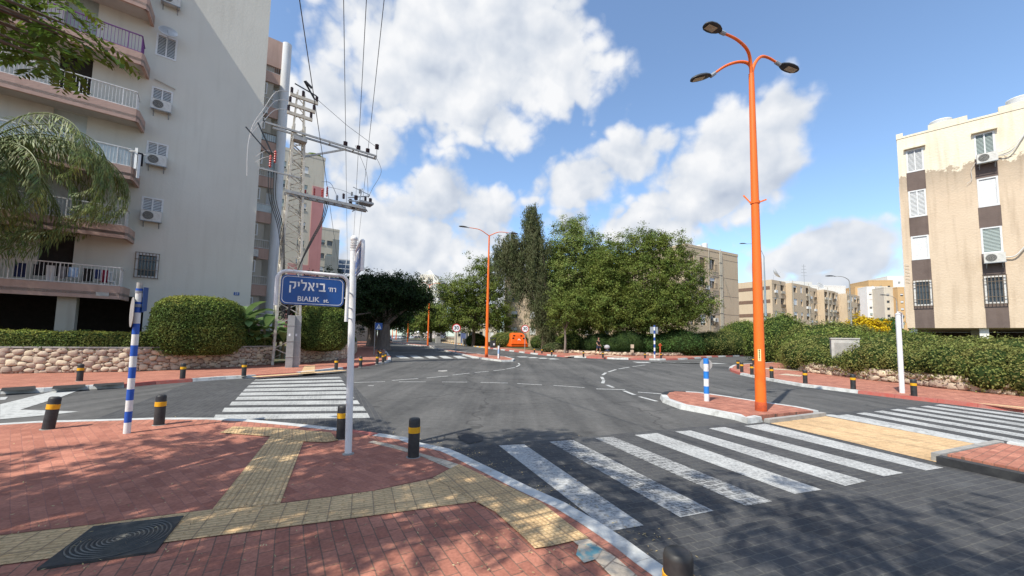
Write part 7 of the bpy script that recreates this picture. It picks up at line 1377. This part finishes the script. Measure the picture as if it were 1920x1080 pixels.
# --- cars
def car(label, base, rz_, body, group='cars on the avenue', s=1.0):
    """hatchback, front toward local -y"""
    t = thing('parked_car', label, 'car', base, rz_, group); hw = .87*s
    prof = [(-2.05, .35), (-2.1, .62), (-1.95, .80), (-1.1, .98), (-.45, 1.42), (.2, 1.50), (1.2, 1.46), (1.75, 1.05), (2.0, .95), (2.05, .45), (1.95, .28), (-1.9, .25)]
    b = MB(); n = len(prof); cols_ = [(-1, 0), (-.93, .03), (.93, .03), (1, 0)]; vs = []
    for cx, up in cols_:
        for y, z in prof:
            tz = max(0, (z-.98)/.5); ww = hw*cx*(1-.17*tz); vs.append((ww, y*(.99 if abs(cx) == 1 else 1), z))
    fs = [(c*n+k, c*n+(k+1) % n, (c+1)*n+(k+1) % n, (c+1)*n+k) for c in range(3) for k in range(n)]+[tuple(range(n))[::-1], tuple(range(3*n, 4*n))]
    b.add(vs, fs); bo = b.build('body', body, t, True)
    g = MB(); g.add([(-hw*.80, -1.09, 1.0), (hw*.80, -1.09, 1.0), (hw*.70, -.48, 1.41), (-hw*.70, -.48, 1.41)], [(0, 1, 2, 3)]); g.build('windscreen', 'glass', t).location = (0, -.02, .012)
    g = MB(); g.add([(-hw*.80, 1.74, 1.08), (hw*.80, 1.74, 1.08), (hw*.72, 1.24, 1.43), (-hw*.72, 1.24, 1.43)], [(0, 3, 2, 1)]); g.build('rear_window', 'glass', t).location = (0, .02, .012)
    for sx in (-1, 1):
        g = MB(); g.add([(sx*hw*.985, -.95, 1.0), (sx*hw*.99, 1.5, 1.02), (sx*hw*.86, 1.15, 1.40), (sx*hw*.85, -.42, 1.38)], [(0, 1, 2, 3)]); g.build('side_window', 'glass', t).location = (sx*.02, 0, 0)
        g = MB(); g.ball((sx*hw*.74, -2.03, .70), (.20, .08, .09)); g.build('headlight', 'lens', t, True); g = MB(); g.ball((sx*hw*.8, 2.0, .85), (.14, .08, .12)); g.build('tail_light', 'tail', t, True)
        g = MB(); g.ball((sx*(hw+.1), -.7, 1.02), (.11, .06, .07)); g.build('mirror', body, t, True)
        for y in (-1.3, 1.3): 
            g = MB(); g.tube([(sx*hw*.80, y, .31), (sx*hw*1.01, y, .31)], .31, 16); w_ = g.build('wheel', 'tyre', t, True); g = MB(); g.tube([(sx*hw*1.0, y, .31), (sx*hw*1.02, y, .31)], .19, 12); g.build('rim', 'rim', w_)
    g = MB(); g.box(-hw*.5, hw*.5, -2.115, -2.05, .38, .58); g.build('grille', 'black', t); g = MB(); g.box(-.26, .26, -2.125, -2.116, .42, .53); g.build('number_plate', 'plate', t)
    return t
mt['car1'] = M('silver blue car paint', (.46, .50, .54), rough=.3, metal=.3, spec=.6); mt['car2'] = M('white car paint', (.72, .73, .74), rough=.3, spec=.6); mt['car3'] = M('dark car paint', (.04, .05, .07), rough=.25, spec=.6); mt['car4'] = M('grey car paint', (.2, .21, .22), rough=.3, metal=.3)
avr = R(22.6)
q_ = G(727, 640.3, 0); car('silver car driving toward the crossing on the left lane of the avenue', tuple(q_), avr+R(0), 'car1')
q_ = G(713, 642.5, 0); car('pale parked car partly hidden behind the ficus trunk', (q_.x, q_.y, 0), avr, 'car2')
q_ = G(772, 636.0, 0); car('white hatchback driving away on the right lane of the avenue', tuple(q_), avr+math.pi, 'car2')
for i, (x, y, m_) in enumerate([(779, 634.6, 'car4'), (785, 634.2, 'car3'), (791, 633.8, 'car4')]): q_ = G(x, y, 0); car(['grey parked car just behind the white hatchback', 'dark parked car beyond the white hatchback', 'grey parked car farthest right along the avenue'][i], tuple(q_), avr+math.pi, m_)
for i, x in enumerate((736, 741, 748, 755)): q_ = P(x, 632, 175+i*6); car(['pale car at the vanishing end, behind the fourth lamp', 'white car at the vanishing end, second in the line', 'white van like car third in the distant line', 'pale car rightmost in the distant line'][i], (q_.x, q_.y, .02), avr+R(90), 'car2')
q_ = G(672, 638.5, .1); car('dark blue car parked in the deep shade behind the white name post', (q_.x-.4, q_.y, .1), R(75), 'car3')

# --- the walking person and the pushchair
def skin_fig(name, parent, verts, edges, mat, sub=2, root=0):
    me = bpy.data.meshes.new(name); me.from_pydata([v[:3] for v in verts], edges, []); me.materials.append(mt[mat]); o = bpy.data.objects.new(name, me); COL.objects.link(o); o.parent = parent
    o.modifiers.new('skin', 'SKIN')
    for i, v in enumerate(verts): me.skin_vertices[0].data[i].radius = (v[3], v[4] if len(v) > 4 else v[3]); me.skin_vertices[0].data[i].use_root = (i == root)
    s_ = o.modifiers.new('sub', 'SUBSURF'); s_.levels = sub; s_.render_levels = sub; return o
B = G(1122, 665.2, .11); t = thing('person', 'person in black top and dark shorts walking past the far corner bollards', 'person', tuple(B), R(35))
V = [(0, 0, .93, .13, .10), (0, .01, 1.12, .12, .09), (0, .0, 1.36, .16, .10), (0, 0, 1.50, .055), (0, -.02, 1.58, .06), (0, -.03, 1.68, .088, .10), (0, -.02, 1.76, .06),
     (.10, 0, .88, .085), (.11, -.14, .50, .058), (.11, -.05, .10, .038), (.11, -.17, .04, .035), (-.10, 0, .88, .085), (-.11, .10, .50, .058), (-.11, .32, .12, .038), (-.11, .24, .05, .035),
     (.19, 0, 1.42, .055), (.25, .08, 1.15, .042), (.26, -.08, .95, .030), (.26, -.13, .88, .025), (-.19, 0, 1.42, .055), (-.27, -.03, 1.16, .042), (-.33, -.22, 1.02, .030), (-.34, -.28, .98, .025)]
Eg = [(0, 1), (1, 2), (2, 3), (3, 4), (4, 5), (5, 6), (0, 7), (7, 8), (8, 9), (9, 10), (0, 11), (11, 12), (12, 13), (13, 14), (2, 15), (15, 16), (16, 17), (17, 18), (2, 19), (19, 20), (20, 21), (21, 22)]
skin_fig('body', t, V, Eg, 'skin')
skin_fig('shirt', t, [(0, 0, .92, .15, .115), (0, .01, 1.14, .14, .11), (0, 0, 1.37, .175, .12), (0, 0, 1.46, .08), (.20, 0, 1.40, .07), (.245, .05, 1.24, .06), (-.20, 0, 1.40, .07), (-.255, -.01, 1.24, .06)], [(0, 1), (1, 2), (2, 3), (2, 4), (4, 5), (2, 6), (6, 7)], 'cloth_b')
skin_fig('shorts', t, [(0, 0, .98, .145, .115), (.10, 0, .86, .105), (.11, -.10, .60, .095), (-.10, 0, .86, .105), (-.11, .07, .60, .095)], [(0, 1), (1, 2), (0, 3), (3, 4)], 'cloth_d')
skin_fig('hair', t, [(0, 0, 1.70, .095), (0, .0, 1.77, .075), (0, .05, 1.64, .07)], [(0, 1), (0, 2)], 'hair')
for sx, y0 in ((1, -.16), (-1, .26)): 
    for k in range(4): skin_fig('finger', t, [(sx*.262+(.0 if sx > 0 else -.08), y0*0-.13-(0 if sx > 0 else .15)-.01*k, .87+(0 if sx > 0 else .1), .009), (sx*.262+(.0 if sx > 0 else -.08), -.145-(0 if sx > 0 else .16)-.01*k, .80+(0 if sx > 0 else .1), .007)], [(0, 1)], 'skin', 1)
for x, y in ((.11, -.12), (-.11, .28)): MB().ball((x, y-.02, .05), (.05, .13, .05), 10, 6).build('shoe', 'cloth_b', t, True)
B = G(1139, 665, .11); t = thing('pushchair', 'small pushchair with a pale grey hood in the shade beside the walking person', 'pushchair', tuple(B), R(60)); b = MB(); 
b.ball((0, .05, .78), (.24, .30, .24), 14, 9); b.build('hood', 'hoodgrey', t, True) if 'hoodgrey' in mt else None
mt['hoodgrey'] = M('pale grey hood cloth', (.42, .40, .42), rough=.9); 
if not kids(t): b.build('hood', 'hoodgrey', t, True)
b = MB(); b.tube([(0, .1, .6), (0, -.35, .12)], .035, 6); b.tube([(0, .0, .55), (0, .3, .1)], .035, 6); b.bar((-.2, .35, .95), (.2, .35, .95), .03); b.build('chassis', 'slat', t); MB().box(-.17, .17, -.22, .2, .38, .48).build('seat', 'cloth_d', t)
for y in (-.36, .31):
    for x in (-.2, .2): MB().tube([(x-.02, y, .09), (x+.02, y, .09)], .09, 12).build('wheel', 'tyre', t)

# --- fallen leaves, twigs and grit on the near pavement and along the kerb
n = 900; Lp_ = []
for _ in range(n):
    if random.random() < .6: q_ = G(random.uniform(0, 1100), random.uniform(815, 1075), SW+.022)
    else:
        k_ = random.choice(no_[3:-3]); q_ = k_+Vector((random.gauss(.12, .12), random.gauss(.1, .12), .012))
    if q_.x > 1.1 and q_.y < 3: continue
    Lp_.append((q_.x, q_.y, q_.z))
Lp_ = np.array(Lp_); lm = leafmesh('fallen_leaves', Lp_, np.array([0, 0, 1.])+rng.normal(size=Lp_.shape)*.25, rng.normal(size=Lp_.shape), .022+.02*rng.random(len(Lp_)), .010, 'litter') if 'litter' in mt else None
lm['kind'] = 'stuff'
